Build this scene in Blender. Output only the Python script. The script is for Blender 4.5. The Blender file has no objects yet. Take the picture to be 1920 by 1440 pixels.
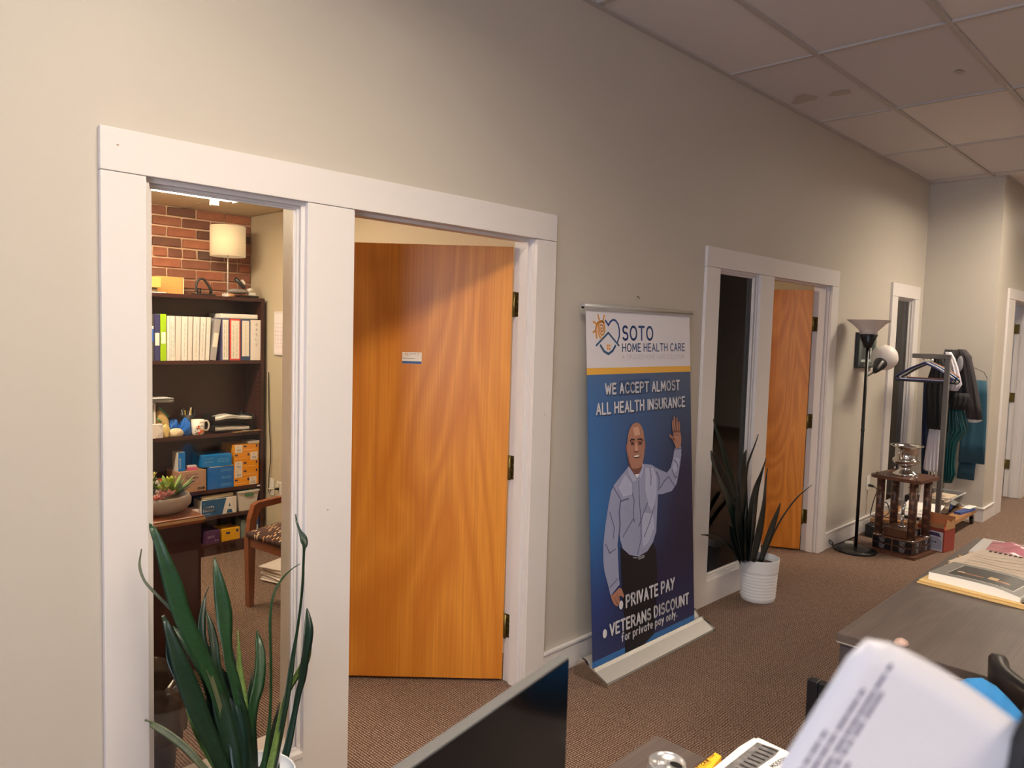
import bpy, bmesh, math, random
from mathutils import Matrix, Vector
random.seed(7)
sc = bpy.context.scene
COL = sc.collection
PI = math.pi

# ------------------------------------------------------------ camera, world, exposure
cd = bpy.data.cameras.new('camera'); cam = bpy.data.objects.new('camera', cd); COL.objects.link(cam)
cd.sensor_width = 36.0; cd.lens = 36.0*1409.9/1920.0; cd.clip_start = 0.05; cd.clip_end = 60
Rv = Vector((0.69983732, -0.71375626, 0.02792372)); Uv = Vector((0.0295903, 0.06802767, 0.99724453)); Fv = Vector((0.71368911, 0.69708267, -0.06872856))
mw = Matrix((Rv, Uv, -Fv)).transposed().to_4x4(); mw.translation = Vector((0, -2.28, 1.64388)); cam.matrix_world = mw
cd.dof.use_dof = True; cd.dof.focus_distance = 3.6; cd.dof.aperture_fstop = 7.5
sc.camera = cam
sc.view_settings.view_transform = 'Standard'; sc.view_settings.look = 'None'
sc.view_settings.gamma = 1.0; sc.view_settings.exposure = 0.0; sc.view_settings.use_curve_mapping = False
w = bpy.data.worlds.new('world'); sc.world = w; w.use_nodes = True
w.node_tree.nodes['Background'].inputs[0].default_value = (0.75, 0.85, 1.0, 1); w.node_tree.nodes['Background'].inputs[1].default_value = 0.9

L_TROFFER = 52.0     # strength of the fluorescent panels in the main room
L_OFFICE = 66.0      # strength of the strip light in the office
L_DAY = 130.0         # daylight coming in through the window of the left wall (W)
def area(name, loc, rot, sx, sy, power, col):
    l = bpy.data.lights.new(name, 'AREA'); l.shape = 'RECTANGLE'; l.size = sx; l.size_y = sy; l.energy = power; l.color = col
    o = bpy.data.objects.new(name, l); o.location = loc; o.rotation_euler = rot; COL.objects.link(o); return o
area('window_daylight', (-3.38, -3.0, 1.75), (0, -PI/2, 0), 1.5, 2.6, L_DAY, (0.80, 0.86, 1.0))

# ------------------------------------------------------------ materials
def lin(c):
    return tuple(((v/255.0)/12.92 if v/255.0 <= 0.04045 else ((v/255.0+0.055)/1.055)**2.4) for v in c[:3])+(1.0,)
MATS = {}
def new_mat(name):
    m = bpy.data.materials.new(name); m.use_nodes = True; nt = m.node_tree; return m, nt, nt.nodes['Principled BSDF']
def M(col, rough=0.55, met=0.0, var=0.0, vs=9.0, bump=0.0, bs=120.0, emit=0.0, stretch=None, alpha=1.0, spec=None, coat=0.0):
    """procedural material: base colour in sRGB 0-255 with optional noise variation and fine bump"""
    key = (tuple(col), rough, met, var, vs, bump, bs, emit, stretch, alpha, spec, coat)
    if key in MATS: return MATS[key]
    m, nt, b = new_mat('m_%d_%d_%d' % tuple(col)); N = nt.nodes; Lk = nt.links
    b.inputs['Base Color'].default_value = lin(col); b.inputs['Roughness'].default_value = rough; b.inputs['Metallic'].default_value = met
    if spec is not None: b.inputs['Specular IOR Level'].default_value = spec
    if coat: b.inputs['Coat Weight'].default_value = coat; b.inputs['Coat Roughness'].default_value = 0.15
    tc = N.new('ShaderNodeTexCoord'); src = tc.outputs['Object']
    if stretch:
        mp = N.new('ShaderNodeMapping'); mp.inputs['Scale'].default_value = stretch; Lk.new(src, mp.inputs[0]); src = mp.outputs[0]
    if var:
        n = N.new('ShaderNodeTexNoise'); n.inputs['Scale'].default_value = vs; n.inputs['Detail'].default_value = 5; Lk.new(src, n.inputs['Vector'])
        mx = N.new('ShaderNodeMix'); mx.data_type = 'RGBA'
        c = lin(col)
        mx.inputs[6].default_value = tuple(x*(1-var) for x in c[:3])+(1,); mx.inputs[7].default_value = tuple(min(1, x*(1+var)) for x in c[:3])+(1,)
        Lk.new(n.outputs['Fac'], mx.inputs[0]); Lk.new(mx.outputs[2], b.inputs['Base Color'])
    if bump:
        n2 = N.new('ShaderNodeTexNoise'); n2.inputs['Scale'].default_value = bs; n2.inputs['Detail'].default_value = 3; Lk.new(src, n2.inputs['Vector'])
        bp = N.new('ShaderNodeBump'); bp.inputs['Strength'].default_value = bump; bp.inputs['Distance'].default_value = 0.004
        Lk.new(n2.outputs['Fac'], bp.inputs['Height']); Lk.new(bp.outputs[0], b.inputs['Normal'])
    if emit:
        b.inputs['Emission Color'].default_value = lin(col); b.inputs['Emission Strength'].default_value = emit
    if alpha < 1:
        b.inputs['Alpha'].default_value = alpha
    MATS[key] = m; return m

WALL = M((192, 184, 174), 0.42, bump=0.06, bs=260, var=0.02, vs=2.5, spec=0.5)
WALL_TAN = M((196, 184, 160), 0.5, bump=0.05, bs=200)
TRIM = M((219, 213, 212), 0.38, bump=0.03, bs=150)
DARKWOOD = M((62, 32, 30), 0.32, var=0.25, vs=14, stretch=(1, 1, 12))
BLACK = M((17, 16, 18), 0.35)
BLACKPL = M((24, 24, 27), 0.5)
CHROME = M((205, 203, 198), 0.12, met=1.0)
ALU = M((178, 175, 172), 0.4, met=0.35, var=0.05, vs=30)
BRASS = M((128, 112, 66), 0.35, met=0.85, var=0.2, vs=60)
PAPER = M((236, 232, 228), 0.7)
WHITEPL = M((226, 224, 220), 0.45)
CARD = M((176, 134, 92), 0.8, var=0.08, vs=20)

def wood_mat(name, c1, c2, c3, axis='z', scale=1.0, rough=0.35):
    """veneer: cathedral figure from distorted bands stretched along the grain, plus fine pores"""
    m, nt, b = new_mat(name); N = nt.nodes; Lk = nt.links
    tc = N.new('ShaderNodeTexCoord'); mp = N.new('ShaderNodeMapping'); Lk.new(tc.outputs['Object'], mp.inputs[0])
    s = {'z': (1, 1, 0.2), 'x': (0.2, 1, 1), 'y': (1, 0.2, 1)}[axis]
    mp.inputs['Scale'].default_value = tuple(v*scale for v in s)
    n1 = N.new('ShaderNodeTexNoise'); n1.inputs['Scale'].default_value = 3.2; n1.inputs['Detail'].default_value = 1.5; n1.inputs['Distortion'].default_value = 0.5
    Lk.new(mp.outputs[0], n1.inputs['Vector'])
    mul = N.new('ShaderNodeMath'); mul.operation = 'MULTIPLY'; mul.inputs[1].default_value = 16; Lk.new(n1.outputs['Fac'], mul.inputs[0])
    fr = N.new('ShaderNodeMath'); fr.operation = 'PINGPONG'; fr.inputs[1].default_value = 1.0; Lk.new(mul.outputs[0], fr.inputs[0])
    r1 = N.new('ShaderNodeValToRGB'); r1.color_ramp.elements[0].color = lin(c1); r1.color_ramp.elements[1].color = lin(c2); Lk.new(fr.outputs[0], r1.inputs[0])
    mp2 = N.new('ShaderNodeMapping'); mp2.inputs['Scale'].default_value = tuple({1: 130*scale, 0.2: 1.6*scale}[v] for v in s); Lk.new(tc.outputs['Object'], mp2.inputs[0])
    n2 = N.new('ShaderNodeTexNoise'); n2.inputs['Scale'].default_value = 1.0; n2.inputs['Detail'].default_value = 3; Lk.new(mp2.outputs[0], n2.inputs['Vector'])
    r2 = N.new('ShaderNodeValToRGB'); r2.color_ramp.elements[0].position = 0.35; r2.color_ramp.elements[1].position = 0.62
    r2.color_ramp.elements[0].color = (0.75, 0.75, 0.75, 1); r2.color_ramp.elements[1].color = (0, 0, 0, 1); Lk.new(n2.outputs['Fac'], r2.inputs[0])
    mx = N.new('ShaderNodeMix'); mx.data_type = 'RGBA'; mx.inputs[7].default_value = lin(c3)
    ml = N.new('ShaderNodeMath'); ml.operation = 'MULTIPLY'; ml.inputs[1].default_value = 0.6; Lk.new(r2.outputs[0], ml.inputs[0])
    Lk.new(ml.outputs[0], mx.inputs[0]); Lk.new(r1.outputs[0], mx.inputs[6]); Lk.new(mx.outputs[2], b.inputs['Base Color'])
    b.inputs['Roughness'].default_value = rough
    return m
DOORWOOD = wood_mat('maple_veneer', (222, 146, 54), (200, 121, 40), (186, 108, 34))
DOORWOOD2 = wood_mat('oak_veneer', (226, 148, 58), (200, 122, 40), (176, 100, 32), scale=1.6)
DESKWOOD = wood_mat('grey_brown_laminate', (96, 84, 80), (84, 73, 70), (64, 56, 54), axis='x', rough=0.45, scale=1.4)
CHERRY = wood_mat('cherry_wood', (158, 92, 52), (140, 76, 42), (120, 62, 36), axis='x', rough=0.3, scale=2)
WALNUT = wood_mat('walnut', (104, 68, 52), (88, 56, 42), (66, 42, 34), axis='x', scale=3)
MAPLE_SH = wood_mat('maple_shelf', (186, 138, 92), (170, 122, 80), (150, 104, 66), axis='x', scale=2)

def carpet():
    m, nt, b = new_mat('loop_carpet'); N = nt.nodes; Lk = nt.links
    tc = N.new('ShaderNodeTexCoord'); sp = N.new('ShaderNodeSeparateXYZ')
    nz = N.new('ShaderNodeTexNoise'); nz.inputs['Scale'].default_value = 55; nz.inputs['Detail'].default_value = 2; Lk.new(tc.outputs['Object'], nz.inputs['Vector'])
    mxv = N.new('ShaderNodeMix'); mxv.data_type = 'RGBA'; mxv.blend_type = 'LINEAR_LIGHT'; mxv.inputs[0].default_value = 0.0028
    Lk.new(tc.outputs['Object'], mxv.inputs[6]); Lk.new(nz.outputs['Color'], mxv.inputs[7]); Lk.new(mxv.outputs[2], sp.inputs[0])
    def wave(out, pitch, ph=None):
        a = N.new('ShaderNodeMath'); a.operation = 'MULTIPLY'; a.inputs[1].default_value = 2*PI/pitch; Lk.new(out, a.inputs[0]); o = a.outputs[0]
        if ph is not None:
            ad = N.new('ShaderNodeMath'); ad.operation = 'ADD'; Lk.new(o, ad.inputs[0]); Lk.new(ph, ad.inputs[1]); o = ad.outputs[0]
        s = N.new('ShaderNodeMath'); s.operation = 'SINE'; Lk.new(o, s.inputs[0]); return s.outputs[0]
    rows = wave(sp.outputs[0], 0.0115)
    half = wave(sp.outputs[0], 0.023)
    loops = wave(sp.outputs[1], 0.0125, half)
    mr = N.new('ShaderNodeMapRange'); mr.inputs[1].default_value = -1; mr.inputs[2].default_value = 0.7; Lk.new(rows, mr.inputs[0])
    ml = N.new('ShaderNodeMapRange'); ml.inputs[1].default_value = -1; ml.inputs[2].default_value = 0.4; ml.inputs[3].default_value = 0.35; Lk.new(loops, ml.inputs[0])
    h = N.new('ShaderNodeMath'); h.operation = 'MULTIPLY'; Lk.new(mr.outputs[0], h.inputs[0]); Lk.new(ml.outputs[0], h.inputs[1])
    n3 = N.new('ShaderNodeTexNoise'); n3.inputs['Scale'].default_value = 190; n3.inputs['Detail'].default_value = 3; Lk.new(tc.outputs['Object'], n3.inputs['Vector'])
    ad = N.new('ShaderNodeMath'); ad.operation = 'MULTIPLY_ADD'; ad.inputs[1].default_value = 0.75; Lk.new(h.outputs[0], ad.inputs[0])
    n3s = N.new('ShaderNodeMapRange'); n3s.inputs[1].default_value = 0.3; n3s.inputs[2].default_value = 0.7; n3s.inputs[3].default_value = -0.12; n3s.inputs[4].default_value = 0.3; Lk.new(n3.outputs['Fac'], n3s.inputs[0]); Lk.new(n3s.outputs[0], ad.inputs[2])
    cr = N.new('ShaderNodeValToRGB'); e = cr.color_ramp.elements
    e[0].color = lin((62, 46, 41)); e[1].color = lin((178, 154, 138)); e[1].position = 0.95
    x = e.new(0.4); x.color = lin((116, 93, 82)); Lk.new(ad.outputs[0], cr.inputs[0])
    Lk.new(cr.outputs[0], b.inputs['Base Color']); b.inputs['Roughness'].default_value = 0.95; b.inputs['Specular IOR Level'].default_value = 0.1
    bp = N.new('ShaderNodeBump'); bp.inputs['Strength'].default_value = 0.7; bp.inputs['Distance'].default_value = 0.004
    Lk.new(h.outputs[0], bp.inputs['Height']); Lk.new(bp.outputs[0], b.inputs['Normal'])
    return m
CARPET = carpet()

def glass_mat(name, tint=(1, 1, 1)):
    m, nt, b = new_mat(name); N = nt.nodes; Lk = nt.links; N.remove(b)
    tr = N.new('ShaderNodeBsdfTransparent'); tr.inputs[0].default_value = tint+(1,); gl = N.new('ShaderNodeBsdfGlossy'); gl.inputs['Roughness'].default_value = 0.02
    fr = N.new('ShaderNodeFresnel'); fr.inputs[0].default_value = 1.5; mx = N.new('ShaderNodeMixShader')
    Lk.new(fr.outputs[0], mx.inputs[0]); Lk.new(tr.outputs[0], mx.inputs[1]); Lk.new(gl.outputs[0], mx.inputs[2]); Lk.new(mx.outputs[0], N['Material Output'].inputs[0])
    return m
GLASS = glass_mat('pane_glass'); GLASS_GREY = glass_mat('grey_pane_glass', (0.8, 0.78, 0.78))
BIN_PL = glass_mat('clear_plastic', (0.88, 0.9, 0.92))

def tile_mat():
    m, nt, b = new_mat('ceiling_tile'); N = nt.nodes; Lk = nt.links
    tc = N.new('ShaderNodeTexCoord'); n = N.new('ShaderNodeTexNoise'); n.inputs['Scale'].default_value = 160; n.inputs['Detail'].default_value = 2; Lk.new(tc.outputs['Object'], n.inputs['Vector'])
    bp = N.new('ShaderNodeBump'); bp.inputs['Strength'].default_value = 0.15; bp.inputs['Distance'].default_value = 0.004; Lk.new(n.outputs['Fac'], bp.inputs['Height']); Lk.new(bp.outputs[0], b.inputs['Normal'])
    oi = N.new('ShaderNodeObjectInfo'); cr = N.new('ShaderNodeValToRGB'); cr.color_ramp.elements[0].color = lin((206, 202, 206)); cr.color_ramp.elements[1].color = lin((224, 219, 217))
    Lk.new(oi.outputs['Random'], cr.inputs[0]); Lk.new(cr.outputs[0], b.inputs['Base Color']); b.inputs['Roughness'].default_value = 0.9
    return m
TILE = tile_mat()

def brick_mat():
    m, nt, b = new_mat('fired_brick'); N = nt.nodes; Lk = nt.links
    oi = N.new('ShaderNodeObjectInfo'); cr = N.new('ShaderNodeValToRGB'); e = cr.color_ramp.elements
    e[0].color = lin((124, 78, 62)); e[1].color = lin((182, 116, 84)); x = e.new(0.12); x.color = lin((100, 74, 62)); x = e.new(0.5); x.color = lin((166, 102, 76)); x = e.new(0.8); x.color = lin((146, 96, 74))
    Lk.new(oi.outputs['Random'], cr.inputs[0]); tc = N.new('ShaderNodeTexCoord')
    n = N.new('ShaderNodeTexNoise'); n.inputs['Scale'].default_value = 14; n.inputs['Detail'].default_value = 6; Lk.new(tc.outputs['Object'], n.inputs['Vector'])
    mx = N.new('ShaderNodeMix'); mx.data_type = 'RGBA'; mx.blend_type = 'MULTIPLY'; mx.inputs[0].default_value = 0.6
    r = N.new('ShaderNodeValToRGB'); r.color_ramp.elements[0].position = 0.3; r.color_ramp.elements[0].color = (0.5, 0.45, 0.42, 1); r.color_ramp.elements[1].position = 0.6; Lk.new(n.outputs['Fac'], r.inputs[0])
    Lk.new(cr.outputs[0], mx.inputs[6]); Lk.new(r.outputs[0], mx.inputs[7]); Lk.new(mx.outputs[2], b.inputs['Base Color']); b.inputs['Roughness'].default_value = 0.85
    bp = N.new('ShaderNodeBump'); bp.inputs['Strength'].default_value = 0.4; bp.inputs['Distance'].default_value = 0.004; Lk.new(n.outputs['Fac'], bp.inputs['Height']); Lk.new(bp.outputs[0], b.inputs['Normal'])
    return m
BRICK = brick_mat()

# ------------------------------------------------------------ geometry helpers
class G:
    """collects shapes in world coordinates (optionally through a matrix) for ONE mesh object"""
    def __init__(s, mtx=None): s.v = []; s.f = []; s.m = []; s.sm = []; s.mtx = mtx; s.cur = 0
    def add(s, vs, fs, smooth=False):
        b = len(s.v)
        for p in vs:
            p = Vector(p); s.v.append(s.mtx @ p if s.mtx else p)
        for f in fs: s.f.append(tuple(b+i for i in f)); s.m.append(s.cur); s.sm.append(smooth)
        return s
    def box(s, x0, x1, y0, y1, z0, z1, bev=0.0):
        if x0 > x1: x0, x1 = x1, x0
        if y0 > y1: y0, y1 = y1, y0
        if z0 > z1: z0, z1 = z1, z0
        if bev <= 0:
            v = [(x, y, z) for x in (x0, x1) for y in (y0, y1) for z in (z0, z1)]
            return s.add(v, [(0, 1, 3, 2), (4, 6, 7, 5), (0, 4, 5, 1), (2, 3, 7, 6), (0, 2, 6, 4), (1, 5, 7, 3)])
        bm = bmesh.new(); bmesh.ops.create_cube(bm, size=1)
        for q in bm.verts: q.co = Vector((x0+(q.co.x+.5)*(x1-x0), y0+(q.co.y+.5)*(y1-y0), z0+(q.co.z+.5)*(z1-z0)))
        bmesh.ops.bevel(bm, geom=bm.edges[:], offset=bev, segments=2, affect='EDGES', profile=0.5)
        bm.verts.index_update(); s.add([q.co for q in bm.verts], [[q.index for q in f.verts] for f in bm.faces]); bm.free(); return s
    def tube(s, pts, r, n=10, caps=True):
        P = [Vector(p) for p in pts]; rs = r if isinstance(r, (list, tuple)) else [r]*len(P)
        vs = []; fs = []; up = None
        for i, p in enumerate(P):
            t = (P[min(i+1, len(P)-1)]-P[max(i-1, 0)]).normalized()
            if up is None: up = Vector((0, 0, 1)) if abs(t.z) < 0.9 else Vector((1, 0, 0))
            a = t.cross(up)
            if a.length < 1e-4: a = t.cross(Vector((0, 1, 0)))
            a.normalize(); b = a.cross(t).normalized(); up = b
            for k in range(n): vs.append(p+rs[i]*(math.cos(2*PI*k/n)*a+math.sin(2*PI*k/n)*b))
        for i in range(len(P)-1):
            for k in range(n): fs.append((i*n+k, i*n+(k+1) % n, (i+1)*n+(k+1) % n, (i+1)*n+k))
        s.add(vs, fs, True)
        if caps: s.add(vs[:n], [tuple(range(n))[::-1]]); s.add(vs[-n:], [tuple(range(n))])
        return s
    def cyl(s, p0, p1, r, n=16): return s.tube([p0, p1], r, n)
    def lathe(s, c, prof, n=32, sx=1, sy=1):
        vs = []; fs = []
        for (r, z) in prof:
            for k in range(n): a = 2*PI*k/n; vs.append((c[0]+sx*r*math.cos(a), c[1]+sy*r*math.sin(a), c[2]+z))
        for i in range(len(prof)-1):
            for k in range(n): fs.append((i*n+k, i*n+(k+1) % n, (i+1)*n+(k+1) % n, (i+1)*n+k))
        return s.add(vs, fs, True)
    def prism(s, poly, fn, t, smooth=False):
        """poly of 2-D points mapped by fn(a, b, depth); extruded from depth 0 to t"""
        n = len(poly); v = [fn(a, b, 0) for a, b in poly]+[fn(a, b, t) for a, b in poly]
        return s.add(v, [tuple(range(n))[::-1], tuple(range(n, 2*n))]+[(i, (i+1) % n, n+(i+1) % n, n+i) for i in range(n)], smooth)
    def grid(s, rows, smooth=True, closed=False):
        n = len(rows[0]); v = [p for r in rows for p in r]; fs = []
        for i in range(len(rows)-1):
            for k in range(n if closed else n-1): fs.append((i*n+k, i*n+(k+1) % n, (i+1)*n+(k+1) % n, (i+1)*n+k))
        return s.add(v, fs, smooth)
    def ball(s, c, r, n=16, sq=(1, 1, 1)):
        rows = [[(c[0]+r*sq[0]*math.sin(PI*i/n)*math.cos(2*PI*k/n), c[1]+r*sq[1]*math.sin(PI*i/n)*math.sin(2*PI*k/n), c[2]+r*sq[2]*math.cos(PI*i/n)) for k in range(n)] for i in range(n+1)]
        return s.grid(rows, True, True)
    def obj(s, name, mats, parent=None, kind=None, fix=False):
        me = bpy.data.meshes.new(name); off = Vector((0, 0, 0))
        if parent is not None:
            off = parent.get('_o'); off = Vector(off)
        o = bpy.data.objects.new(name, me); COL.objects.link(o)
        if parent is None:
            # origin at the middle of the base
            mn = [min(p[i] for p in s.v) for i in range(3)]; mx = [max(p[i] for p in s.v) for i in range(3)]
            off = Vector(((mn[0]+mx[0])/2, (mn[1]+mx[1])/2, mn[2])); o.location = off; o['_o'] = tuple(off)
        else:
            o.parent = parent; o['_o'] = tuple(off)
        me.from_pydata([tuple(p-off) for p in s.v], [], s.f)
        if not isinstance(mats, (list, tuple)): mats = [mats]
        for m in mats: me.materials.append(m)
        me.polygons.foreach_set('material_index', s.m); me.polygons.foreach_set('use_smooth', s.sm)
        bm = bmesh.new(); bm.from_mesh(me)
        bmesh.ops.remove_doubles(bm, verts=bm.verts, dist=1e-6); bmesh.ops.recalc_face_normals(bm, faces=bm.faces); bm.to_mesh(me); bm.free()
        me.update()
        if kind: o['kind'] = kind
        return o

def thing(name, label, cat, loc, group=None):
    o = bpy.data.objects.new(name, None); COL.objects.link(o); o.location = loc; o['_o'] = tuple(loc)
    o.empty_display_size = 0.05
    o['label'] = label; o['category'] = cat
    if group: o['group'] = group
    return o
def tag(o, label, cat, group=None):
    o['label'] = label; o['category'] = cat
    if group: o['group'] = group
    return o
def struct(name, g, m, parent=None): 
    o = g.obj(name, m, parent)
    if parent is None: o['kind'] = 'structure'
    return o
def sroot(name, loc):
    o = bpy.data.objects.new(name, None); COL.objects.link(o); o.location = loc; o['_o'] = tuple(loc); o['kind'] = 'structure'; return o
def copy_part(o, delta, parent):
    c = o.copy(); COL.objects.link(c); c.parent = parent; c.location = Vector(o.location)+Vector(delta); return c
def rot(c, deg, ax='Z'):
    return Matrix.Translation(Vector(c)) @ Matrix.Rotation(math.radians(deg), 4, ax) @ Matrix.Translation(-Vector(c))

# single-stroke lettering drawn as flat ribbons
def arc(cx, cy, rx, ry, a0, a1, n=10):
    return [(cx+rx*math.cos(math.radians(a0+(a1-a0)*i/n)), cy+ry*math.sin(math.radians(a0+(a1-a0)*i/n))) for i in range(n+1)]
GL = {
 'A': [[(0, 0), (2, 6), (4, 0)], [(.8, 2), (3.2, 2)]], 'B': [[(0, 0), (0, 6)], [(0, 6), (2, 6)]+arc(2, 4.6, 1.4, 1.4, 90, -90)+[(0, 3.2)], [(2, 3.2)]+arc(2, 1.6, 1.7, 1.6, 90, -90)+[(0, 0)]],
 'C': [arc(2.4, 3, 2.3, 3, 50, 310, 14)], 'D': [[(0, 0), (0, 6), (1.2, 6)]+arc(1.2, 3, 2.6, 3, 90, -90, 12)+[(0, 0)]],
 'E': [[(3.2, 6), (0, 6), (0, 0), (3.3, 0)], [(0, 3.1), (2.8, 3.1)]], 'F': [[(3.2, 6), (0, 6), (0, 0)], [(0, 3.1), (2.7, 3.1)]],
 'G': [arc(2.4, 3, 2.3, 3, 50, 330, 14)+[(4.4, 2.7), (2.9, 2.7)]], 'H': [[(0, 0), (0, 6)], [(4, 0), (4, 6)], [(0, 3.1), (4, 3.1)]],
 'I': [[(.5, 0), (.5, 6)]], 'J': [[(2.6, 6), (2.6, 1.4)]+arc(1.4, 1.4, 1.2, 1.4, 0, -160)], 'K': [[(0, 0), (0, 6)], [(3.5, 6), (0, 2.7)], [(1.1, 3.7), (3.7, 0)]],
 'L': [[(0, 6), (0, 0), (3.2, 0)]], 'M': [[(0, 0), (.4, 6), (2.5, 1.6), (4.6, 6), (5, 0)]], 'N': [[(0, 0), (0, 6), (4, 0), (4, 6)]],
 'O': [arc(2.5, 3, 2.4, 3, 90, 450, 18)], 'P': [[(0, 0), (0, 6), (2, 6)]+arc(2, 4.4, 1.7, 1.6, 90, -90)+[(0, 2.8)]],
 'Q': [arc(2.5, 3, 2.4, 3, 90, 450, 18), [(3, 1.4), (4.8, -.4)]], 'R': [[(0, 0), (0, 6), (2, 6)]+arc(2, 4.5, 1.6, 1.5, 90, -90)+[(0, 3)], [(1.6, 3), (3.8, 0)]],
 'S': [arc(2, 4.5, 1.7, 1.5, 40, 250, 10)+arc(1.9, 1.55, 1.8, 1.55, 80, -150, 10)], 'T': [[(0, 6), (4, 6)], [(2, 6), (2, 0)]],
 'U': [[(0, 6), (0, 2)]+arc(2, 2, 2, 2, 180, 360, 10)+[(4, 6)]], 'V': [[(0, 6), (2, 0), (4, 6)]], 'W': [[(0, 6), (1.4, 0), (2.8, 4.6), (4.2, 0), (5.6, 6)]],
 'X': [[(0, 0), (3.8, 6)], [(0, 6), (3.8, 0)]], 'Y': [[(0, 6), (2, 3), (4, 6)], [(2, 3), (1.2, 0)]], 'Z': [[(0, 6), (3.8, 6), (0, 0), (3.8, 0)]],
 '0': [arc(1.9, 3, 1.8, 3, 90, 450, 14)], '1': [[(.2, 4.8), (1.4, 6), (1.4, 0)]], '.': [arc(.4, .3, .25, .25, 0, 360, 6)], '-': [[(0, 3), (2, 3)]],
 'a': [arc(1.6, 1.8, 1.5, 1.8, 60, 420, 12), [(3.1, 3.5), (3.2, 0)]], 'b': [[(0, 6), (0, 0)], arc(1.5, 1.8, 1.5, 1.8, 90, 450, 12)], 'c': [arc(1.6, 1.8, 1.5, 1.8, 50, 310, 10)],
 'd': [[(3, 6), (3, 0)], arc(1.5, 1.8, 1.5, 1.8, 90, 450, 12)], 'e': [[(.1, 1.9), (3, 1.9)]+arc(1.55, 1.8, 1.5, 1.8, 0, 300, 10)], 'f': [arc(2, 4.9, 1, 1.1, 30, 180, 6)+[(1, 0)], [(.1, 3.4), (2.3, 3.4)]],
 'h': [[(0, 6), (0, 0)], [(0, 2.4)]+arc(1.4, 2.2, 1.4, 1.4, 160, 0, 8)+[(2.8, 0)]], 'i': [[(.5, 0), (.5, 3.6)], arc(.5, 5, .2, .2, 0, 360, 6)], 'l': [[(.5, 0), (.5, 6)]],
 'n': [[(0, 3.6), (0, 0)], [(0, 2.2)]+arc(1.4, 2.2, 1.4, 1.4, 160, 0, 8)+[(2.8, 0)]], 'm': [[(0, 3.6), (0, 0)], arc(1, 2.2, 1, 1.4, 170, 0, 8)+[(2, 0)], arc(3, 2.2, 1, 1.4, 170, 0, 8)+[(4, 0)]],
 'o': [arc(1.6, 1.8, 1.5, 1.8, 90, 450, 12)], 'p': [[(0, 3.6), (0, -2)], arc(1.5, 1.8, 1.5, 1.8, 90, 450, 12)], 'r': [[(0, 3.6), (0, 0)], [(0, 2.2)]+arc(1.4, 2, 1.4, 1.6, 150, 60, 6)],
 's': [arc(1.3, 2.7, 1.1, .9, 50, 250, 8)+arc(1.2, .95, 1.2, .95, 80, -140, 8)], 't': [[(1.2, 5.2), (1.2, 0)], [(0, 3.5), (2.5, 3.5)]], 'u': [[(0, 3.6), (0, 1.4)]+arc(1.4, 1.4, 1.4, 1.4, 180, 360, 8)+[(2.8, 3.6)]],
 'v': [[(0, 3.6), (1.5, 0), (3, 3.6)]], 'w': [[(0, 3.6), (1, 0), (2, 3), (3, 0), (4, 3.6)]], 'y': [[(0, 3.6), (1.6, .2)], [(3, 3.6), (.8, -2)]],
}
def text_w(s):
    w_ = 0
    for ch in s:
        if ch == ' ': w_ += 2.6; continue
        w_ += max(p[0] for st in GL[ch] for p in st)+1.9
    return w_-1.9
def stroke(g, pts, hw, fn):
    pts = [Vector((p[0], p[1])) for p in pts]
    for a, b in zip(pts, pts[1:]):
        d = b-a
        if d.length < 1e-6: continue
        n = Vector((-d.y, d.x)).normalized()*hw
        g.add([fn(*(a+n)), fn(*(a-n)), fn(*(b-n)), fn(*(b+n))], [(0, 1, 2, 3)])
    for p in pts: g.add([fn(p.x+hw*math.cos(2*PI*k/8), p.y+hw*math.sin(2*PI*k/8)) for k in range(8)], [tuple(range(8))])
def write(g, s, fn, h, thick=0.5, width=None, slope=0.0):
    """fn maps local (u, v) in metres, text baseline-left at (0, 0), cap height h"""
    k = h/6.0; kx = (width/text_w(s)) if width else k; x = 0
    for ch in s:
        if ch == ' ': x += 2.6; continue
        for st in GL[ch]:
            stroke(g, [((x+p[0])*kx, p[1]*k) for p in st], thick*k/2, lambda u, v: fn(u, v+slope*u))
        x += max(p[0] for st in GL[ch] for p in st)+1.9
    return g
def face_x(x0, y, z0):      # writing plane facing -y, u along +x
    return lambda u, v: (x0+u, y, z0+v)
def fakelines(g, fn, w, h, n, rnd=None):
    """rows of short dashes standing for print too small to read"""
    for i in range(n):
        y = h-(i+.5)*h/n; x = 0
        while x < w:
            l = random.uniform(.06, .2)*w; x1 = min(w, x+l)
            g.add([fn(x, y-.18*h/n), fn(x1, y-.18*h/n), fn(x1, y+.18*h/n), fn(x, y+.18*h/n)], [(0, 1, 2, 3)]); x = x1+.04*w
def cat(pts, n=6):
    """Catmull-Rom through tuples"""
    P = [Vector(p) for p in pts]; P = [2*P[0]-P[1]]+P+[2*P[-1]-P[-2]]; o = []
    for i in range(1, len(P)-2):
        for k in range(n):
            t = k/n; a, b, c, d = P[i-1:i+3]
            o.append(.5*((2*b)+(c-a)*t+(2*a-5*b+4*c-d)*t*t+(3*b-a-3*c+d)*t**3))
    o.append(P[-2]); return o

# ============================================================ THE SETTING
CZ = 3.18
floor_ = struct('floor', G().box(-3.6, 12.8, -6.1, 3.3, -0.06, 0), CARPET)
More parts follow.
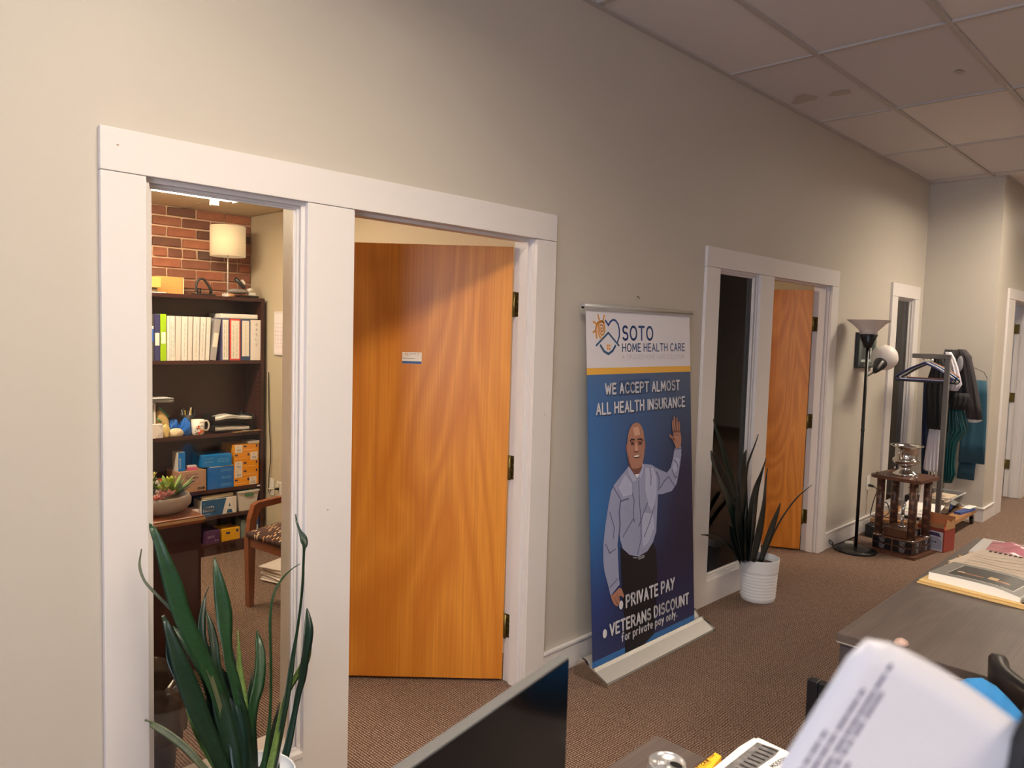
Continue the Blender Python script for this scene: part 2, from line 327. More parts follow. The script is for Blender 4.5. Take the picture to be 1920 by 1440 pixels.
# main wall with its three glazed door frames; openings left free
OW = [(0.819, 1.335, 2.06), (4.088, 4.61, 2.06), (7.263, 7.748, 2.065)]     # sidelights
OD = [(1.52, 2.471, 2.05), (4.80, 5.775, 2.06)]                            # doorways
WY0, WY1 = 0.02, 0.14
g = G()
g.box(-3.6, 0.70, WY0, WY1, 0, CZ); g.box(0.70, 2.60, WY0, WY1, 2.12, CZ)
g.box(0.70, 0.80, WY0, WY1, 0, 2.12); g.box(0.80, 1.36, WY0, WY1, 0, 0.10); g.box(1.36, 1.50, WY0, WY1, 0, 2.12)
g.box(2.49, 3.93, WY0, WY1, 0, 2.12); g.box(2.60, 3.93, WY0, WY1, 2.12, CZ)
g.box(3.93, 4.07, WY0, WY1, 0, 2.12); g.box(3.93, 5.90, WY0, WY1, 2.12, CZ); g.box(4.07, 4.63, WY0, WY1, 0, 0.10); g.box(4.63, 4.78, WY0, WY1, 0, 2.12)
g.box(5.795, 7.24, WY0, WY1, 0, 2.12); g.box(5.90, 7.24, WY0, WY1, 2.12, CZ)
g.box(7.24, 7.77, WY0, WY1, 0, 0.10); g.box(7.24, 7.77, WY0, WY1, 2.12, CZ); g.box(7.77, 8.04, WY0, WY1, 0, CZ)
struct('wall_back', g, WALL)
struct('wall_return', G().box(8.04, 8.16, -0.60, WY1, 0, CZ), WALL)
g = G(); g.box(8.161, 8.68, -0.60, -0.46, 0, CZ); g.box(8.68, 9.64, -0.60, -0.46, 2.1, CZ); g.box(9.64, 12.8, -0.60, -0.46, 0, CZ)
struct('wall_far_corridor', g, WALL)
struct('wall_end', G().box(12.8, 12.9, -6.1, 3.3, 0, CZ), WALL)
struct('wall_front', G().box(-3.6, 12.8, -6.2, -6.1, 0, CZ), WALL)
g = G(); g.box(-3.7, -3.6, -6.1, -4.4, 0, CZ); g.box(-3.7, -3.6, -1.6, 3.3, 0, CZ); g.box(-3.7, -3.6, -4.4, -1.6, 0, 0.9); g.box(-3.7, -3.6, -4.4, -1.6, 2.6, CZ)
struct('wall_left', g, WALL)
win4 = sroot('window_4', (-3.6, -3.0, 0.9))
struct('window_frame', G().box(-3.64, -3.56, -4.4, -1.6, 0.9, 0.96).box(-3.64, -3.56, -4.4, -1.6, 2.54, 2.6).box(-3.64, -3.56, -4.4, -4.34, .96, 2.54).box(-3.64, -3.56, -1.66, -1.6, .96, 2.54).box(-3.64, -3.56, -3.03, -2.97, .96, 2.54), TRIM, win4)
struct('pane', G().box(-3.61, -3.60, -4.34, -3.03, .96, 2.54).box(-3.61, -3.60, -2.97, -1.66, .96, 2.54), GLASS, win4)

# suspended ceiling: slab, grid bars and lay-in tiles of their own
ceil = struct('ceiling', G().box(-3.7, 12.9, -6.2, 0.02, CZ+0.16, CZ+0.24), M((170, 165, 162), 0.9))
GX = [4.09+1.262*k for k in range(-7, 8)]; GY = [-0.51-0.64*k for k in range(0, 9)]
g = G()
for x in GX: g.box(x-.012, x+.012, -6.1, 0.02, CZ-.004, CZ+.02)
for y in GY: g.box(-3.6, 12.8, y-.012, y+.012, CZ-.0045, CZ+.02)
g.box(-3.6, 8.04, -.012, 0.02, CZ-.006, CZ+.02); g.box(8.02, 8.04, -.6, 0, CZ-.006, CZ+.02); g.box(8.04, 12.8, -.622, -.6, CZ-.006, CZ+.02)
struct('ceiling_grid', g, M((182, 176, 174), 0.5), ceil)
TROF = [(0.304, -1.79), (0.304, -4.35), (6.614, -1.79), (6.614, -4.35), (10.4, -1.79)]
TLAB = ['recessed troffer nearest the wall above the office window', 'recessed troffer above the near desk side of the room', 'recessed troffer beyond the main desk, nearer the wall', 'recessed troffer beyond the main desk, farther from the wall', 'recessed troffer in the corridor']
tile0 = None
for ix in range(-1, len(GX)):
    xa = (GX[ix] if ix >= 0 else -3.6)+.012; xb = (GX[ix+1] if ix+1 < len(GX) else 12.8)-.012
    if xb-xa < 0.08: continue
    for iy in range(-1, len(GY)):
        yb = (GY[iy] if iy >= 0 else 0.0)-.012; ya = (GY[iy+1] if iy+1 < len(GY) else -6.1)+.012
        if yb-ya < 0.08 or (xa > 8.0 and yb > -.5): continue
        if any(abs(xa-.012-tx) < .05 and abs(ya-.012-ty) < .05 for tx, ty in TROF): continue
        full = abs(xb-xa-1.238) < .01 and abs(yb-ya-.616) < .01 and (xa > 8.0 or iy >= 0)
        dz = random.uniform(0, .004)
        if full and tile0 is not None:
            c = tile0.copy(); COL.objects.link(c); c.location = tile0.location+Vector((xa-t0[0], ya-t0[1], dz))
        else:
            x1 = xb; gg = G().box(xa, x1, ya, yb, CZ+.004, CZ+.02, 0.002); c = gg.obj('ceiling_tile', TILE, ceil)
            if full: tile0 = c; t0 = (xa, ya)
# water stains and scuffs: real marks on the tiles
st = G(); 
for poly in ([(4.838, -0.035, 3.174), (4.717, -0.117, 3.174), (4.689, -0.184, 3.174), (4.754, -0.196, 3.174), (4.793, -0.228, 3.174), (4.848, -0.191, 3.174), (4.854, -0.127, 3.174), (4.874, -0.062, 3.174)], [(4.826, -0.268, 3.174), (4.758, -0.335, 3.174), (4.778, -0.424, 3.174), (4.862, -0.412, 3.174), (4.861, -0.327, 3.174)], [(4.839, -0.972, 3.174), (4.824, -1.008, 3.174), (4.868, -1.034, 3.174), (4.894, -0.996, 3.174)]):
    st.add([(p[0], p[1], CZ+.0015) for p in poly], [tuple(range(len(poly)))])
st.obj('water_stain', M((186, 176, 172), 0.9), ceil)
LOUV = M((120, 118, 116), .6)
EM_T = M((255, 238, 212), 0.5, emit=L_TROFFER)
for i, (tx, ty) in enumerate(TROF):
    cl = thing('ceiling_light', TLAB[i], 'ceiling light', (tx+.631, ty+.32, CZ-.004), 'recessed troffers in the ceiling')
    g = G()
    g.box(tx+.014, tx+.020, ty+.014, ty+.626, CZ, CZ+.13); g.box(tx+1.242, tx+1.248, ty+.014, ty+.626, CZ, CZ+.13); g.box(tx+.020, tx+1.242, ty+.014, ty+.020, CZ, CZ+.13); g.box(tx+.020, tx+1.242, ty+.620, ty+.626, CZ, CZ+.13); g.box(tx+.014, tx+1.248, ty+.014, ty+.626, CZ+.13, CZ+.15)
    g.obj('housing', LOUV, cl)
    for q in (1, 2): G().box(tx+.020+.407*q-.002, tx+.020+.407*q+.002, ty+.0205, ty+.6195, CZ+.002, CZ+.115).obj('louver_blade', LOUV, cl)
    G().box(tx+.0205, tx+1.2415, ty+.32-.002, ty+.32+.002, CZ+.002, CZ+.03).obj('louver_blade', LOUV, cl)
    G().box(tx+.05, tx+1.212, ty+.05, ty+.59, CZ+.118, CZ+.128).obj('diffuser', EM_T, cl)

# baseboards
def bboard(name, x0, x1, y, s=-1):
    g = G(); g.box(x0, x1, y, y+s*.014, 0, .118); g.box(x0, x1, y, y+s*.02, .118, .132, .003); return struct(name, g, TRIM)
bboard('baseboard_back_left', -3.6, .694, .02); bboard('baseboard_back_middle', 2.605, 3.925, .02); bboard('baseboard_back_right', 5.908, 7.11, .02)
g = G(); g.box(8.026, 8.04, -.614, .0, 0, .118); g.box(8.02, 8.04, -.62, .0, .118, .132, .003); struct('baseboard_return', g, TRIM)
bboard('baseboard_corridor', 8.04, 8.43, -.60)
bboard('baseboard_corridor_far', 9.79, 12.8, -.60)

def frame(idx, tx0, tx1, win, door, apron=True):
    """white casing round a sidelight and a doorway, with jamb linings and glazing stops"""
    r = sroot('trim_%d' % idx, (tx0, 0.0, 0))
    top = 2.178; y0, y1 = 0.0, 0.0195
    ot = 2.06
    G().box(tx0, tx1, y0, y1, ot, top, .002).obj('head_casing', TRIM, r)
    G().box(tx0, win[0], y0, y1, 0, ot-.002, .002).obj('side_casing', TRIM, r)
    G().box(win[1], door[0] if door else tx1, y0, y1, 0, ot-.002, .002).obj('mullion_casing' if door else 'side_casing', TRIM, r)
    if door: G().box(door[1], tx1, y0, y1, 0, ot-.002, .002).obj('side_casing', TRIM, r)
    sz = 0.15
    G().box(win[0], win[1], y0+.002, y1, 0, sz-.02).obj('apron_panel', TRIM, r)
    G().box(win[0], win[1], y0+.0, 0.045, sz-.02, sz, .002).obj('sill_nosing', TRIM, r)
    # window jamb lining
    g = G(); g.box(win[0]-.019, win[0], .02, .165, sz, ot); g.box(win[1], win[1]+.019, .02, .165, sz, ot); g.box(win[0]-.019, win[1]+.019, .02, .165, ot, ot+.019); g.box(win[0], win[1], .045, .19, .1, sz)
    g.obj('window_lining', TRIM, r)
    # moulded glazing stops in front of the glass
    g = G(); 
    for (a, b, d) in ((.0, .012, .014), (.022, .035, .022), (.035, .047, .028)):
        ya, yb = .020+a*.6, .020+b*.6
        g.box(win[0], win[0]+d, ya, yb, sz, ot); g.box(win[1]-d, win[1], ya, yb, sz, ot)
        g.box(win[0]+d, win[1]-d, ya, yb, ot-d, ot); g.box(win[0]+d, win[1]-d, ya, yb, sz, sz+d)
    g.obj('glazing_stop', TRIM, r)
    # inner stops behind the glass
    g = G(); g.box(win[0], win[0]+.02, .058, .075, sz, ot); g.box(win[1]-.02, win[1], .058, .075, sz, ot); g.box(win[0]+.02, win[1]-.02, .058, .075, ot-.02, ot); g.box(win[0]+.02, win[1]-.02, .058, .075, sz, sz+.02)
    g.obj('inner_stop', TRIM, r)
    if door:
        g = G(); g.box(door[0]-.018, door[0], .02, .14, 0, ot); g.box(door[1], door[1]+.018, .02, .14, 0, ot); g.box(door[0]-.018, door[1]+.018, .02, .14, ot, ot+.018)
        g.obj('door_jamb', TRIM, r)
        g = G(); g.box(door[1]-.012, door[1], .045, .095, 0, ot); g.box(door[0], door[0]+.012, .045, .095, 0, ot); g.box(door[0]+.012, door[1]-.012, .045, .095, ot-.012, ot)
        g.box(door[1]-.004, door[1], .022, .030, 0, ot)
        g.obj('door_stop', TRIM, r)
    wn = sroot('window_%d' % idx, ((win[0]+win[1])/2, .0525, sz))
    G().box(win[0]+.001, win[1]-.001, .0495, .0555, sz+.001, ot-.001).obj('pane', GLASS if idx == 1 else GLASS_GREY, wn)
    return r
f1 = frame(1, 0.698, 2.601, OW[0], OD[0]); f2 = frame(2, 3.93, 5.904, OW[1], OD[1]); f3 = frame(3, 7.115, 7.885, OW[2], None)
# chipped paint and small marks on the first frame
g = G()
for p in ((1.62, 1.10), (2.55, 1.27), (1.42, 1.0), (.74, 2.13)): g.box(p[0], p[0]+.006, -.0006, 0, p[1], p[1]+.003)
g.obj('paint_chip', M((150, 120, 95), .8), f1)

# doors: leaf, hinges
def door(idx, hx, hy, ang, mat, length=.86, h=2.015):
    r = sroot('door_%d' % idx, (hx, hy, 0.012))
    mt = Matrix.Translation((hx, hy, 0)) @ Matrix.Rotation(math.radians(180-ang), 4, 'Z')
    o = G(mt).box(0, length, -.044, 0, .014, .014+h, .0015).obj('leaf', mat, r)
    for z in (1.77, 1.02, .27):
        g = G(); g.box(OD[idx-1][1]-.002, OD[idx-1][1]+.0005, .098, .138, z-.055, z+.055); g.cyl((hx+.004, hy-.008, z-.057), (hx+.004, hy-.008, z+.057), .0065, 10)
        g.mtx = mt; g.box(-.002, .0005, -.040, -.002, z-.055, z+.055)
        hg = g.obj('hinge', BRASS, r)
        s = G()
        for dz in (-.04, -.013, .013, .04): s.cyl((OD[idx-1][1]-.002, .108+.012*((dz > 0) ^ (abs(dz) < .02)), z+dz), (OD[idx-1][1]-.0035, .108+.012*((dz > 0) ^ (abs(dz) < .02)), z+dz), .004, 8)
        s.obj('screw', M((210, 190, 120), .3, met=1), hg)
    # lever handle near the free edge
    for s_, y_ in ((1, 0), (-1, -.044)):
        g = G(mt); g.cyl((length-.045, y_, .98), (length-.045, y_+.008*s_, .98), .027, 16); g.cyl((length-.045, y_+.008*s_, .98), (length-.045, y_+.036*s_, .98), .012, 10); g.ball((length-.045, y_+.05*s_, .98), .026, 14, (1, .75, 1)); g.obj('knob', BRASS, r)
    return r, mt
d1, d1m = door(1, 2.452, 0.128, 45, DOORWOOD)
d2, d2m = door(2, 5.735, 0.128, 62, DOORWOOD2)

# far corridor doorway with its white casing, brass hinges and open white door
r4 = sroot('trim_4', (8.43, -.6, 0))
G().box(8.43, 9.78, -.62, -.6005, 2.094, 2.195, .002).obj('head_casing', TRIM, r4)
G().box(8.43, 8.70, -.62, -.6005, 0, 2.092, .002).obj('side_casing', TRIM, r4)
G().box(9.62, 9.78, -.62, -.6005, 0, 2.092, .002).obj('side_casing', TRIM, r4)
g = G(); g.box(8.681, 8.70, -.60, -.455, 0, 2.094); g.box(9.62, 9.639, -.60, -.455, 0, 2.094); g.box(8.70, 9.62, -.60, -.455, 2.081, 2.094); g.box(9.608, 9.62, -.55, -.51, 0, 2.08); g.obj('door_jamb', TRIM, r4)
d3 = sroot('door_3', (9.61, -.45, .01))
G().box(9.555, 9.60, -.452, .40, .012, 2.07, .002).obj('leaf', WHITEPL, d3)
for z in (1.83, 1.09, .36): G().box(9.6065, 9.6085, -.50, -.455, z-.05, z+.05).cyl((9.607, -.455, z-.052), (9.607, -.455, z+.052), .007, 8).obj('hinge', BRASS, d3)

# ---------------- office behind the first frame
OZ = 2.452
cof = struct('ceiling_office', G().box(-1.0, 2.80, .141, 3.4, OZ+.02, OZ+.08), M((170, 160, 145), .9))
g = G()
for x in (-.25, .97, 2.19): g.box(x-.012, x+.012, .142, 3.15, OZ-.002, OZ+.018)
for y in (.75, 1.36, 1.97, 2.58): g.box(-.98, 2.70, y-.012, y+.012, OZ-.0025, OZ+.018)
g.obj('ceiling_grid', M((188, 176, 156), .6), cof)
OT = M((206, 192, 168), .9, bump=.12, bs=160)
xs = [-.98, -.25, .97, 2.19, 2.70]; ys = [.142, .75, 1.36, 1.97, 2.58, 3.15]
for a, b in zip(xs, xs[1:]):
    for c_, d_ in zip(ys, ys[1:]): G().box(a+.013, b-.013, c_+.013, d_-.013, OZ+.001, OZ+.015, .002).obj('ceiling_tile', OT, cof)
struct('wall_office_right', G().box(2.70, 2.80, .141, 3.15, 0, OZ+.02), WALL_TAN)
struct('wall_office_left', G().box(-1.1, -1.0, .141, 3.4, 0, OZ+.02), WALL_TAN)
bw = struct('wall_office_rear', G().box(-1.0, 2.80, 3.16, 3.4, 0, OZ+.02), M((228, 194, 164), .95, bump=.5, bs=60, var=.12, vs=20))
g = G().box(2.683, 2.699, .142, 2.80, 0, .10); struct('baseboard_office', g, TRIM)
# bricks, one by one, proud of the mortar
protos = []
for k in range(4):
    bm = bmesh.new(); bmesh.ops.create_cube(bm, size=1)
    L = .191 if k < 3 else .088
    for v in bm.verts: v.co = Vector((v.co.x*L+random.uniform(-.003, .003), v.co.y*.022, v.co.z*.0585+random.uniform(-.002, .002)))
    bmesh.ops.bevel(bm, geom=bm.edges[:], offset=.004, segments=1, affect='EDGES')
    me = bpy.data.meshes.new('brick'); bm.to_mesh(me); bm.free(); me.materials.append(BRICK); protos.append(me)
def brick(x, z, k):
    o = bpy.data.objects.new('brick', protos[k]); COL.objects.link(o); o.parent = bw; o.location = Vector((x, 3.153+random.uniform(-.002, .002), z))-Vector(bw['_o']); o.rotation_euler = (0, random.uniform(-.006, .006), 0)
row = 0; z = OZ-.033
while z > .03:
    header = (row % 6 == 4); zz = z
    pitch = .102 if header else .206
    x = 2.70-pitch/2-(pitch/2 if row % 2 else 0)-.0
    if not header and row % 2: brick(2.65, zz, 3)
    while x > .75:
        if not (zz < 1.7 and x > 1.85) : brick(x, zz, 3 if header else random.randrange(3))
        x -= pitch
    z -= .0715; row += 1
# strip light
sl = thing('strip_light', 'long surface-mounted fluorescent strip on the office ceiling', 'ceiling light', (.95, 2.2, OZ-.06))
G().box(-.29, 2.15, 2.13, 2.29, OZ-.02, OZ-.0005).obj('housing', WHITEPL, sl)
G().box(-.27, 2.13, 2.14, 2.28, OZ-.055, OZ-.02, .006).obj('diffuser', M((255, 234, 198), .5, emit=L_OFFICE), sl)
G().box(2.15, 2.165, 2.13, 2.29, OZ-.058, OZ-.0005).obj('end_cap', WHITEPL, sl)
G().box(2.02, 2.06, 2.2805, 2.32, OZ-.085, OZ-.04).obj('bracket', WHITEPL, sl)

# ---------------- office behind the second frame, room behind the third
g = G(); g.box(3.0, 3.1, .141, 3.4, 0, 2.6); g.box(6.2, 6.3, .141, 3.4, 0, 2.6); g.box(3.1, 6.2, 3.3, 3.4, 0, 2.6); struct('wall_office_middle', g, WALL_TAN)
struct('ceiling_office_middle', G().box(3.0, 6.3, .141, 3.4, 2.6, 2.66), OT)
g = G(); g.box(9.0, 9.1, .141, 2.4, 0, 2.6); g.box(6.32, 9.0, 2.3, 2.4, 0, 2.6); struct('wall_office_end', g, WALL_TAN)
struct('ceiling_office_end', G().box(6.31, 9.1, .141, 2.4, 2.6, 2.66), OT)
cl = thing('ceiling_light', 'square warm ceiling light of the second office', 'ceiling light', (4.0, 1.5, 2.53))
G().box(3.7, 4.3, 1.2, 1.8, 2.56, 2.5995).obj('housing', WHITEPL, cl); G().box(3.73, 4.27, 1.23, 1.77, 2.535, 2.56, .008).obj('diffuser', M((255, 226, 190), .5, emit=40.0), cl)

# ============================================================ BOOKCASE AND WHAT IS ON IT
FY = 2.88
bk = thing('bookcase', 'tall dark mahogany bookcase against the brick wall, crammed with binders and boxes', 'bookcase', (2.2, 3.0, 0))
G().box(1.72, 1.745, FY-.005, 3.135, 0, 1.812).obj('side_panel', DARKWOOD, bk); G().box(2.645, 2.67, FY-.005, 3.135, 0, 1.812).obj('side_panel', DARKWOOD, bk)
G().box(1.72, 2.67, FY-.01, 3.135, 1.8125, 1.838, .003).obj('top_panel', DARKWOOD, bk); G().box(1.7455, 2.6445, 3.125, 3.134, .10, 1.812).obj('back_panel', DARKWOOD, bk)
SH = [.085, .285, .475, .870, 1.388]
for z in SH: G().box(1.7455, 2.6445, FY, 3.1245, z-.025, z, .002).obj('shelf', DARKWOOD, bk)
G().box(1.7455, 2.6445, FY+.01, FY+.03, 0, .0595).obj('kick_board', DARKWOOD, bk)
g = G()
for k in range(14):
    for y in (FY+.04, 3.08): g.cyl((2.6447, y, .95+.032*k), (2.6435, y, .95+.032*k), .0028, 8)
o = g.obj('peg_holes', M((180, 160, 150), .6), bk); o['kind'] = 'stuff'

def binder(bx, z, col, label, depth=.22, tilt=0, strip=None, text=None, y=FY+.004, lines=0):
    x0, x1, z0, z1 = bx; z0 = z+abs(math.sin(math.radians(tilt)))*(x1-x0)/2
    mt = rot(((x0+x1)/2, y, z), tilt, 'Y') if tilt else None
    r = thing('ring_binder', label, 'binder', ((x0+x1)/2, y, z), 'ring binders on the second shelf')
    m = M(col, .45)
    G(mt).box(x0, x1, y, y+.003, z0+.0005, z1, .001).obj('spine', m, r)
    G(mt).box(x0, x0+.003, y+.003, y+depth, z0+.0005, z1).obj('cover', m, r); G(mt).box(x1-.003, x1, y+.003, y+depth, z0+.0005, z1).obj('cover', m, r)
    G(mt).box(x0+.0032, x1-.0032, y+.006, y+depth-.01, z0+.006, z1-.012).obj('pages', PAPER, r)
    if strip:
        a, b = strip; w_ = x1-x0
        G(mt).box(x0+.12*w_, x1-.12*w_, y-.0012, y-.0001, z0+a*(z1-z0), z0+b*(z1-z0)).obj('spine_label', M((236, 228, 216), .6), r)
    if text or lines:
        g = G(mt); h = z1-z0
        if text: 
            for i, ch in enumerate(text): write(g, ch, face_x((x0+x1)/2-.006, y-.002, z0+h*(.86-.125*i)), .016, .7)
        for i in range(lines):
            xx = x0+(x1-x0)*(i+1)/(lines+1); fakelines(g, lambda u, v, xx=xx: (xx+v-.003, y-.002, z0+.08*h+u), .78*h, .0042, 1)
        g.obj('lettering', M((50, 46, 60), .6), r)
    return r
BS = 1.388
binder((1.862, 1.896, 1.402, 1.696), BS, (78, 76, 72), 'dark grey binder with blue and white sticker, leftmost on the second shelf')
g = G().box((1.87, 2.883, 1.619)[0], (1.892, 2.883, 1.619)[0], 2.8825, 2.8835, (1.88, 2.883, 1.511)[2], (1.88, 2.883, 1.619)[2]); 
lb = G(); a = (1.868, 1.893, 1.514, 1.619); lb.box(a[0], a[1], 2.8828, 2.8838, a[2]+.035, a[3]); lb.cur = 1; lb.box(a[0], a[1], 2.8826, 2.8838, a[2], a[2]+.085)
tag(lb.obj('spine_sticker', [PAPER, M((48, 104, 200), .5)]), 'blue and white sticker on the dark grey binder spine', 'sticker')
binder((1.899, 1.935, 1.401, 1.697), BS, (58, 58, 104), 'navy blue binder with a small cream label beside the lime binder', strip=(.33, .6))
binder((1.938, 1.975, 1.401, 1.699), BS, (158, 200, 22), 'lime green binder with a white label on its spine', strip=(.37, .62))
WB = (232, 226, 220)
for px0, px1, lab, ln, tl in ((312.3, 317, 'thinnest white binder, right beside the lime green one', 0, 0), (317.4, 325.8, 'white binder with coloured lines on its spine, second right of the lime one', 2, 0),
      (326.4, 336.5, 'plain cream white binder just left of the first lettered white one', 0, 1.0), (337.2, 348.6, 'white binder with a long line of print, left of a plain spine', 1, .8), (349.2, 357.6, 'plain white binder with a seam low on its spine', 0, 1.0)):
    pass
def wb(px0, px1, lab, ln, tl, col=WB, top=590.5):
    x0 = WX(px0); x1 = WX(px1); binder((x0, x1, BS, WZ(top)), BS, col, lab, tilt=tl, lines=ln)
def WX(px): return 1.8546+(px-278.5)*(2.6585-1.8546)/(494-278.5)
def WZ(py): return 1.388+(674-py)*0.00360
wb(312.3, 316.8, 'thinnest white binder, right beside the lime green one', 0, 0)
wb(317.4, 325.8, 'white binder with faint coloured spine lines, second right of the lime one', 2, 0)
wb(326.4, 336.0, 'plain cream white binder just left of the first one with a line of print', 0, 1.0, (222, 212, 206))
wb(337.2, 347.6, 'white binder with one long line of print between two plain spines', 1, 1.0)
wb(349.0, 356.4, 'plain white binder with nothing on its spine, in the middle of the white row', 0, 1.0, (224, 214, 208))
wb(358.2, 369.0, 'white binder with one line of print, left of the two-line one', 1, 1.5)
wb(370.6, 380.0, 'white binder with print, directly left of the last white one', 1, 2.0)
wb(381.6, 388.4, 'last white binder of the row, touching the leaning grey one', 0, 2.6)
binder((WX(390), WX(401), BS, WZ(592.5)), BS, (170, 166, 168), 'grey binder leaning to the right beside an empty gap', tilt=7.5, strip=(.32, .66))
binder((WX(412.5), WX(427), BS, WZ(592)), BS, (92, 92, 138), 'white-faced blue-edged binder with two print lines, just right of the gap', strip=(.02, .97), lines=2)
binder((WX(428.3), WX(449.5), BS, WZ(592)), BS, (206, 66, 60), 'red binder with a cream spine sheet', strip=(.04, .96), lines=2)
binder((WX(450.3), WX(469.2), BS, WZ(592.5)), BS, (50, 72, 112), 'dark blue binder with a cream spine sheet', strip=(.1, .97), lines=1)
binder((WX(470), WX(493.6), BS, WZ(593)), BS, (238, 230, 226), 'wide white binder lettered down its spine at the right end', text='OASIS')
zt = WZ(592)+.001
r = thing('ring_binder', 'white binder lying flat across the tops of the standing ones', 'binder', (2.5, 2.95, zt), 'ring binders on the second shelf')
G().box(WX(413), WX(487), 2.90, 3.10, zt, zt+.034, .004).obj('cover', WHITEPL, r); G().box(WX(413)+.01, WX(487)-.006, 2.898, 2.90, zt+.006, zt+.028).obj('pages', PAPER, r)

# on top of the bookcase
TZ = 1.8385
def tbox(name, label, cat, b, z, d, mat, y=FY+.01, bev=.002, group=None, mtx=None):
    o = G(mtx).box(b[0], b[1], y, y+d, z, z+(b[3]-b[2]), bev).obj(name, mat); return tag(o, label, cat, group)
wt = G().box(1.80, WX(312), 2.90, 3.10, TZ, TZ+.006).obj('paper_pad', PAPER); tag(wt, 'thin white pad under the yellow box on the bookcase', 'pad')
eb = thing('storage_box', 'yellow cardboard box with a lifted lid at the left of the bookcase top', 'box', (1.88, 2.95, TZ+.0065))
G().box(1.80, WX(299), 2.92, 3.05, TZ+.0065, TZ+.034, .002).obj('body', M((120, 96, 60), .7), eb)
G().box(1.79, WX(304), 2.90, 3.06, TZ+.0345, TZ+.104, .003).obj('lid', M((226, 180, 96), .7), eb)
fb = thing('file_box', 'orange manila file box standing on the bookcase top', 'box', (2.05, 3.0, TZ))
G().box(WX(305), WX(353), 3.0, 3.11, TZ+.0005, TZ+.118, .006).obj('body', M((224, 164, 92), .7, var=.04), fb); G().box(WX(353)+.0005, WX(353)+.008, 3.0, 3.11, TZ+.0005, TZ+.118, .002).obj('edge_flap', M((236, 214, 168), .7), fb)
hp = thing('hole_punch', 'black arched three-hole punch on the bookcase top', 'hole punch', (2.24, 2.95, TZ))
G().box(WX(364), WX(404), 2.90, 2.97, TZ+.0005, TZ+.012, .004).obj('base_plate', M((60, 58, 58), .35, met=.4), hp)
A = [(WX(371), 2.94, TZ+.02), (WX(371), 2.94, TZ+.07), (WX(375), 2.94, TZ+.105), (WX(384), 2.94, TZ+.112), (WX(392), 2.94, TZ+.08), (WX(399), 2.94, TZ+.035), (WX(400), 2.94, TZ+.016)]
G().tube(cat(A), .009, 10).obj('handle', M((48, 46, 46), .35), hp)
for x in (WX(373), WX(378), WX(396)): G().cyl((x, 2.935, TZ+.0125), (x, 2.935, TZ+.05), .006, 10).obj('punch_head', BLACK, hp)
lp = thing('table_lamp', 'white drum-shade table lamp on the bookcase, left of the grey stapler', 'lamp', ((2.434, 2.98, 1.857)[0], 2.98, TZ))
lx = (2.442, 2.98, 1.857)[0]
G().box(lx-.03, lx+.03, 2.95, 3.01, TZ+.0005, TZ+.024, .003).obj('base', WHITEPL, lp); G().cyl((lx, 2.98, TZ+.024), (lx, 2.98, 2.30), .0045, 10).obj('stem', WHITEPL, lp)
SHADE = M((238, 216, 176), .8, emit=.32)
cx, cz0, cz1 = lx+.0, (2.434, 2.98, 2.126)[2], (2.433, 2.98, 2.34)[2]
G().lathe((cx, 2.98, cz0), [(.118, 0), (.121, 0), (.121, cz1-cz0), (.118, cz1-cz0), (.118, 0)], 40).obj('shade', SHADE, lp)
g = G()
for a in (0, 2*PI/3, 4*PI/3): g.cyl((cx, 2.98, cz1-.02), (cx+.118*math.cos(a), 2.98+.118*math.sin(a), cz1-.02), .002, 6)
g.cyl((cx, 2.98, cz1-.03), (cx, 2.98, cz1+.0), .006, 8); g.obj('shade_spider', CHROME, lp)
tag(G().lathe((WX(439)+.005, 2.965, TZ+.0005), [(.0, 0), (.028, 0), (.028, .022), (.02, .022), (.02, .004), (0, .004)], 24).obj('tape_roll', M((186, 140, 92), .5)), 'tan roll of tape beside the lamp base', 'tape')
sp = thing('desk_stapler', 'grey heavy-duty stapler with a raised black handle on the bookcase top', 'stapler', (2.52, 2.95, TZ))
G().box(WX(452), WX(490), 2.91, 2.99, TZ+.0005, TZ+.016, .004).obj('base', BLACK, sp)
G().ball((WX(452), 2.95, TZ+.043), .05, 16, (1.55, .6, .38)).obj('body', M((138, 130, 128), .4), sp)
G().tube([(WX(472), 2.95, TZ+.048), (WX(482), 2.95, TZ+.065)], [.018, .012], 12).box(WX(474), WX(486), 2.925, 2.975, TZ+.0165, TZ+.038, .004).obj('pivot', M((214, 208, 202), .4), sp)
G(rot((WX(470), 2.95, TZ+.07), -48, 'Y').inverted()).box(WX(452), WX(462), 2.935, 2.965, TZ+.066, TZ+.086, .004).obj('latch', M((210, 200, 192), .4), sp)
G().tube([(WX(465), 2.95, TZ+.07), (WX(462), 2.95, TZ+.085), (WX(447), 2.95, TZ+.135)], [.013, .016, .014], 10).obj('handle', M((44, 40, 40), .4), sp)

# third shelf
Z3 = .8705
def WZ3(py): return .8705+(815-py)*.00372
pp = thing('document_pile', 'untidy white sheets heaped on the striped box', 'papers', (1.92, 2.96, WZ3(753)))
for k in range(4):
    a = rot((1.92, 2.98, 0), random.uniform(-8, 8)); G(a).grid([[(x, y, WZ3(752)+.004+.008*k+(.05-.01*k)*max(0, (1.98-x))**1.2) for y in (2.90, 3.09)] for x in (1.78, 1.86, 1.94, 2.03)]).grid([[(x, y, WZ3(752)+.0025+.008*k+(.05-.01*k)*max(0, (1.98-x))**1.2) for y in (2.90, 3.09)] for x in (1.78, 1.86, 1.94, 2.03)]).obj('sheet', PAPER, pp)
sb = thing('striped_box', 'tall white box with grey stripes at the left of the third shelf', 'box', (1.86, 2.98, Z3))
G().box(1.79, WX(297), 2.935, 3.08, Z3, WZ3(753), .002).obj('body', M((232, 228, 222), .6), sb)
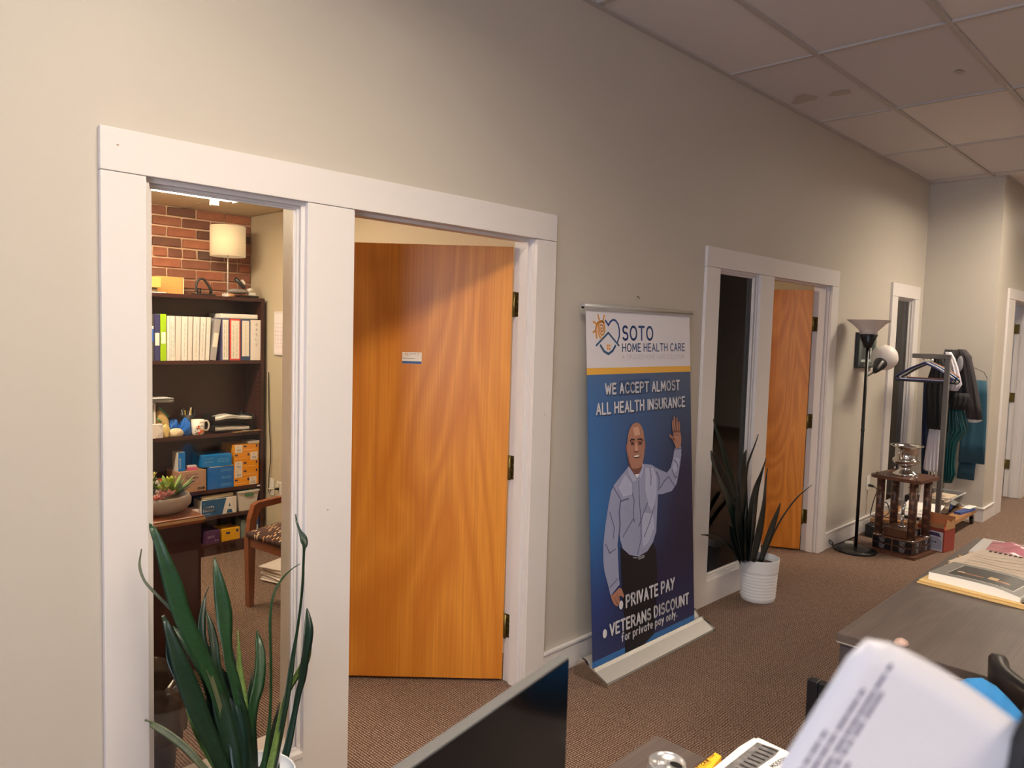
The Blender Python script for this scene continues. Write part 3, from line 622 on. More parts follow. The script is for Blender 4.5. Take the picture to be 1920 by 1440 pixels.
for px in (283, 290.5): G().box(WX(px), WX(px+3), 2.9342, 2.9349, Z3+.005, WZ3(755)).obj('stripe', M((128, 138, 130), .6), sb)
bx = thing('paper_bag', 'white folded paper carton with creased corners in front of the striped box', 'box', (1.88, 2.9, Z3))
G().box(1.80, WX(304), 2.882, 2.93, Z3, WZ3(790), .002).obj('body', M((228, 218, 214), .6, var=.05), bx)
G().add([(WX(291), 2.8815, Z3+.002), (WX(304.5), 2.8815, Z3+.002), (WX(304.5), 2.8815, Z3+.05), (WX(298), 2.8812, Z3+.03)], [(0, 1, 2, 3)]).add([(WX(296), 2.8812, WZ3(791)), (WX(304.5), 2.8812, WZ3(791)), (WX(304.5), 2.8812, WZ3(803))], [(0, 1, 2)]).obj('folded_corner', M((206, 196, 194), .6), bx)
def blob(name, label, cat, c, r, sq, mat, rough_=.25, n=22, seed=1, freq=4.):
    rnd = random.Random(seed); ph = [rnd.uniform(0, 6) for _ in range(6)]; rows = []
    for i in range(n+1):
        th = PI*i/n; row_ = []
        for k in range(n*2):
            p = PI*k/n; d = 1+rough_*(.5*math.sin(freq*p+ph[0]+2*th)*math.sin(th*3+ph[1])+.35*math.sin(freq*2*p+ph[2])*math.sin(th*6+ph[3])+.2*math.sin(freq*4*p+ph[4]+th*9))
            z = max(-1.0, math.cos(th)*d); z = max(z, -.72)
            row_.append((c[0]+r*sq[0]*math.sin(th)*math.cos(p)*d, c[1]+r*sq[1]*math.sin(th)*math.sin(p)*d, c[2]+r*sq[2]*(z+.72)))
        rows.append(row_)
    return tag(G().grid(rows, True, True).obj(name, mat), label, cat)
cb = thing('snack_bag', 'tan resealable bag of chips with a green top strip, tilted', 'bag', (2.0, 2.97, Z3))
prof = [(WX(299), .004), (WX(322), .004), (WX(325), .05), (WX(324), .10), (WX(317), .16), (WX(308), .19), (WX(302), .17), (WX(299), .08)]
g = G(); rows = []
for t, s in ((0, .55), (.15, .85), (.5, 1), (.85, .85), (1, .55)):
    cxp, czp = WX(311), .09; rows.append([(cxp+(a-cxp)*s, 2.945+.05*t, Z3+max(.0, czp+(b-czp)*s)) for a, b in prof])
g.grid(rows, True, True); g.add(rows[0], [tuple(range(8))]); g.add(rows[-1], [tuple(range(8))]); g.obj('bag_body', M((206, 176, 118), .35, var=.3, vs=60, bump=.6, bs=50), cb)
G().tube([(WX(305), 2.955, Z3+.20), (WX(314), 2.955, Z3+.165), (WX(322), 2.955, Z3+.13)], .007, 8).obj('seal_strip', M((60, 130, 90), .4), cb)
G().tube([(WX(299), 2.938, Z3+.128), (WX(307), 2.935, Z3+.10)], .006, 8).obj('seal_strip', M((70, 130, 80), .4), cb)
blob('blue_plastic_bag', 'crumpled glossy blue plastic bag left of the mug, nearer the bag of chips', 'bag', (WX(333), 2.985, Z3), .048, (.9, .7, 1.25), M((30, 104, 196), .15, bump=1, bs=30), .35, seed=3)
blob('blue_plastic_bag', 'crumpled glossy blue plastic bag left of and behind the mug', 'bag', (WX(350), 2.935, Z3), .044, (.8, .7, 1.45), M((34, 110, 206), .15, bump=1, bs=30), .35, seed=5)
blob('rice_bag', 'small cream white pouch lying in front of the blue bags', 'bag', (WX(329), 2.905, Z3), .034, (1.5, .55, .95), M((226, 208, 176), .5), .12, seed=8)
blob('popcorn_bag', 'little yellowish bag slumped beside the white carton', 'bag', (WX(311), 2.905, Z3), .032, (.9, .6, 1.5), M((222, 196, 130), .4, bump=.8, bs=60), .25, seed=9)
mg = thing('coffee_mug', 'white mug with orange flowers and a printed name, handle to the right', 'mug', (WX(372), 2.915, Z3))
mx_, my_, mr_ = WX(371.5), 2.922, .0435
G().lathe((mx_, my_, Z3), [(0, 0), (.036, 0), (.040, .004), (mr_, .02), (mr_, .104), (mr_-.004, .104), (mr_-.004, .012), (0, .010)], 32).obj('body', M((238, 232, 224), .2), mg)
G().tube(cat([(mx_+mr_-.002, my_, Z3+.086), (mx_+mr_+.022, my_, Z3+.092), (mx_+mr_+.036, my_, Z3+.062), (mx_+mr_+.024, my_, Z3+.028), (mx_+mr_-.004, my_, Z3+.03)]), .006, 10).obj('handle', M((238, 232, 224), .2), mg)
mug = lambda u, v: (mx_+(mr_+.0006)*math.sin(u/mr_), my_-(mr_+.0006)*math.cos(u/mr_), Z3+v)
g = write(G(), 'MARY', lambda u, v: mug(-.004+u, .082+v), .010, .9); g.obj('lettering', M((30, 26, 26), .5), mg)
g = G(); rnd = random.Random(4)
def disc(g, fn, cx, cy, r, n=10, sx=1, sy=1):
    pts = [fn(cx+r*sx*math.cos(2*PI*k/n), cy+r*sy*math.sin(2*PI*k/n)) for k in range(n)]; g.add(pts, [tuple(range(n))])
g2 = G()
for _ in range(26):
    a, b = rnd.uniform(-.034, .03), rnd.uniform(.012, .07); g2.cur = 0; disc(g2, mug, a, b, rnd.uniform(.002, .004), 6, rnd.uniform(.4, 1.6), rnd.uniform(.4, 1.6))
for _ in range(4): disc(g2, lambda u, v: mug(u, v), rnd.uniform(-.03, .01), rnd.uniform(.01, .05), .005, 8)
g2.obj('leaf_print', M((52, 88, 84), .5), mg)
for a, b, r_, col in ((-.012, .06, .008, (214, 72, 24)), (.008, .026, .011, (224, 104, 28)), (-.01, .014, .009, (206, 52, 24)), (.022, .03, .008, (230, 130, 40)), (-.004, .045, .006, (228, 90, 40)), (-.026, .054, .004, (220, 150, 50))):
    gg = G(); disc(gg, lambda u, v: (lambda q: (q[0], q[1]-.0004, q[2]))(mug(u, v)), a, b, r_, 12); gg.obj('flower_print', M(col, .5), mg)
ph = thing('pen_holder', 'black mesh cup of pens behind the mug', 'pen holder', (WX(367), 3.04, Z3))
G().lathe((WX(367), 3.04, Z3+.0), [(0, 0), (.05, 0), (.055, .13), (.052, .13), (.047, .004), (0, .004)], 24).obj('cup', BLACKPL, ph)
for k in range(9):
    a = k*.7; x = WX(367)+.03*math.cos(a); y = 3.04+.03*math.sin(a); G().cyl((x, y, Z3+.006), (x+.018*math.cos(a*1.7), y+.012*math.sin(a), Z3+.165+.012*math.sin(k*2)), .004, 8).obj('pen', M([(30, 30, 34), (210, 206, 200), (190, 160, 60), (150, 150, 150), (24, 24, 26)][k % 5], .4), ph)
lt = thing('letter_tray', 'two-tier black mesh letter tray holding loose white sheets', 'letter tray', (WX(440), 2.99, Z3))
x0, x1 = WX(400), WX(480)
for z in (.012, .085):
    g = G()
    g.box(x0, x1, 2.90, 3.10, Z3+z, Z3+z+.002); g.box(x0, x0+.003, 2.90, 3.10, Z3+z+.002, Z3+z+.035); g.box(x1-.003, x1, 2.90, 3.10, Z3+z+.002, Z3+z+.035); g.box(x0, x1, 3.097, 3.10, Z3+z, Z3+z+.035)
    g.obj('tray', BLACKPL, lt)
for x in (x0+.006, x1-.006):
    for y in (2.906, 3.09): G().cyl((x, y, Z3+.0), (x, y, Z3+.125), .0035, 8).obj('post', BLACK, lt)
def sheetpile(parent, x0, x1, y0, y1, z, n, col=(236, 232, 226), curl=.0):
    for k in range(n):
        a = rot(((x0+x1)/2, (y0+y1)/2, 0), random.uniform(-2.5, 2.5)); rows = []
        zz = z+.0035*k
        top = [[(x0+(x1-x0)*i/6, y, zz+.0022+curl*math.sin(PI*i/6*1.15)**2*(.6+k*.1)) for y in (y0, y1)] for i in range(7)]
        bot = [[(p[0], p[1], p[2]-.0022) for p in r_] for r_ in top]
        g = G(a); g.grid(top).grid(bot); n_ = len(top)
        for i in range(n_-1):
            g.add([top[i][0], top[i+1][0], bot[i+1][0], bot[i][0]], [(0, 1, 2, 3)]); g.add([top[i][1], top[i+1][1], bot[i+1][1], bot[i][1]], [(0, 1, 2, 3)])
        g.add([top[0][0], top[0][1], bot[0][1], bot[0][0]], [(0, 1, 2, 3)]); g.add([top[-1][0], top[-1][1], bot[-1][1], bot[-1][0]], [(0, 1, 2, 3)])
        g.obj('sheet', M(col, .7), parent)
dp = thing('document_pile', 'curled white sheets in the upper letter tray', 'papers', ((x0+x1)/2, 2.99, Z3+.088)); sheetpile(dp, x0+.012, x1-.012, 2.912, 3.06, Z3+.088, 4, curl=.022)
dp = thing('document_pile', 'flat white sheets in the lower letter tray', 'papers', ((x0+x1)/2, 2.99, Z3+.015)); sheetpile(dp, x0+.012, x1-.03, 2.912, 3.06, Z3+.015, 5, curl=.006)
cbd = thing('clipboard', 'brown hardboard clipboard poking out below the letter tray', 'clipboard', (WX(464), 2.91, Z3))
G(rot((WX(464), 2.92, 0), 6)).box(WX(432), WX(492), 2.86, 2.897, Z3+.001, Z3+.005, .001).obj('board', M((170, 124, 84), .6), cbd)
G(rot((WX(464), 2.92, 0), 6)).box(WX(450), WX(474), 2.858, 2.88, Z3+.0052, Z3+.011, .002).obj('clip', CHROME, cbd)

# fourth shelf: cartons and glove boxes
Z4 = .4755
def WZ4(py): return .4755+(911-py)*.00385
cx0, cx1 = WX(331), WX(383.5)
cb = thing('wipes_carton', 'brown cardboard carton of wipes with printed lettering', 'box', ((cx0+cx1)/2, 2.99, Z4))
G().box(cx0, cx1, 2.885, 3.09, Z4, Z4+.150, .003).obj('body', CARD, cb)
G().box(cx0+.001, cx1-.001, 2.98, 2.995, Z4+.150, Z4+.1508).obj('tape', M((196, 158, 112), .4), cb)
g = G(); write(g, 'essentials', face_x(cx0+.055, 2.8844, Z4+.118), .012, .7, width=.085); write(g, 'Flushable', face_x(cx0+.055, 2.8844, Z4+.094), .015, 1.0, width=.085); write(g, 'wipes.', face_x(cx0+.07, 2.8844, Z4+.070), .014, 1.0, width=.05)
stroke(g, [(0, 0), (.09, 0)], .0008, face_x(cx0+.052, 2.8844, Z4+.055)); g.obj('lettering', M((66, 46, 34), .7), cb)
g = G(); x_ = cx1-.062; g.box(x_, x_+.05, 2.8842, 2.8848, Z4+.014, Z4+.030, .0); g.obj('label_pill', M((58, 44, 38), .7), cb)
g = G(); write(g, 'WIPES', face_x(x_+.006, 2.8838, Z4+.018), .008, .8, width=.03); g.obj('lettering', M((190, 160, 120), .7), cb)
mb = thing('small_box', 'upright blue and white medicine box standing on the wipes carton', 'box', (WX(340), 2.93, Z4+.151))
bz = Z4+.1512
G().box(WX(332), WX(346), 2.905, 2.99, bz, bz+.130, .001).obj('body', M((222, 214, 206), .5), mb); G().box(WX(333.5), WX(346), 2.9036, 2.9048, bz, bz+.130).obj('face_panel', M((28, 112, 190), .4), mb)
g = G(); write(g, 'BANDAGE', lambda u, v: (WX(338)-v, 2.903, bz+.02+u), .009, .8, width=.07); g.obj('lettering', PAPER, mb)
tag(G(rot((WX(358), 2.92, 0), -14)).box(WX(351), WX(368), 2.895, 2.95, bz, bz+.022, .002).obj('soap_box', M((206, 84, 104), .5)), 'small pink box lying flat on the wipes carton', 'box')
tag(G(rot((WX(358), 2.92, 0), -14)).box(WX(351), WX(368), 2.896, 2.949, bz+.0225, bz+.030, .001).obj('card_packet', M((198, 176, 160), .5)), 'pale packet on top of the pink box', 'packet')
gb = (182, 172, 168)
tag(G().box(WX(291), WX(316), 2.91, 3.06, Z4, Z4+.045, .002).obj('tissue_box', M(gb, .6)), 'pale grey box under another, left of the wipes carton', 'box')
tag(G().box(WX(288), WX(317), 2.915, 3.06, Z4+.0455, Z4+.095, .002).obj('tissue_box', M((196, 186, 178), .6)), 'pale grey box with an orange flap, upper one left of the wipes carton', 'box')
tag(G().box(WX(304), WX(317), 2.92, 2.99, Z4+.0955, Z4+.1005, .001).obj('orange_card', M((214, 88, 50), .6)), 'orange card on the upper pale grey box', 'card')
bs_ = thing('gauze_basket', 'grey woven cup on the fourth shelf behind the succulents', 'basket', (WX(284), 2.93, Z4))
G().lathe((WX(288), 2.885+.035, Z4), [(0, 0), (.030, 0), (.034, .085), (.031, .085), (.027, .004), (0, .004)], 20).obj('cup', M((150, 132, 124), .7, var=.3, vs=80), bs_)
def glovebox(x0, x1, z, h, col, label, group, tilt=0, y=2.885, flap=None, side=None, txt=None, d=.12):
    r = thing('glove_box', label, 'box', ((x0+x1)/2, y+d/2, z), group)
    mt = rot(((x0+x1)/2, y+d/2, z), tilt, 'Z') if tilt else None
    G(mt).box(x0, x1, y, y+d, z, z+h, .0015).obj('body', M(col, .4), r)
    L = x1-x0
    if flap is not None:
        fx = x0+flap*L; G(mt).box(fx, fx+.29*L, y-.0008, y-.0001, z+.001, z+h-.001).obj('white_panel', M((232, 222, 210), .5), r)
        g = G(mt); write(g, '100', face_x(fx+.07*L, y-.0013, z+.2*h), .24*h, .8, width=.15*L); stroke(g, [(.0, .0), (.006, .01)], .0014, face_x(fx+.10*L, y-.0013, z+.62*h)); g.obj('lettering', M((34, 34, 50), .5), r)
        o_ = 0.38*L if flap < .3 else .03*L
        G(mt).box(x0+o_, x0+o_+.12*L, y-.0008, y-.0001, z+.64*h, z+.82*h).box(x0+o_+(.50 if flap < .3 else .51)*L, x0+o_+(.56 if flap < .3 else .58)*L, y-.0008, y-.0001, z+.58*h, z+.88*h).obj('blue_badge', M((34, 46, 100), .5), r)
        g = G(mt); fakelines(g, face_x(x0+o_, y-.0008, z+.22*h), .48*L, .2*h, 1); o3 = g.obj('fine_print', M((250, 214, 150), .5), r); o3['kind'] = 'stuff'
    elif txt:
        g = G(mt)
        for i, s_ in enumerate(txt): write(g, s_, face_x(x0+.08*L, y-.0008, z+h*(.66-.3*i)), .15*h, .9, width=min(.3*L, .02*len(s_)))
        fakelines(g, face_x(x0+.5*L, y-.0008, z+.3*h), .4*L, .4*h, 3); o3 = g.obj('fine_print', M((120, 180, 230), .5), r); o3['kind'] = 'stuff'
    return r
bx0, bx1 = WX(386), WX(437)
hB = .0515
gB = 'blue glove boxes stacked on the fourth shelf'; gO = 'orange glove boxes stacked on the fourth shelf'
for k, lab in enumerate(('bright blue glove box at the bottom of the blue stack', 'bright blue glove box in the middle of the blue stack', 'bright blue glove box under the larger blue carton')):
    glovebox(bx0, bx1, Z4+k*(hB+.0005), hB, (26, 108, 196), lab, gB, txt=('', ), d=.2)
glovebox(WX(378), WX(433.5), Z4+3*(hB+.0005)+.006, .082, (20, 122, 204), 'larger turquoise-blue carton of wipes tilted on the blue stack', gB, tilt=-3, txt=('BABY', 'WIPES'), d=.2)
tag(G().box(WX(390), WX(436), 2.886, 2.95, Z4+3*(hB+.0005), Z4+3*(hB+.0005)+.005).obj('paper_slip', PAPER), 'white paper slip between the blue boxes', 'paper')
ox0, ox1 = WX(436.5)+.003, WX(488)
for k, (fl, lab) in enumerate(((.62, 'orange glove box at the bottom of the orange stack'), (.04, 'orange glove box second from the bottom, white panel at left'), (.04, 'orange glove box in the middle of the orange stack'), (.66, 'orange glove box second from the top, white panel at right'), (.04, 'orange glove box on top of the orange stack'))):
    glovebox(ox0, ox1, Z4+k*.0605, .060, (236, 152, 18), lab, gO, flap=fl, d=.2)
tag(G(rot((WX(478), 2.9, WZ4(822)), 0)).box(WX(466), WX(489), 2.883, 2.98, Z4+.3032, Z4+.322, .001).obj('card_box', M((200, 190, 184), .5)), 'flat pale box lying on the top orange box under the shelf', 'box')
G_ = G().box(WX(484), WX(491), 2.8785, 2.8798, SH[2]-.018, SH[2]-.008); tag(G_.obj('shelf_sticker', PAPER), 'small white sticker on the shelf edge below the orange boxes', 'sticker')
# fifth shelf
Z5 = .2855
en = thing('envelope_box', 'blue and white box of security envelopes with a large letter A', 'box', (WX(409), 2.92, Z5))
ex0, ex1 = WX(374.5), WX(443)
mt = rot(((ex0+ex1)/2, 2.95, Z5), 0)
G().box(ex0, ex1, 2.888, 3.02, Z5, Z5+.118, .001).obj('body', M((228, 222, 220), .5), en)
G().add([(ex0, 2.8875, Z5+.001), (ex0+.148, 2.8875, Z5+.001), (ex0+.180, 2.8875, Z5+.117), (ex0, 2.8875, Z5+.117)], [(0, 1, 2, 3)]).obj('blue_panel', M((38, 92, 142), .5), en)
g = G(); write(g, 'Security', face_x(ex0+.012, 2.8869, Z5+.060), .016, 1.2, width=.075); write(g, 'Envelopes', face_x(ex0+.012, 2.8869, Z5+.036), .016, 1.2, width=.088); write(g, '10', face_x(ex0+.014, 2.8869, Z5+.088), .009, .8); fakelines(g, face_x(ex0+.014, 2.8869, Z5+.012), .05, .008, 1); g.obj('lettering', PAPER, en)
g = G(); f_ = face_x(ex0+.160, 2.8866, Z5+.006)
g.add([f_(.0, 0), f_(.020, 0), f_(.028, .026), f_(.058, .026), f_(.066, 0), f_(.086, 0), f_(.054, .106), f_(.032, .106)], [(0, 1, 2, 3, 4, 5, 6, 7)]); g.obj('letter_a', PAPER, en)
g = G(); g.add([f_(.0355, .046), f_(.0505, .046), f_(.043, .074)], [(0, 1, 2)]); g.add([f_(.022, .001), f_(.064, .001), f_(.058, .0255), f_(.028, .0255)], [(0, 1, 2, 3)]); g.v = [v+Vector((0, -.0004, 0)) for v in g.v]; g.obj('letter_counter', M((38, 92, 142), .5), en)
tag(G().tube([(ex0+.006, 2.905, Z5+.132), (ex1-.022, 2.905, Z5+.136)], .013, 12).obj('paper_roll', M((222, 214, 190), .6)), 'cream paper roll lying on the security envelope box', 'roll')
b5 = thing('storage_bin', 'white plastic bin of cards at the right of the fifth shelf', 'bin', (WX(466), 2.95, Z5))
x0, x1 = WX(446.5), WX(489)
v0 = [(x0+.012, 2.90), (x1-.022, 2.90), (x1-.022, 3.08), (x0+.012, 3.08)]; v1 = [(x0-.004, 2.886), (x1, 2.886), (x1, 3.10), (x0-.004, 3.10)]
g = G(); g.add([(a, b, Z5) for a, b in v0]+[(a, b, Z5+.148) for a, b in v1]+[(a, b, Z5+.148) for a, b in [(x0+.0, 2.89), (x1-.004, 2.89), (x1-.004, 3.096), (x0+.0, 3.096)]]+[(a, b, Z5+.004) for a, b in [(x0+.016, 2.904), (x1-.026, 2.904), (x1-.026, 3.076), (x0+.016, 3.076)]],
   [(0, 3, 2, 1)]+[(i, (i+1) % 4, 4+(i+1) % 4, 4+i) for i in range(4)]+[(4+i, 4+(i+1) % 4, 8+(i+1) % 4, 8+i) for i in range(4)]+[(8+i, 8+(i+1) % 4, 12+(i+1) % 4, 12+i) for i in range(4)]+[(12, 13, 14, 15)])
g.obj('bin_body', WHITEPL, b5)
G().box(x0-.007, x1+.003, 2.880, 2.886, Z5+.138, Z5+.150, .001).obj('rim', WHITEPL, b5)
g = G(); g.box(WX(459), WX(478), 2.8845, 2.8855, Z5+.105, Z5+.125); g.obj('label_strip', M((70, 130, 90), .5), b5)
tag(G().box(x0+.02, x0+.08, 2.91, 3.05, Z5+.006, Z5+.158, .002).obj('card_pack', M((40, 80, 140), .5)), 'blue pack inside the white plastic bin', 'packet')
tag(G().box(x0+.09, x1-.03, 2.91, 3.05, Z5+.006, Z5+.154, .002).obj('card_pack', M((110, 160, 60), .5)), 'green pack inside the white plastic bin', 'packet')
tag(G().box(WX(357), WX(372), 2.90, 3.0, Z5, Z5+.06, .002).obj('carton', M((226, 208, 204), .5)), 'white and red carton left of the envelope box', 'box')
# bottom shelf
Z6 = .0855
gv = thing('glove_box', 'dark purple glove box on the bottom shelf beside the yellow one', 'box', (WX(397), 2.93, Z6))
G().box(WX(382), WX(410), 2.885, 3.05, Z6, Z6+.092, .002).obj('body', M((84, 50, 92), .45), gv); g = G(); write(g, 'M 100', face_x(WX(400), 2.8844, Z6+.014), .012, .8, width=.03); fakelines(g, face_x(WX(386), 2.8844, Z6+.04), .05, .02, 2); g.obj('lettering', M((200, 180, 210), .5), gv)
gy = thing('glove_box', 'yellow glove box standing alone on the bottom shelf', 'box', (WX(430), 2.93, Z6))
G(rot((WX(430), 2.95, 0), 4)).box(WX(413), WX(450), 2.89, 3.02, Z6, Z6+.088, .002).obj('body', M((238, 178, 26), .4), gy)
G(rot((WX(430), 2.95, 0), 4)).box(WX(421), WX(429), 2.8892, 2.8899, Z6+.05, Z6+.064).box(WX(442), WX(446.5), 2.8892, 2.8899, Z6+.055, Z6+.075).obj('blue_badge', M((34, 46, 100), .5), gy)
tag(G().box(WX(454), WX(463), 2.90, 3.02, Z6, Z6+.13, .002).obj('canister', M((120, 140, 136), .5)), 'grey-green carton behind the chair leg on the bottom shelf', 'box')
tb = thing('tissue_carton', 'blue and white tall carton at the right end of the bottom shelf', 'box', (WX(484), 2.95, Z6))
G().box(WX(477), WX(488.5), 2.89, 3.04, Z6, Z6+.15, .002).obj('body', M((190, 214, 226), .5), tb); G().box(WX(477), WX(488.5), 2.8892, 2.8899, Z6+.085, Z6+.15).obj('blue_panel', M((30, 100, 180), .5), tb)

# ---------------- wall things in the office
nb = thing('wall_calendar', 'white-framed notice sheet hanging on the tan office wall', 'notice', (2.69, 2.66, 1.43))
G().box(2.682, 2.699, 2.44, 2.757, 1.432, 1.745, .003).obj('frame', M((214, 210, 214), .4), nb); G().box(2.6805, 2.6815, 2.452, 2.745, 1.445, 1.728).obj('sheet', M((232, 222, 228), .6), nb)
g = G()
for k in range(7): g.box(2.6798, 2.6803, 2.455, 2.742, 1.49+.028*k, 1.4915+.028*k)
for k in range(8): g.box(2.6798, 2.6803, 2.46+.038*k, 2.4612+.038*k, 1.49, 1.66)
g.obj('ruled_lines', M((170, 160, 176), .6), nb)
ou = thing('wall_outlet', 'cream duplex outlet with a white and a black plug on the office wall', 'outlet', (2.69, 2.69, .46))
G().box(2.693, 2.6995, 2.652, 2.722, .402, .512, .002).obj('cover_plate', WHITEPL, ou); G().box(2.6918, 2.6929, 2.672, 2.702, .470, .497).box(2.6918, 2.6929, 2.672, 2.702, .418, .445).obj('socket', M((200, 190, 170), .5), ou)
pc = thing('power_cord', 'black and white power cord running from the outlet up beside the bookcase', 'cord', (2.685, 2.80, .42))
G().tube([(2.6916, 2.687, .462), (2.665, 2.70, .462)], [.010, .008], 10).obj('plug', BLACK, pc)
G().tube(cat([(2.665, 2.70, .462), (2.655, 2.76, .455), (2.684, 2.80, .44), (2.69, 2.835, .40)]), .006, 8).obj('cord', M((214, 206, 190), .5), pc)
G().tube(cat([(2.69, 2.84, .40), (2.685, 2.82, .55), (2.686, 2.80, .70), (2.688, 2.83, .95), (2.69, 2.85, 1.3)]), .0035, 8).obj('cord', BLACK, pc)
sw = thing('wall_plate', 'tall cream blank plate on the office wall behind the bookcase edge', 'wall plate', (2.69, 2.80, .46)); G().box(2.694, 2.6995, 2.768, 2.83, .395, .52, .002).obj('plate', WHITEPL, sw); G().cyl((2.6925, 2.80, .40), (2.694, 2.80, .40), .003, 8).obj('screw', CHROME, sw)

# ---------------- desk, bowl of succulents, bin bag
od = thing('office_desk', 'dark office desk with a reddish wood top and light moulded edge', 'desk', (.9, 1.6, 0))
G().box(.1, 1.503, 1.19, 2.0, .705, .742, .008).obj('desktop', CHERRY, od)
G().box(.1, 1.5035, 1.186, 1.1895, .722, .733).obj('edge_moulding', M((214, 178, 128), .3), od)
G().box(.12, 1.475, 1.215, 1.235, .10, .7045).obj('modesty_panel', DARKWOOD, od); G().box(1.462, 1.487, 1.237, 1.98, 0, .7045).obj('end_panel', DARKWOOD, od); G().box(.12, .145, 1.237, 1.98, 0, .7045).obj('end_panel', DARKWOOD, od)
G().box(.12, 1.487, 1.20, 1.214, 0, .7045).obj('front_panel', DARKWOOD, od)
DZ = .7425; bc = (1.365, 1.375)
bw_ = thing('succulent_bowl', 'wide pale stone bowl of mixed green and pink succulents on the office desk', 'potted plant', (bc[0], bc[1], DZ))
G().lathe((bc[0], bc[1], DZ), [(0, 0), (.085, 0), (.115, .012), (.138, .04), (.140, .062), (.130, .082), (.122, .084), (.124, .07), (0, .066)], 40).obj('bowl', M((176, 164, 156), .6, var=.08, vs=14), bw_)
def rosette(name, c, n, L, w_, mat, up=.5, rings=2, parent=bw_):
    g = G()
    for q in range(rings):
        for k in range(n):
            a = 2*PI*(k+.5*q)/n; l = L*(1-.3*q); el = up+.35*q; d = Vector((math.cos(a)*math.cos(el), math.sin(a)*math.cos(el), math.sin(el))); s_ = Vector((-math.sin(a), math.cos(a), 0)); u = d.cross(s_)*-1
            c_ = Vector(c); rows = []
            for t, ww in ((0, .35), (.35, .85), (.7, 1), (.9, .6), (1, .08)):
                p = c_+d*l*t+Vector((0, 0, 1))*l*.25*t*t; W = w_*ww/2; rows.append([p-s_*W, p-u*W*.35, p+s_*W, p+u*W*.5])
            g.grid(rows, True, True)
    return g.obj(name, mat, parent)
SG = M((128, 158, 66), .45, var=.15, vs=30); SD = M((58, 84, 50), .5, var=.2, vs=30); SP = M((196, 112, 104), .45, var=.15, vs=30); SY = M((206, 196, 120), .5, var=.15, vs=40)
bz = DZ+.085
rosette('aloe_leaves', (bc[0]+.05, bc[1]-.01, bz-.01), 8, .12, .024, SG, .45, 2); rosette('rosette', (bc[0]+.04, bc[1]-.03, bz+.05), 6, .035, .022, M((176, 190, 60), .45), .9, 2)
rosette('pink_rosette', (bc[0]-.0, bc[1]-.075, bz-.0), 7, .05, .022, SP, .35, 2); rosette('pink_rosette', (bc[0]-.045, bc[1]-.085, bz-.012), 6, .045, .02, SP, .3, 2)
rosette('green_rosette', (bc[0]+.0, bc[1]-.05, bz+.022), 6, .034, .022, M((150, 170, 70), .45), .7, 2)
for k, (dx, dy, h) in enumerate(((-.035, .0, .10), (-.055, .02, .085), (-.02, .02, .115), (-.045, -.02, .07))):
    g = G(); g.cyl((bc[0]+dx, bc[1]+dy, bz-.02), (bc[0]+dx, bc[1]+dy, bz+h*.8), .006, 8)
    for q in range(12):
        a = q*2.4; zz = bz-.005+h*q/14; p = Vector((bc[0]+dx, bc[1]+dy, zz)); d = Vector((math.cos(a), math.sin(a), .7)).normalized(); g.tube([p, p+d*.014, p+d*.024], [.004, .005, .001], 6)
    g.obj('jade_stem', SD, bw_)
    rosette('pale_tip', (bc[0]+dx, bc[1]+dy, bz+h*.72), 6, .022, .012, SY, .9, 2)
rosette('thin_leaves', (bc[0]-.09, bc[1]-.03, bz-.015), 12, .06, .008, SD, .3, 2); rosette('thin_leaves', (bc[0]+.08, bc[1]+.02, bz-.015), 14, .075, .010, SD, .3, 2); rosette('white_tip_leaves', (bc[0]-.105, bc[1]-.04, bz-.0), 9, .03, .008, M((200, 204, 186), .5), .4, 1)
ft = thing('picture_frame', 'orange wooden frame seen edge-on at the left of the office desk', 'picture frame', (1.32, 1.72, DZ))
mt = rot((1.30, 1.60, DZ), 8, 'X')
g = G(mt); g.box(1.05, 1.335, 1.6, 1.62, DZ+.002, DZ+.022); g.box(1.05, 1.335, 1.6, 1.62, DZ+.27, DZ+.29); g.box(1.05, 1.07, 1.6, 1.62, DZ+.022, DZ+.27); g.box(1.315, 1.335, 1.6, 1.62, DZ+.022, DZ+.27); g.obj('frame', M((200, 128, 60), .4), ft)
G(mt).box(1.072, 1.313, 1.607, 1.612, DZ+.023, DZ+.269).obj('photo', M((120, 100, 90), .5), ft)
tag(G(rot((1.45, 1.62, 0), 12)).box(1.38, 1.46, 1.56, 1.64, DZ, DZ+.045, .003).obj('note_cube', M((188, 140, 120), .7)), 'small tan block of notes on the desk behind the succulents', 'note block')
# bin with a dark bag
bb = thing('waste_bin', 'waste bin lined with a crumpled dark plastic bag just inside the office window', 'bin', (.93, .42, 0))
G().lathe((.93, .46, 0), [(0, .0), (.13, 0), (.165, .33), (.160, .33), (.126, .006), (0, .006)], 28).obj('bin_body', M((70, 66, 74), .5), bb)
rows = []; rnd = random.Random(3)
for i, (r_, z_) in enumerate(((.172, .18), (.176, .25), (.172, .335), (.165, .38), (.148, .385), (.140, .33), (.12, .24), (.0, .20))):
    rows.append([(.93+(r_*(1+.05*math.sin(k*1.7+i)+.03*math.sin(k*3.1+i*2)))*math.cos(2*PI*k/36), .46+(r_*(1+.05*math.sin(k*1.7+i)+.03*math.sin(k*3.1+i*2)))*math.sin(2*PI*k/36), z_+(.016*math.sin(k*1.1+i) if 1 < i < 6 else 0)) for k in range(36)])
G().grid(rows, True, True).obj('bin_liner', M((64, 50, 46), .2, bump=.8, bs=24), bb)

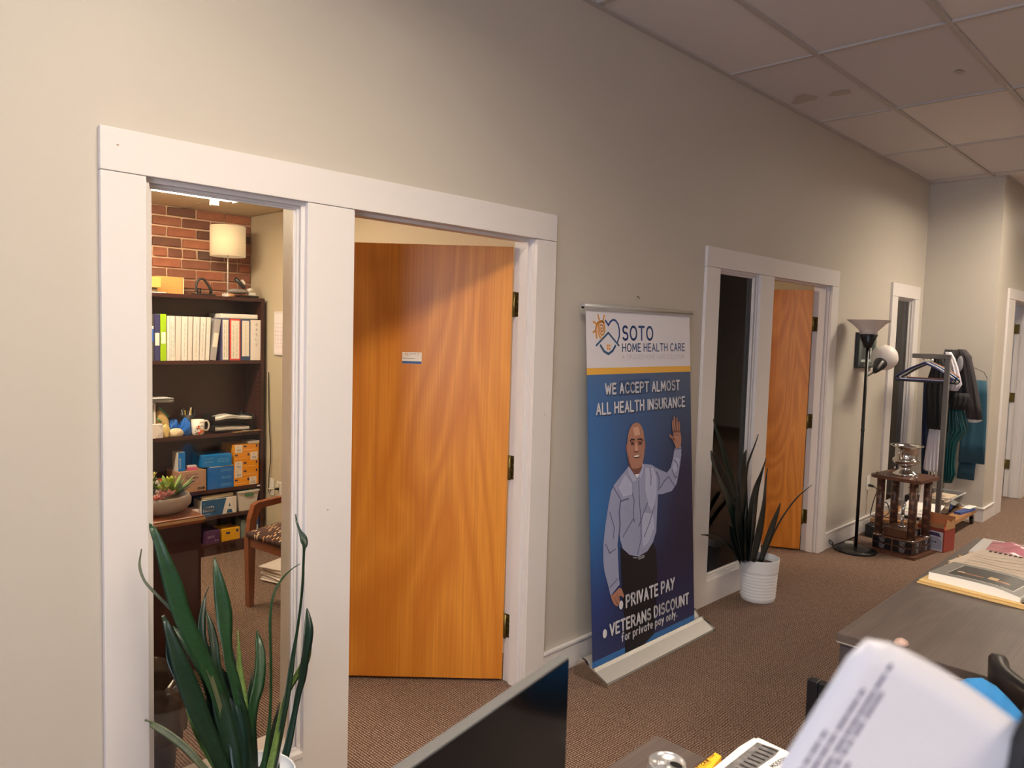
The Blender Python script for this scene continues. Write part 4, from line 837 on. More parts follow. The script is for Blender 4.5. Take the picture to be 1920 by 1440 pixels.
# ---------------- guest chair and papers under it
CH = M((132, 76, 46), .3, var=.15, vs=10, stretch=(1, 1, .2))
def seatfab():
    m, nt, b = new_mat('dashed_upholstery'); N = nt.nodes; Lk = nt.links; tc = N.new('ShaderNodeTexCoord')
    mp = N.new('ShaderNodeMapping'); mp.inputs['Rotation'].default_value = (0, 0, .12); Lk.new(tc.outputs['Object'], mp.inputs[0])
    br = N.new('ShaderNodeTexBrick'); br.inputs['Scale'].default_value = 23; br.inputs['Mortar Size'].default_value = .13; br.inputs['Brick Width'].default_value = .62; br.inputs['Row Height'].default_value = .45; br.offset = .37
    br.inputs['Color1'].default_value = (0, 0, 0, 1); br.inputs['Color2'].default_value = (1, 1, 1, 1); br.inputs['Mortar'].default_value = (0, 0, 0, 1); Lk.new(mp.outputs[0], br.inputs['Vector'])
    cr = N.new('ShaderNodeValToRGB'); e = cr.color_ramp.elements; cr.color_ramp.interpolation = 'CONSTANT'; e[0].color = lin((70, 46, 42)); e[1].position = .5; e[1].color = lin((206, 150, 96)); x = e.new(.7); x.color = lin((228, 204, 160))
    Lk.new(br.outputs['Color'], cr.inputs[0]); Lk.new(cr.outputs[0], b.inputs['Base Color']); b.inputs['Roughness'].default_value = .9; return m
gc = thing('guest_chair', 'wooden office armchair with brown and cream dashed seat, facing the desk', 'chair', (2.3, 1.56, 0))
CM = Matrix.Translation((2.03, 1.80, 0)) @ Matrix.Rotation(math.radians(7), 4, 'Z')      # local x = front to back, local y = -width
def leg(x, y, h, nm='leg', w0=.030, w1=.052):
    g = G(CM); v = []
    for z, ww in ((0, w0), (h, w1)): v += [(x-ww/2, y-.02, z), (x+ww/2, y-.02, z), (x+ww/2, y+.02, z), (x-ww/2, y+.02, z)]
    g.add(v, [(0, 3, 2, 1), (4, 5, 6, 7), (0, 1, 5, 4), (1, 2, 6, 5), (2, 3, 7, 6), (3, 0, 4, 7)]); return g.obj(nm, CH, gc)
leg(0, 0, .42); leg(0, -.56, .42); leg(.50, 0, .42, w1=.04); leg(.50, -.56, .42, w1=.04)
for y in (0, -.56):
    G(CM).prism([(-.022, .4205), (.026, .4205), (.032, .50), (.06, .575), (.62, .61), (.62, .64), (.045, .612), (.018, .60), (-.01, .52)], lambda a, b, t, y=y: (a, y-.02+t, b), .04).obj('arm', CH, gc)
G(CM).box(.02, .49, -.012, .012, .36, .4195, .002).obj('side_rail', CH, gc); G(CM).box(.02, .49, -.572, -.548, .36, .4195, .002).obj('side_rail', CH, gc); G(CM).box(-.012, .012, -.538, -.022, .36, .4195, .002).obj('front_rail', CH, gc)
rows = []
for i in range(13):
    u = i/12; row_ = []
    for k in range(13):
        v = k/12; h = .03+.055*(math.sin(PI*min(1, max(0, u)))**.4)*(math.sin(PI*v)**.4); row_.append((-.03+.56*u, -.005-.55*v, .418+h))
    rows.append(row_)
bot = [[(p[0], p[1], .421) for p in r_] for r_ in rows]
g = G(CM); g.grid(rows); g.grid(bot)
for a, b in ((rows[0], bot[0]), (rows[-1], bot[-1]), ([r_[0] for r_ in rows], [r_[0] for r_ in bot]), ([r_[-1] for r_ in rows], [r_[-1] for r_ in bot])): g.grid([a, b])
g.obj('seat_cushion', seatfab(), gc)
for y in (0, -.56): G(CM).prism([(.48, .4205), (.52, .4205), (.60, .88), (.565, .88)], lambda a, b, t, y=y: (a, y-.018+t, b), .036).obj('back_post', CH, gc)
G(CM).prism([(.52, .56), (.545, .56), (.60, .87), (.575, .87)], lambda a, b, t: (a, -.54+t, b), .52).obj('backrest', seatfab(), gc)
pf = thing('paper_stack', 'ragged stack of newspapers on the carpet under the office chair', 'papers', (2.45, 2.05, 0))
for k in range(12):
    a = rot((2.46, 2.06, 0), 12+random.uniform(-9, 9)); G(a).box(2.33+random.uniform(-.012, .012), 2.60, 1.90, 2.22+random.uniform(-.01, .01), .0005+.0085*k, .0005+.0085*k+.0075, .002).obj('newspaper', M([(226, 214, 200), (236, 228, 220), (206, 196, 190)][k % 3], .8), pf)
G(rot((2.46, 2.06, 0), 14)).box(2.40, 2.52, 2.0, 2.1, .1028, .1032).obj('yellow_print', M((230, 196, 120), .7), pf)
# business card on the first door
bcd = thing('business_card', 'small white business card stuck to the maple door', 'card', tuple(d1m @ Vector((.45, .0, 1.4875))))
G(d1m).box(.406, .495, .0003, .0009, 1.4875, 1.540).obj('card', M((236, 226, 216), .5), bcd)
G(d1m).box(.4065, .4945, .0009, .0012, 1.488, 1.499).obj('blue_band', M((66, 96, 150), .5), bcd)
fn = lambda u, v: d1m @ Vector((.495-u, .0014, 1.4875+v))
g = G(); write(g, 'SOTO', lambda u, v: fn(.036+u, .041+v), .0075, .7, width=.040); fakelines(g, lambda u, v: fn(.004+u, .022+v), .055, .006, 1); g.obj('lettering', M((40, 44, 84), .5), bcd)
g = G(); stroke(g, [(.018+.006*math.cos(a*.5), .045+.005*math.sin(a*.5)) for a in range(13)], .0012, fn); g.obj('sun_mark', M((226, 150, 60), .5), bcd)
g = G(); stroke(g, [(.02, .036), (.032, .038), (.034, .045), (.028, .049), (.022, .048)], .0006, fn); g.obj('heart_mark', M((70, 110, 160), .5), bcd)
# ============================================================ ROLL-UP BANNER
bn = thing('roll_up_banner', 'tall blue roll-up banner advertising home health care, standing against the wall', 'banner', (3.25, -.15, 0))
BX0, BX1 = 2.785, 3.705
def by(z): return -.15+.12*(z-.05)/1.74
def bpt(x, z, off=0.0): return (x, by(z)-off, z)
# aluminium base with chromed end caps
bprof = [(-.240, .002), (-.240, .016), (-.225, .024), (-.175, .050), (-.162, .062), (-.156, .060), (-.150, .05), (-.142, .064), (-.120, .088), (-.100, .094), (-.078, .084), (-.065, .060), (-.055, .030), (-.05, .002)]
G().prism(bprof, lambda a, b, t: (2.775+t, a, b), .985).obj('base', ALU, bn)
for x in (2.763, 3.7605):
    cp = [(a*1.02-.003 if i < 3 else a, b+(.003 if 0 < i < len(bprof)-1 else 0)) for i, (a, b) in enumerate(bprof)]
    G().prism(cp, lambda a, b, t, x=x: (x+t, a, b), .0115).obj('end_cap', CHROME, bn)
G().tube([(3.25, -.028, .0), (3.25, -.030, 1.0), (3.25, by(1.76)+.02, 1.76)], .007, 8).obj('support_pole', ALU, bn)
G().tube([(2.765, by(1.775)+.0, 1.777), (3.725, by(1.775), 1.777)], .013, 12).box(2.765, 3.725, by(1.775)-.009, by(1.775)+.009, 1.760, 1.774).obj('top_rail', ALU, bn)
def banner_mat():
    m, nt, b = new_mat('banner_print'); N = nt.nodes; Lk = nt.links; tc = N.new('ShaderNodeTexCoord'); mp = N.new('ShaderNodeMapping'); mp.inputs['Location'].default_value = (.465, .15, 0); Lk.new(tc.outputs['Object'], mp.inputs[0])
    sp = N.new('ShaderNodeSeparateXYZ'); Lk.new(mp.outputs[0], sp.inputs[0])
    def ramp(els, src, a, b_):
        mr = N.new('ShaderNodeMapRange'); mr.inputs[1].default_value = a; mr.inputs[2].default_value = b_; Lk.new(src, mr.inputs[0]); cr = N.new('ShaderNodeValToRGB'); e = cr.color_ramp.elements
        e[0].color = lin(els[0][1]); e[0].position = els[0][0]; e[1].color = lin(els[-1][1]); e[1].position = els[-1][0]
        for p, c_ in els[1:-1]: q = e.new(p); q.color = lin(c_)
        Lk.new(mr.outputs[0], cr.inputs[0]); return cr.outputs[0]
    left = ramp([(0, (44, 52, 96)), (.22, (44, 66, 128)), (.5, (46, 110, 176)), (.8, (56, 106, 168)), (1, (72, 110, 160))], sp.outputs[2], .05, 1.5)
    mid = ramp([(0, (40, 46, 88)), (.25, (34, 36, 72)), (.55, (48, 78, 128)), (.85, (62, 92, 140)), (1, (80, 100, 136))], sp.outputs[2], .05, 1.5)
    right = ramp([(0, (44, 48, 92)), (.3, (28, 24, 54)), (.6, (38, 36, 70)), (.85, (62, 80, 112)), (1, (84, 96, 124))], sp.outputs[2], .05, 1.5)
    def fac(a, b_):
        mr = N.new('ShaderNodeMapRange'); mr.inputs[1].default_value = a; mr.inputs[2].default_value = b_; mr.interpolation_type = 'SMOOTHSTEP'; Lk.new(sp.outputs[0], mr.inputs[0]); return mr.outputs[0]
    m1 = N.new('ShaderNodeMix'); m1.data_type = 'RGBA'; Lk.new(fac(0, .38), m1.inputs[0]); Lk.new(left, m1.inputs[6]); Lk.new(mid, m1.inputs[7])
    m2 = N.new('ShaderNodeMix'); m2.data_type = 'RGBA'; Lk.new(fac(.35, .85), m2.inputs[0]); Lk.new(m1.outputs[2], m2.inputs[6]); Lk.new(right, m2.inputs[7])
    # strips: bright blue leader at the foot, yellow band, white head
    def step(a):
        q = N.new('ShaderNodeMath'); q.operation = 'GREATER_THAN'; q.inputs[1].default_value = a; Lk.new(sp.outputs[2], q.inputs[0]); return q.outputs[0]
    m3 = N.new('ShaderNodeMix'); m3.data_type = 'RGBA'; m3.inputs[6].default_value = lin((52, 110, 176)); Lk.new(step(.085), m3.inputs[0]); Lk.new(m2.outputs[2], m3.inputs[7])
    m4 = N.new('ShaderNodeMix'); m4.data_type = 'RGBA'; m4.inputs[7].default_value = lin((232, 176, 74)); Lk.new(step(1.452), m4.inputs[0]); Lk.new(m3.outputs[2], m4.inputs[6])
    m5 = N.new('ShaderNodeMix'); m5.data_type = 'RGBA'; m5.inputs[7].default_value = lin((222, 218, 226)); Lk.new(step(1.484), m5.inputs[0]); Lk.new(m4.outputs[2], m5.inputs[6])
    Lk.new(m5.outputs[2], b.inputs['Base Color']); b.inputs['Roughness'].default_value = .42; return m
xs_ = [BX0+(BX1-BX0)*i/24 for i in range(25)]; zs_ = [.052+(1.762-.052)*i/30 for i in range(31)]
wv = lambda x, z: .0
g = G(); g.grid([[bpt(x, z) for x in xs_] for z in zs_]); g.grid([[bpt(x, z, -.0008) for x in xs_] for z in zs_])
g.obj('printed_sheet', banner_mat(), bn)
BL = [0]
def bprint(name, polys=(), strokes=(), mat=None, layer=1):
    g = G(); off = .0006*layer
    for p in polys:
        bm = bmesh.new(); vs = [bm.verts.new(bpt(x, z, off)) for x, z in p]
        for a in range(len(vs)): bm.edges.new((vs[a], vs[(a+1) % len(vs)]))
        bmesh.ops.triangle_fill(bm, edges=bm.edges[:], use_beauty=True); bm.verts.index_update()
        g.add([v.co for v in bm.verts], [[v.index for v in f.verts] for f in bm.faces]); bm.free()
    for p, hw in strokes: stroke(g, p, hw, lambda x, z: bpt(x, z, off))
    o = g.obj(name, mat, bn)
    if name in ('shirt_light', 'shirt_folds', 'eyes_and_brows', 'face_shade', 'hand_lines', 'finger_lines', 'logo_window', 'face_light'): o['kind'] = 'stuff'
    return o
def btext(s, ends, h, th, name, mat, layer=1, dx=0, dz=0):
    (x0, z0), (x1, z1) = ends; sl = (z1-z0)/(x1-x0); g = G()
    write(g, s, lambda u, v: bpt(x0+u+dx, z0+v+dz, .0006*layer), h, th, width=x1-x0, slope=sl); return g.obj(name, mat, bn)
INK = M((66, 92, 150), .5); INK2 = M((60, 96, 134), .5); SUNC = M((232, 160, 70), .5); WHT = M((216, 216, 226), .5); SHD = M((26, 32, 56), .5)
# logo
cxs = [(2.904, 1.671)][0]
spir = [(cxs[0]+(.004+.036*t/26)*.82*math.cos(t*.62+1.2), cxs[1]+(.004+.042*t/26)*math.sin(t*.62+1.2)) for t in range(27)]
bprint('logo_sun', strokes=[(spir, .0045), ([(2.879, 1.701), (2.862, 1.684), (2.858, 1.666), (2.864, 1.629)], .006), ([(2.871, 1.699), (2.905, 1.710), (2.925, 1.702)], .006), ([(2.876, 1.739), (2.886, 1.715)], .005), ([(2.926, 1.738), (2.917, 1.716)], .005), ([(2.841, 1.704), (2.863, 1.696)], .005), ([(2.838, 1.655), (2.858, 1.662)], .005)], mat=SUNC)
bprint('logo_heart', strokes=[([(2.935, 1.713), (2.958, 1.691), (2.973, 1.708), (2.997, 1.719), (3.018, 1.715), (3.038, 1.697), (3.047, 1.670), (3.046, 1.640), (3.029, 1.608)], .0055)], mat=INK)
bprint('logo_roof', strokes=[([(2.860, 1.592), (2.956, 1.654), (3.040, 1.593)], .0055), ([(2.893, 1.592), (2.920, 1.564), (2.954, 1.551), (2.989, 1.567), (3.012, 1.591)], .0065)], mat=INK2)
wq = [(2.942, 1.597), (2.955, 1.597), (2.955, 1.586), (2.941, 1.586)]; dxw = [(2.958, 1.597)][0][0]-wq[0][0]; dzw = wq[0][1]-[(2.941, 1.582)][0][1]
bprint('logo_window', polys=[[(x+i*dxw, z-j*dzw) for x, z in wq] for i in (0, 1) for j in (0, 1)], mat=SUNC)
btext('SOTO', [(3.074, 1.622), (3.338, 1.625)], .066, 1.15, 'lettering', INK)
btext('HOME HEALTH CARE', [(3.070, 1.563), (3.647, 1.569)], .038, 1.1, 'lettering', M((58, 92, 140), .5))
btext('A TRUSTED HOME CARE SOLUTION', [(3.069, 1.525), (3.636, 1.525)], .022, .4, 'lettering', M((150, 152, 166), .5))
bprint('highlight_panel', polys=[[(3.036, 1.419), (3.302, 1.423), (3.300, 1.347), (3.033, 1.341)]], mat=M((48, 78, 124), .45))
for s_, e_, h_ in (('WE ACCEPT ALMOST', [(2.924, 1.357), (3.586, 1.356)], .048), ('ALL HEALTH INSURANCE', [(2.851, 1.262), (3.637, 1.263)], .050)):
    btext(s_, e_, h_, 1.5, 'letter_shadow', SHD, 3, .004, -.004); btext(s_, e_, h_, 1.3, 'lettering', WHT, 4)
# printed person
SKIN = M((172, 122, 104), .5); SKD = M((128, 84, 74), .5); SHIRT = M((150, 156, 190), .5); SHL = M((172, 178, 208), .5); SHK = M((106, 108, 146), .5); PANT = M((20, 17, 28), .5)
TR = [(3.021, 0.591), (3.097, 0.546), (3.174, 0.521), (3.306, 0.570), (3.337, 0.520), (3.341, 0.437), (3.343, 0.366), (3.333, 0.286), (3.321, 0.195), (3.301, 0.083), (3.209, 0.055), (3.159, 0.029), (3.044, 0.045), (3.045, 0.129), (3.042, 0.241), (3.034, 0.322), (3.024, 0.468)]
bprint('trousers', [TR], mat=PANT, layer=1)
bprint('left_sleeve', [[(2.978, 0.906), (3.026, 0.823), (3.014, 0.747), (3.012, 0.675), (2.998, 0.612), (3.001, 0.528), (3.005, 0.439), (3.010, 0.410), (2.934, 0.369), (2.918, 0.420), (2.890, 0.496), (2.881, 0.552), (2.885, 0.632), (2.903, 0.721), (2.930, 0.814), (2.952, 0.877)]], mat=SHIRT, layer=2)
bprint('torso', [[(3.095, 0.981), (3.063, 0.962), (3.029, 0.941), (2.973, 0.905), (2.986, 0.861), (3.023, 0.823), (3.014, 0.747), (3.012, 0.675), (3.020, 0.630), (3.042, 0.581), (3.097, 0.540), (3.174, 0.517), (3.254, 0.530), (3.306, 0.567), (3.338, 0.620), (3.346, 0.695), (3.360, 0.811), (3.397, 0.806), (3.494, 0.811), (3.545, 0.847), (3.575, 0.928), (3.594, 0.994), (3.596, 1.041), (3.528, 1.039), (3.512, 0.990), (3.487, 0.938), (3.448, 0.915), (3.390, 0.936), (3.343, 0.954), (3.308, 0.972), (3.227, 0.986), (3.215, 0.965), (3.174, 0.921)]], mat=SHIRT, layer=3)
bprint('shirt_light', [[(3.247, 0.964), (3.318, 0.956), (3.347, 0.906), (3.344, 0.813), (3.310, 0.724), (3.271, 0.765), (3.243, 0.850)], [(3.072, 0.950), (3.127, 0.898), (3.125, 0.842), (3.050, 0.841), (3.014, 0.890)], [(3.220, 0.738), (3.310, 0.712), (3.318, 0.641), (3.265, 0.575), (3.214, 0.555), (3.207, 0.659)], [(3.521, 0.989), (3.577, 0.977), (3.558, 0.930), (3.519, 0.898), (3.503, 0.936)]], mat=SHL, layer=4)
bprint('shirt_folds', strokes=[([(3.026, 0.821), (3.058, 0.823), (3.096, 0.825)], .004), ([(3.026, 0.820), (3.015, 0.769), (3.020, 0.713), (3.013, 0.664)], .005), ([(3.130, 0.847), (3.143, 0.806), (3.134, 0.751), (3.140, 0.699)], .003), ([(3.185, 0.903), (3.188, 0.805), (3.199, 0.690), (3.198, 0.604), (3.164, 0.530)], .003), ([(3.366, 0.834), (3.373, 0.892), (3.348, 0.930)], .004), ([(3.382, 0.843), (3.420, 0.874), (3.464, 0.893)], .004), ([(3.464, 0.893), (3.495, 0.859), (3.517, 0.838)], .004), ([(3.497, 0.925), (3.529, 0.879), (3.546, 0.883)], .004), ([(3.521, 0.977), (3.548, 0.956), (3.558, 0.930)], .004), ([(3.261, 0.778), (3.219, 0.726), (3.178, 0.670)], .003), ([(3.322, 0.757), (3.278, 0.677), (3.226, 0.610)], .003), ([(3.043, 0.642), (3.092, 0.684), (3.131, 0.717)], .003), ([(2.938, 0.780), (2.972, 0.699), (2.961, 0.646)], .003), ([(2.900, 0.630), (2.932, 0.580), (2.978, 0.593)], .003), ([(2.969, 0.902), (3.031, 0.827)], .003), ([(3.527, 1.035), (3.594, 1.032)], .003), ([(2.927, 0.412), (2.993, 0.442)], .003), ([(3.287, 0.960), (3.298, 0.912), (3.292, 0.866)], .003)], mat=SHK, layer=5)
bprint('neck', [[(3.096, 1.014), (3.228, 1.001), (3.219, 0.967), (3.186, 0.935), (3.157, 0.939), (3.110, 0.968)]], mat=SKD, layer=4)
bprint('undershirt', [[(3.151, 0.940), (3.194, 0.938), (3.174, 0.918)]], mat=WHT, layer=5)
bprint('collar', [[(3.093, 0.984), (3.101, 0.985), (3.134, 0.954), (3.166, 0.911), (3.137, 0.903), (3.100, 0.947)], [(3.220, 0.990), (3.231, 0.983), (3.226, 0.949), (3.201, 0.915), (3.188, 0.925), (3.212, 0.951)]], mat=SHL, layer=6)
bprint('head', [[(3.170, 1.202), (3.141, 1.197), (3.113, 1.175), (3.098, 1.143), (3.091, 1.110), (3.087, 1.071), (3.091, 1.031), (3.102, 1.000), (3.129, 0.972), (3.158, 0.961), (3.192, 0.962), (3.217, 0.979), (3.230, 1.012), (3.239, 1.045), (3.242, 1.074), (3.241, 1.114), (3.235, 1.152), (3.216, 1.182), (3.194, 1.198)]], mat=SKIN, layer=7)
bprint('ear', [[(3.241, 1.104), (3.249, 1.099), (3.248, 1.065), (3.237, 1.048)], [(3.090, 1.099), (3.081, 1.096), (3.081, 1.071), (3.089, 1.054)]], mat=M((160, 96, 84), .5), layer=7)
bprint('face_shade', [[(3.129, 0.975), (3.158, 0.968), (3.192, 0.970), (3.212, 0.979), (3.202, 0.962), (3.158, 0.961)], [(3.092, 1.031), (3.099, 1.047), (3.106, 1.013), (3.120, 0.989), (3.113, 0.986), (3.098, 1.003)], [(3.114, 1.112), (3.148, 1.112), (3.152, 1.089), (3.123, 1.089)], [(3.182, 1.109), (3.221, 1.105), (3.217, 1.083), (3.183, 1.086)], [(3.144, 1.060), (3.188, 1.058), (3.182, 1.049), (3.149, 1.051)]], mat=SKD, layer=8)
bprint('face_light', [[(3.160, 1.098), (3.172, 1.097), (3.182, 1.062), (3.166, 1.057), (3.151, 1.064)], [(3.140, 1.179), (3.189, 1.181), (3.203, 1.140), (3.154, 1.133)]], mat=M((206, 158, 138), .5), layer=9)
bprint('eyes_and_brows', [[(3.124, 1.103), (3.145, 1.103), (3.143, 1.095), (3.125, 1.095)], [(3.191, 1.100), (3.213, 1.098), (3.211, 1.090), (3.193, 1.092)]], [([(3.115, 1.115), (3.126, 1.121), (3.151, 1.117)], .004), ([(3.180, 1.116), (3.204, 1.117), (3.223, 1.108)], .004)], mat=M((56, 36, 34), .5), layer=10)
bprint('mouth', [[(3.131, 1.036), (3.170, 1.038), (3.201, 1.033), (3.189, 1.022), (3.150, 1.023)]], mat=M((92, 40, 40), .5), layer=10)
bprint('teeth', [[(3.137, 1.035), (3.170, 1.037), (3.195, 1.032), (3.184, 1.028), (3.150, 1.028)]], mat=M((236, 226, 222), .5), layer=11)
HP = [[(3.506, 1.136), (3.584, 1.131), (3.594, 1.085), (3.586, 1.042), (3.540, 1.034), (3.524, 1.064), (3.494, 1.098), (3.477, 1.109), (3.488, 1.114), (3.516, 1.100)]]
bprint('raised_hand', HP, [([(3.510, 1.186), (3.515, 1.128)], .0075), ([(3.526, 1.207), (3.532, 1.130)], .0075), ([(3.552, 1.199), (3.554, 1.128)], .0075), ([(3.573, 1.177), (3.575, 1.124)], .007), ([(3.483, 1.111), (3.524, 1.085)], .008)], mat=SKIN, layer=7)
bprint('hand_lines', strokes=[([(3.515, 1.133), (3.581, 1.124)], .002), ([(3.516, 1.116), (3.564, 1.106)], .002), ([(3.522, 1.170), (3.525, 1.135)], .0016), ([(3.542, 1.180), (3.545, 1.133)], .0016), ([(3.564, 1.167), (3.566, 1.131)], .0016)], mat=SKD, layer=8)
bprint('lowered_hand', [[(2.933, 0.367), (3.006, 0.395), (3.025, 0.383), (3.045, 0.346), (3.035, 0.337), (3.018, 0.352), (3.003, 0.353), (3.009, 0.319), (2.985, 0.305), (2.959, 0.322)]], mat=SKIN, layer=4)
bprint('finger_lines', strokes=[([(2.961, 0.360), (2.986, 0.317)], .002), ([(2.983, 0.371), (2.999, 0.335)], .002)], mat=SKD, layer=5)
bprint('belt_buckle', strokes=[([(3.169, 0.513), (3.221, 0.514), (3.219, 0.505), (3.173, 0.504)], .003), ([(3.125, 0.521), (3.159, 0.513)], .003)], mat=M((150, 150, 160), .4), layer=6)
for s_, e_, h_, th in (('PRIVATE PAY', [(3.058, 0.286), (3.498, 0.282)], .056, 1.35), ('VETERANS DISCOUNT', [(2.922, 0.179), (3.639, 0.169)], .053, 1.35), ('for private pay only.', [(3.014, 0.125), (3.519, 0.123)], .040, 1.25)):
    btext(s_, e_, h_, th, 'lettering', WHT, 8)
for p in ([(3.014, 0.307)], [(2.878, 0.200)]):
    c_ = p[0]; bprint('bullet', [[(c_[0]+.017*math.cos(a*PI/8), c_[1]+.022*math.sin(a*PI/8)) for a in range(16)]], mat=WHT, layer=8)
nl = G().cyl(((3.277, 0.02, 1.848)), ((3.249, 0, 1.846)), .0035, 8).tube([(3.256, 0.005, 1.847), (3.28, 0.008, 1.837)], .0016, 6); tag(nl.obj('wall_nail', M((50, 40, 36), .5)), 'dark nail in the wall above the banner', 'nail')

# ============================================================ SNAKE PLANTS
LG = [M((25, 58, 32), .38, var=.5, vs=40, stretch=(1, 1, 2.6)), M((18, 42, 27), .38, var=.45, vs=40, stretch=(1, 1, 2.6)), M((96, 122, 64), .45, var=.5, vs=50, stretch=(1, 1, 2.5)), M((16, 42, 36), .35, var=.25, vs=16), M((78, 84, 60), .5, var=.35, vs=40)]
def leaf(pts, parent, mat, fold=.22):
    P = cat(pts, 5); rows = []
    for i, p in enumerate(P):
        c_ = Vector(p[:3]); w_ = max(.0012, p[3]); t = (Vector(P[min(i+1, len(P)-1)][:3])-Vector(P[max(i-1, 0)][:3])).normalized()
        s_ = Vector((t.z, 0, -t.x)); s_ = s_-s_.dot(t)*t
        if s_.length < .05: s_ = Vector((1, 0, 0))
        s_.normalize(); s_ = Matrix.Rotation(.35*math.sin(i*.13+pts[0][0]*40), 3, t) @ s_
        n_ = t.cross(s_).normalized(); n_ = n_ if n_.y < 0 else -n_; H = w_/2
        rows.append([c_-s_*H, c_-s_*H*.5-n_*H*fold*.75, c_-n_*H*fold*1.3, c_+s_*H*.5-n_*H*fold*.75, c_+s_*H, c_+s_*H*.5-n_*(H*fold*.75+.003), c_-n_*(H*fold*1.3+.004), c_-s_*H*.5-n_*(H*fold*.75+.003)])
    g = G(); g.grid(rows, True, True); g.add(rows[0], [tuple(range(8))]); g.add(rows[-1], [tuple(range(8))]); return g.obj('leaf', mat, parent)
def pot(name_parent, c, r, h):
    prof = [(0, 0), (r*.80, 0), (r*.83, .006)]
    zz = .02
    while zz < h*.68: prof += [(r*(.84+.11*zz/h), zz), (r*(.865+.11*zz/h), zz+.007), (r*(.84+.11*(zz+.014)/h), zz+.014)]; zz += .02
    prof += [(r*.95, h*.70), (r*.955, h*.71), (r*.98, h-.006), (r*.985, h-.001), (r*.982, h), (r*.952, h), (r*.948, h-.002), (r*.92, h-.045), (0, h-.05)]
    G().lathe((c[0], c[1], 0), prof, 40).obj('pot', M((232, 232, 236), .35), name_parent)
    G().lathe((c[0], c[1], h-.044), [(0, .012), (r*.5, .01), (r*.9, .0)], 24).obj('soil', M((50, 38, 30), .9, var=.4, vs=60, bump=1, bs=80), name_parent)
P1 = thing('snake_plant', 'large snake plant with long curling leaves in a white pot before the office window', 'potted plant', (1.0, -.27, 0))
pot(P1, (1.0, -.27), .135, .325)
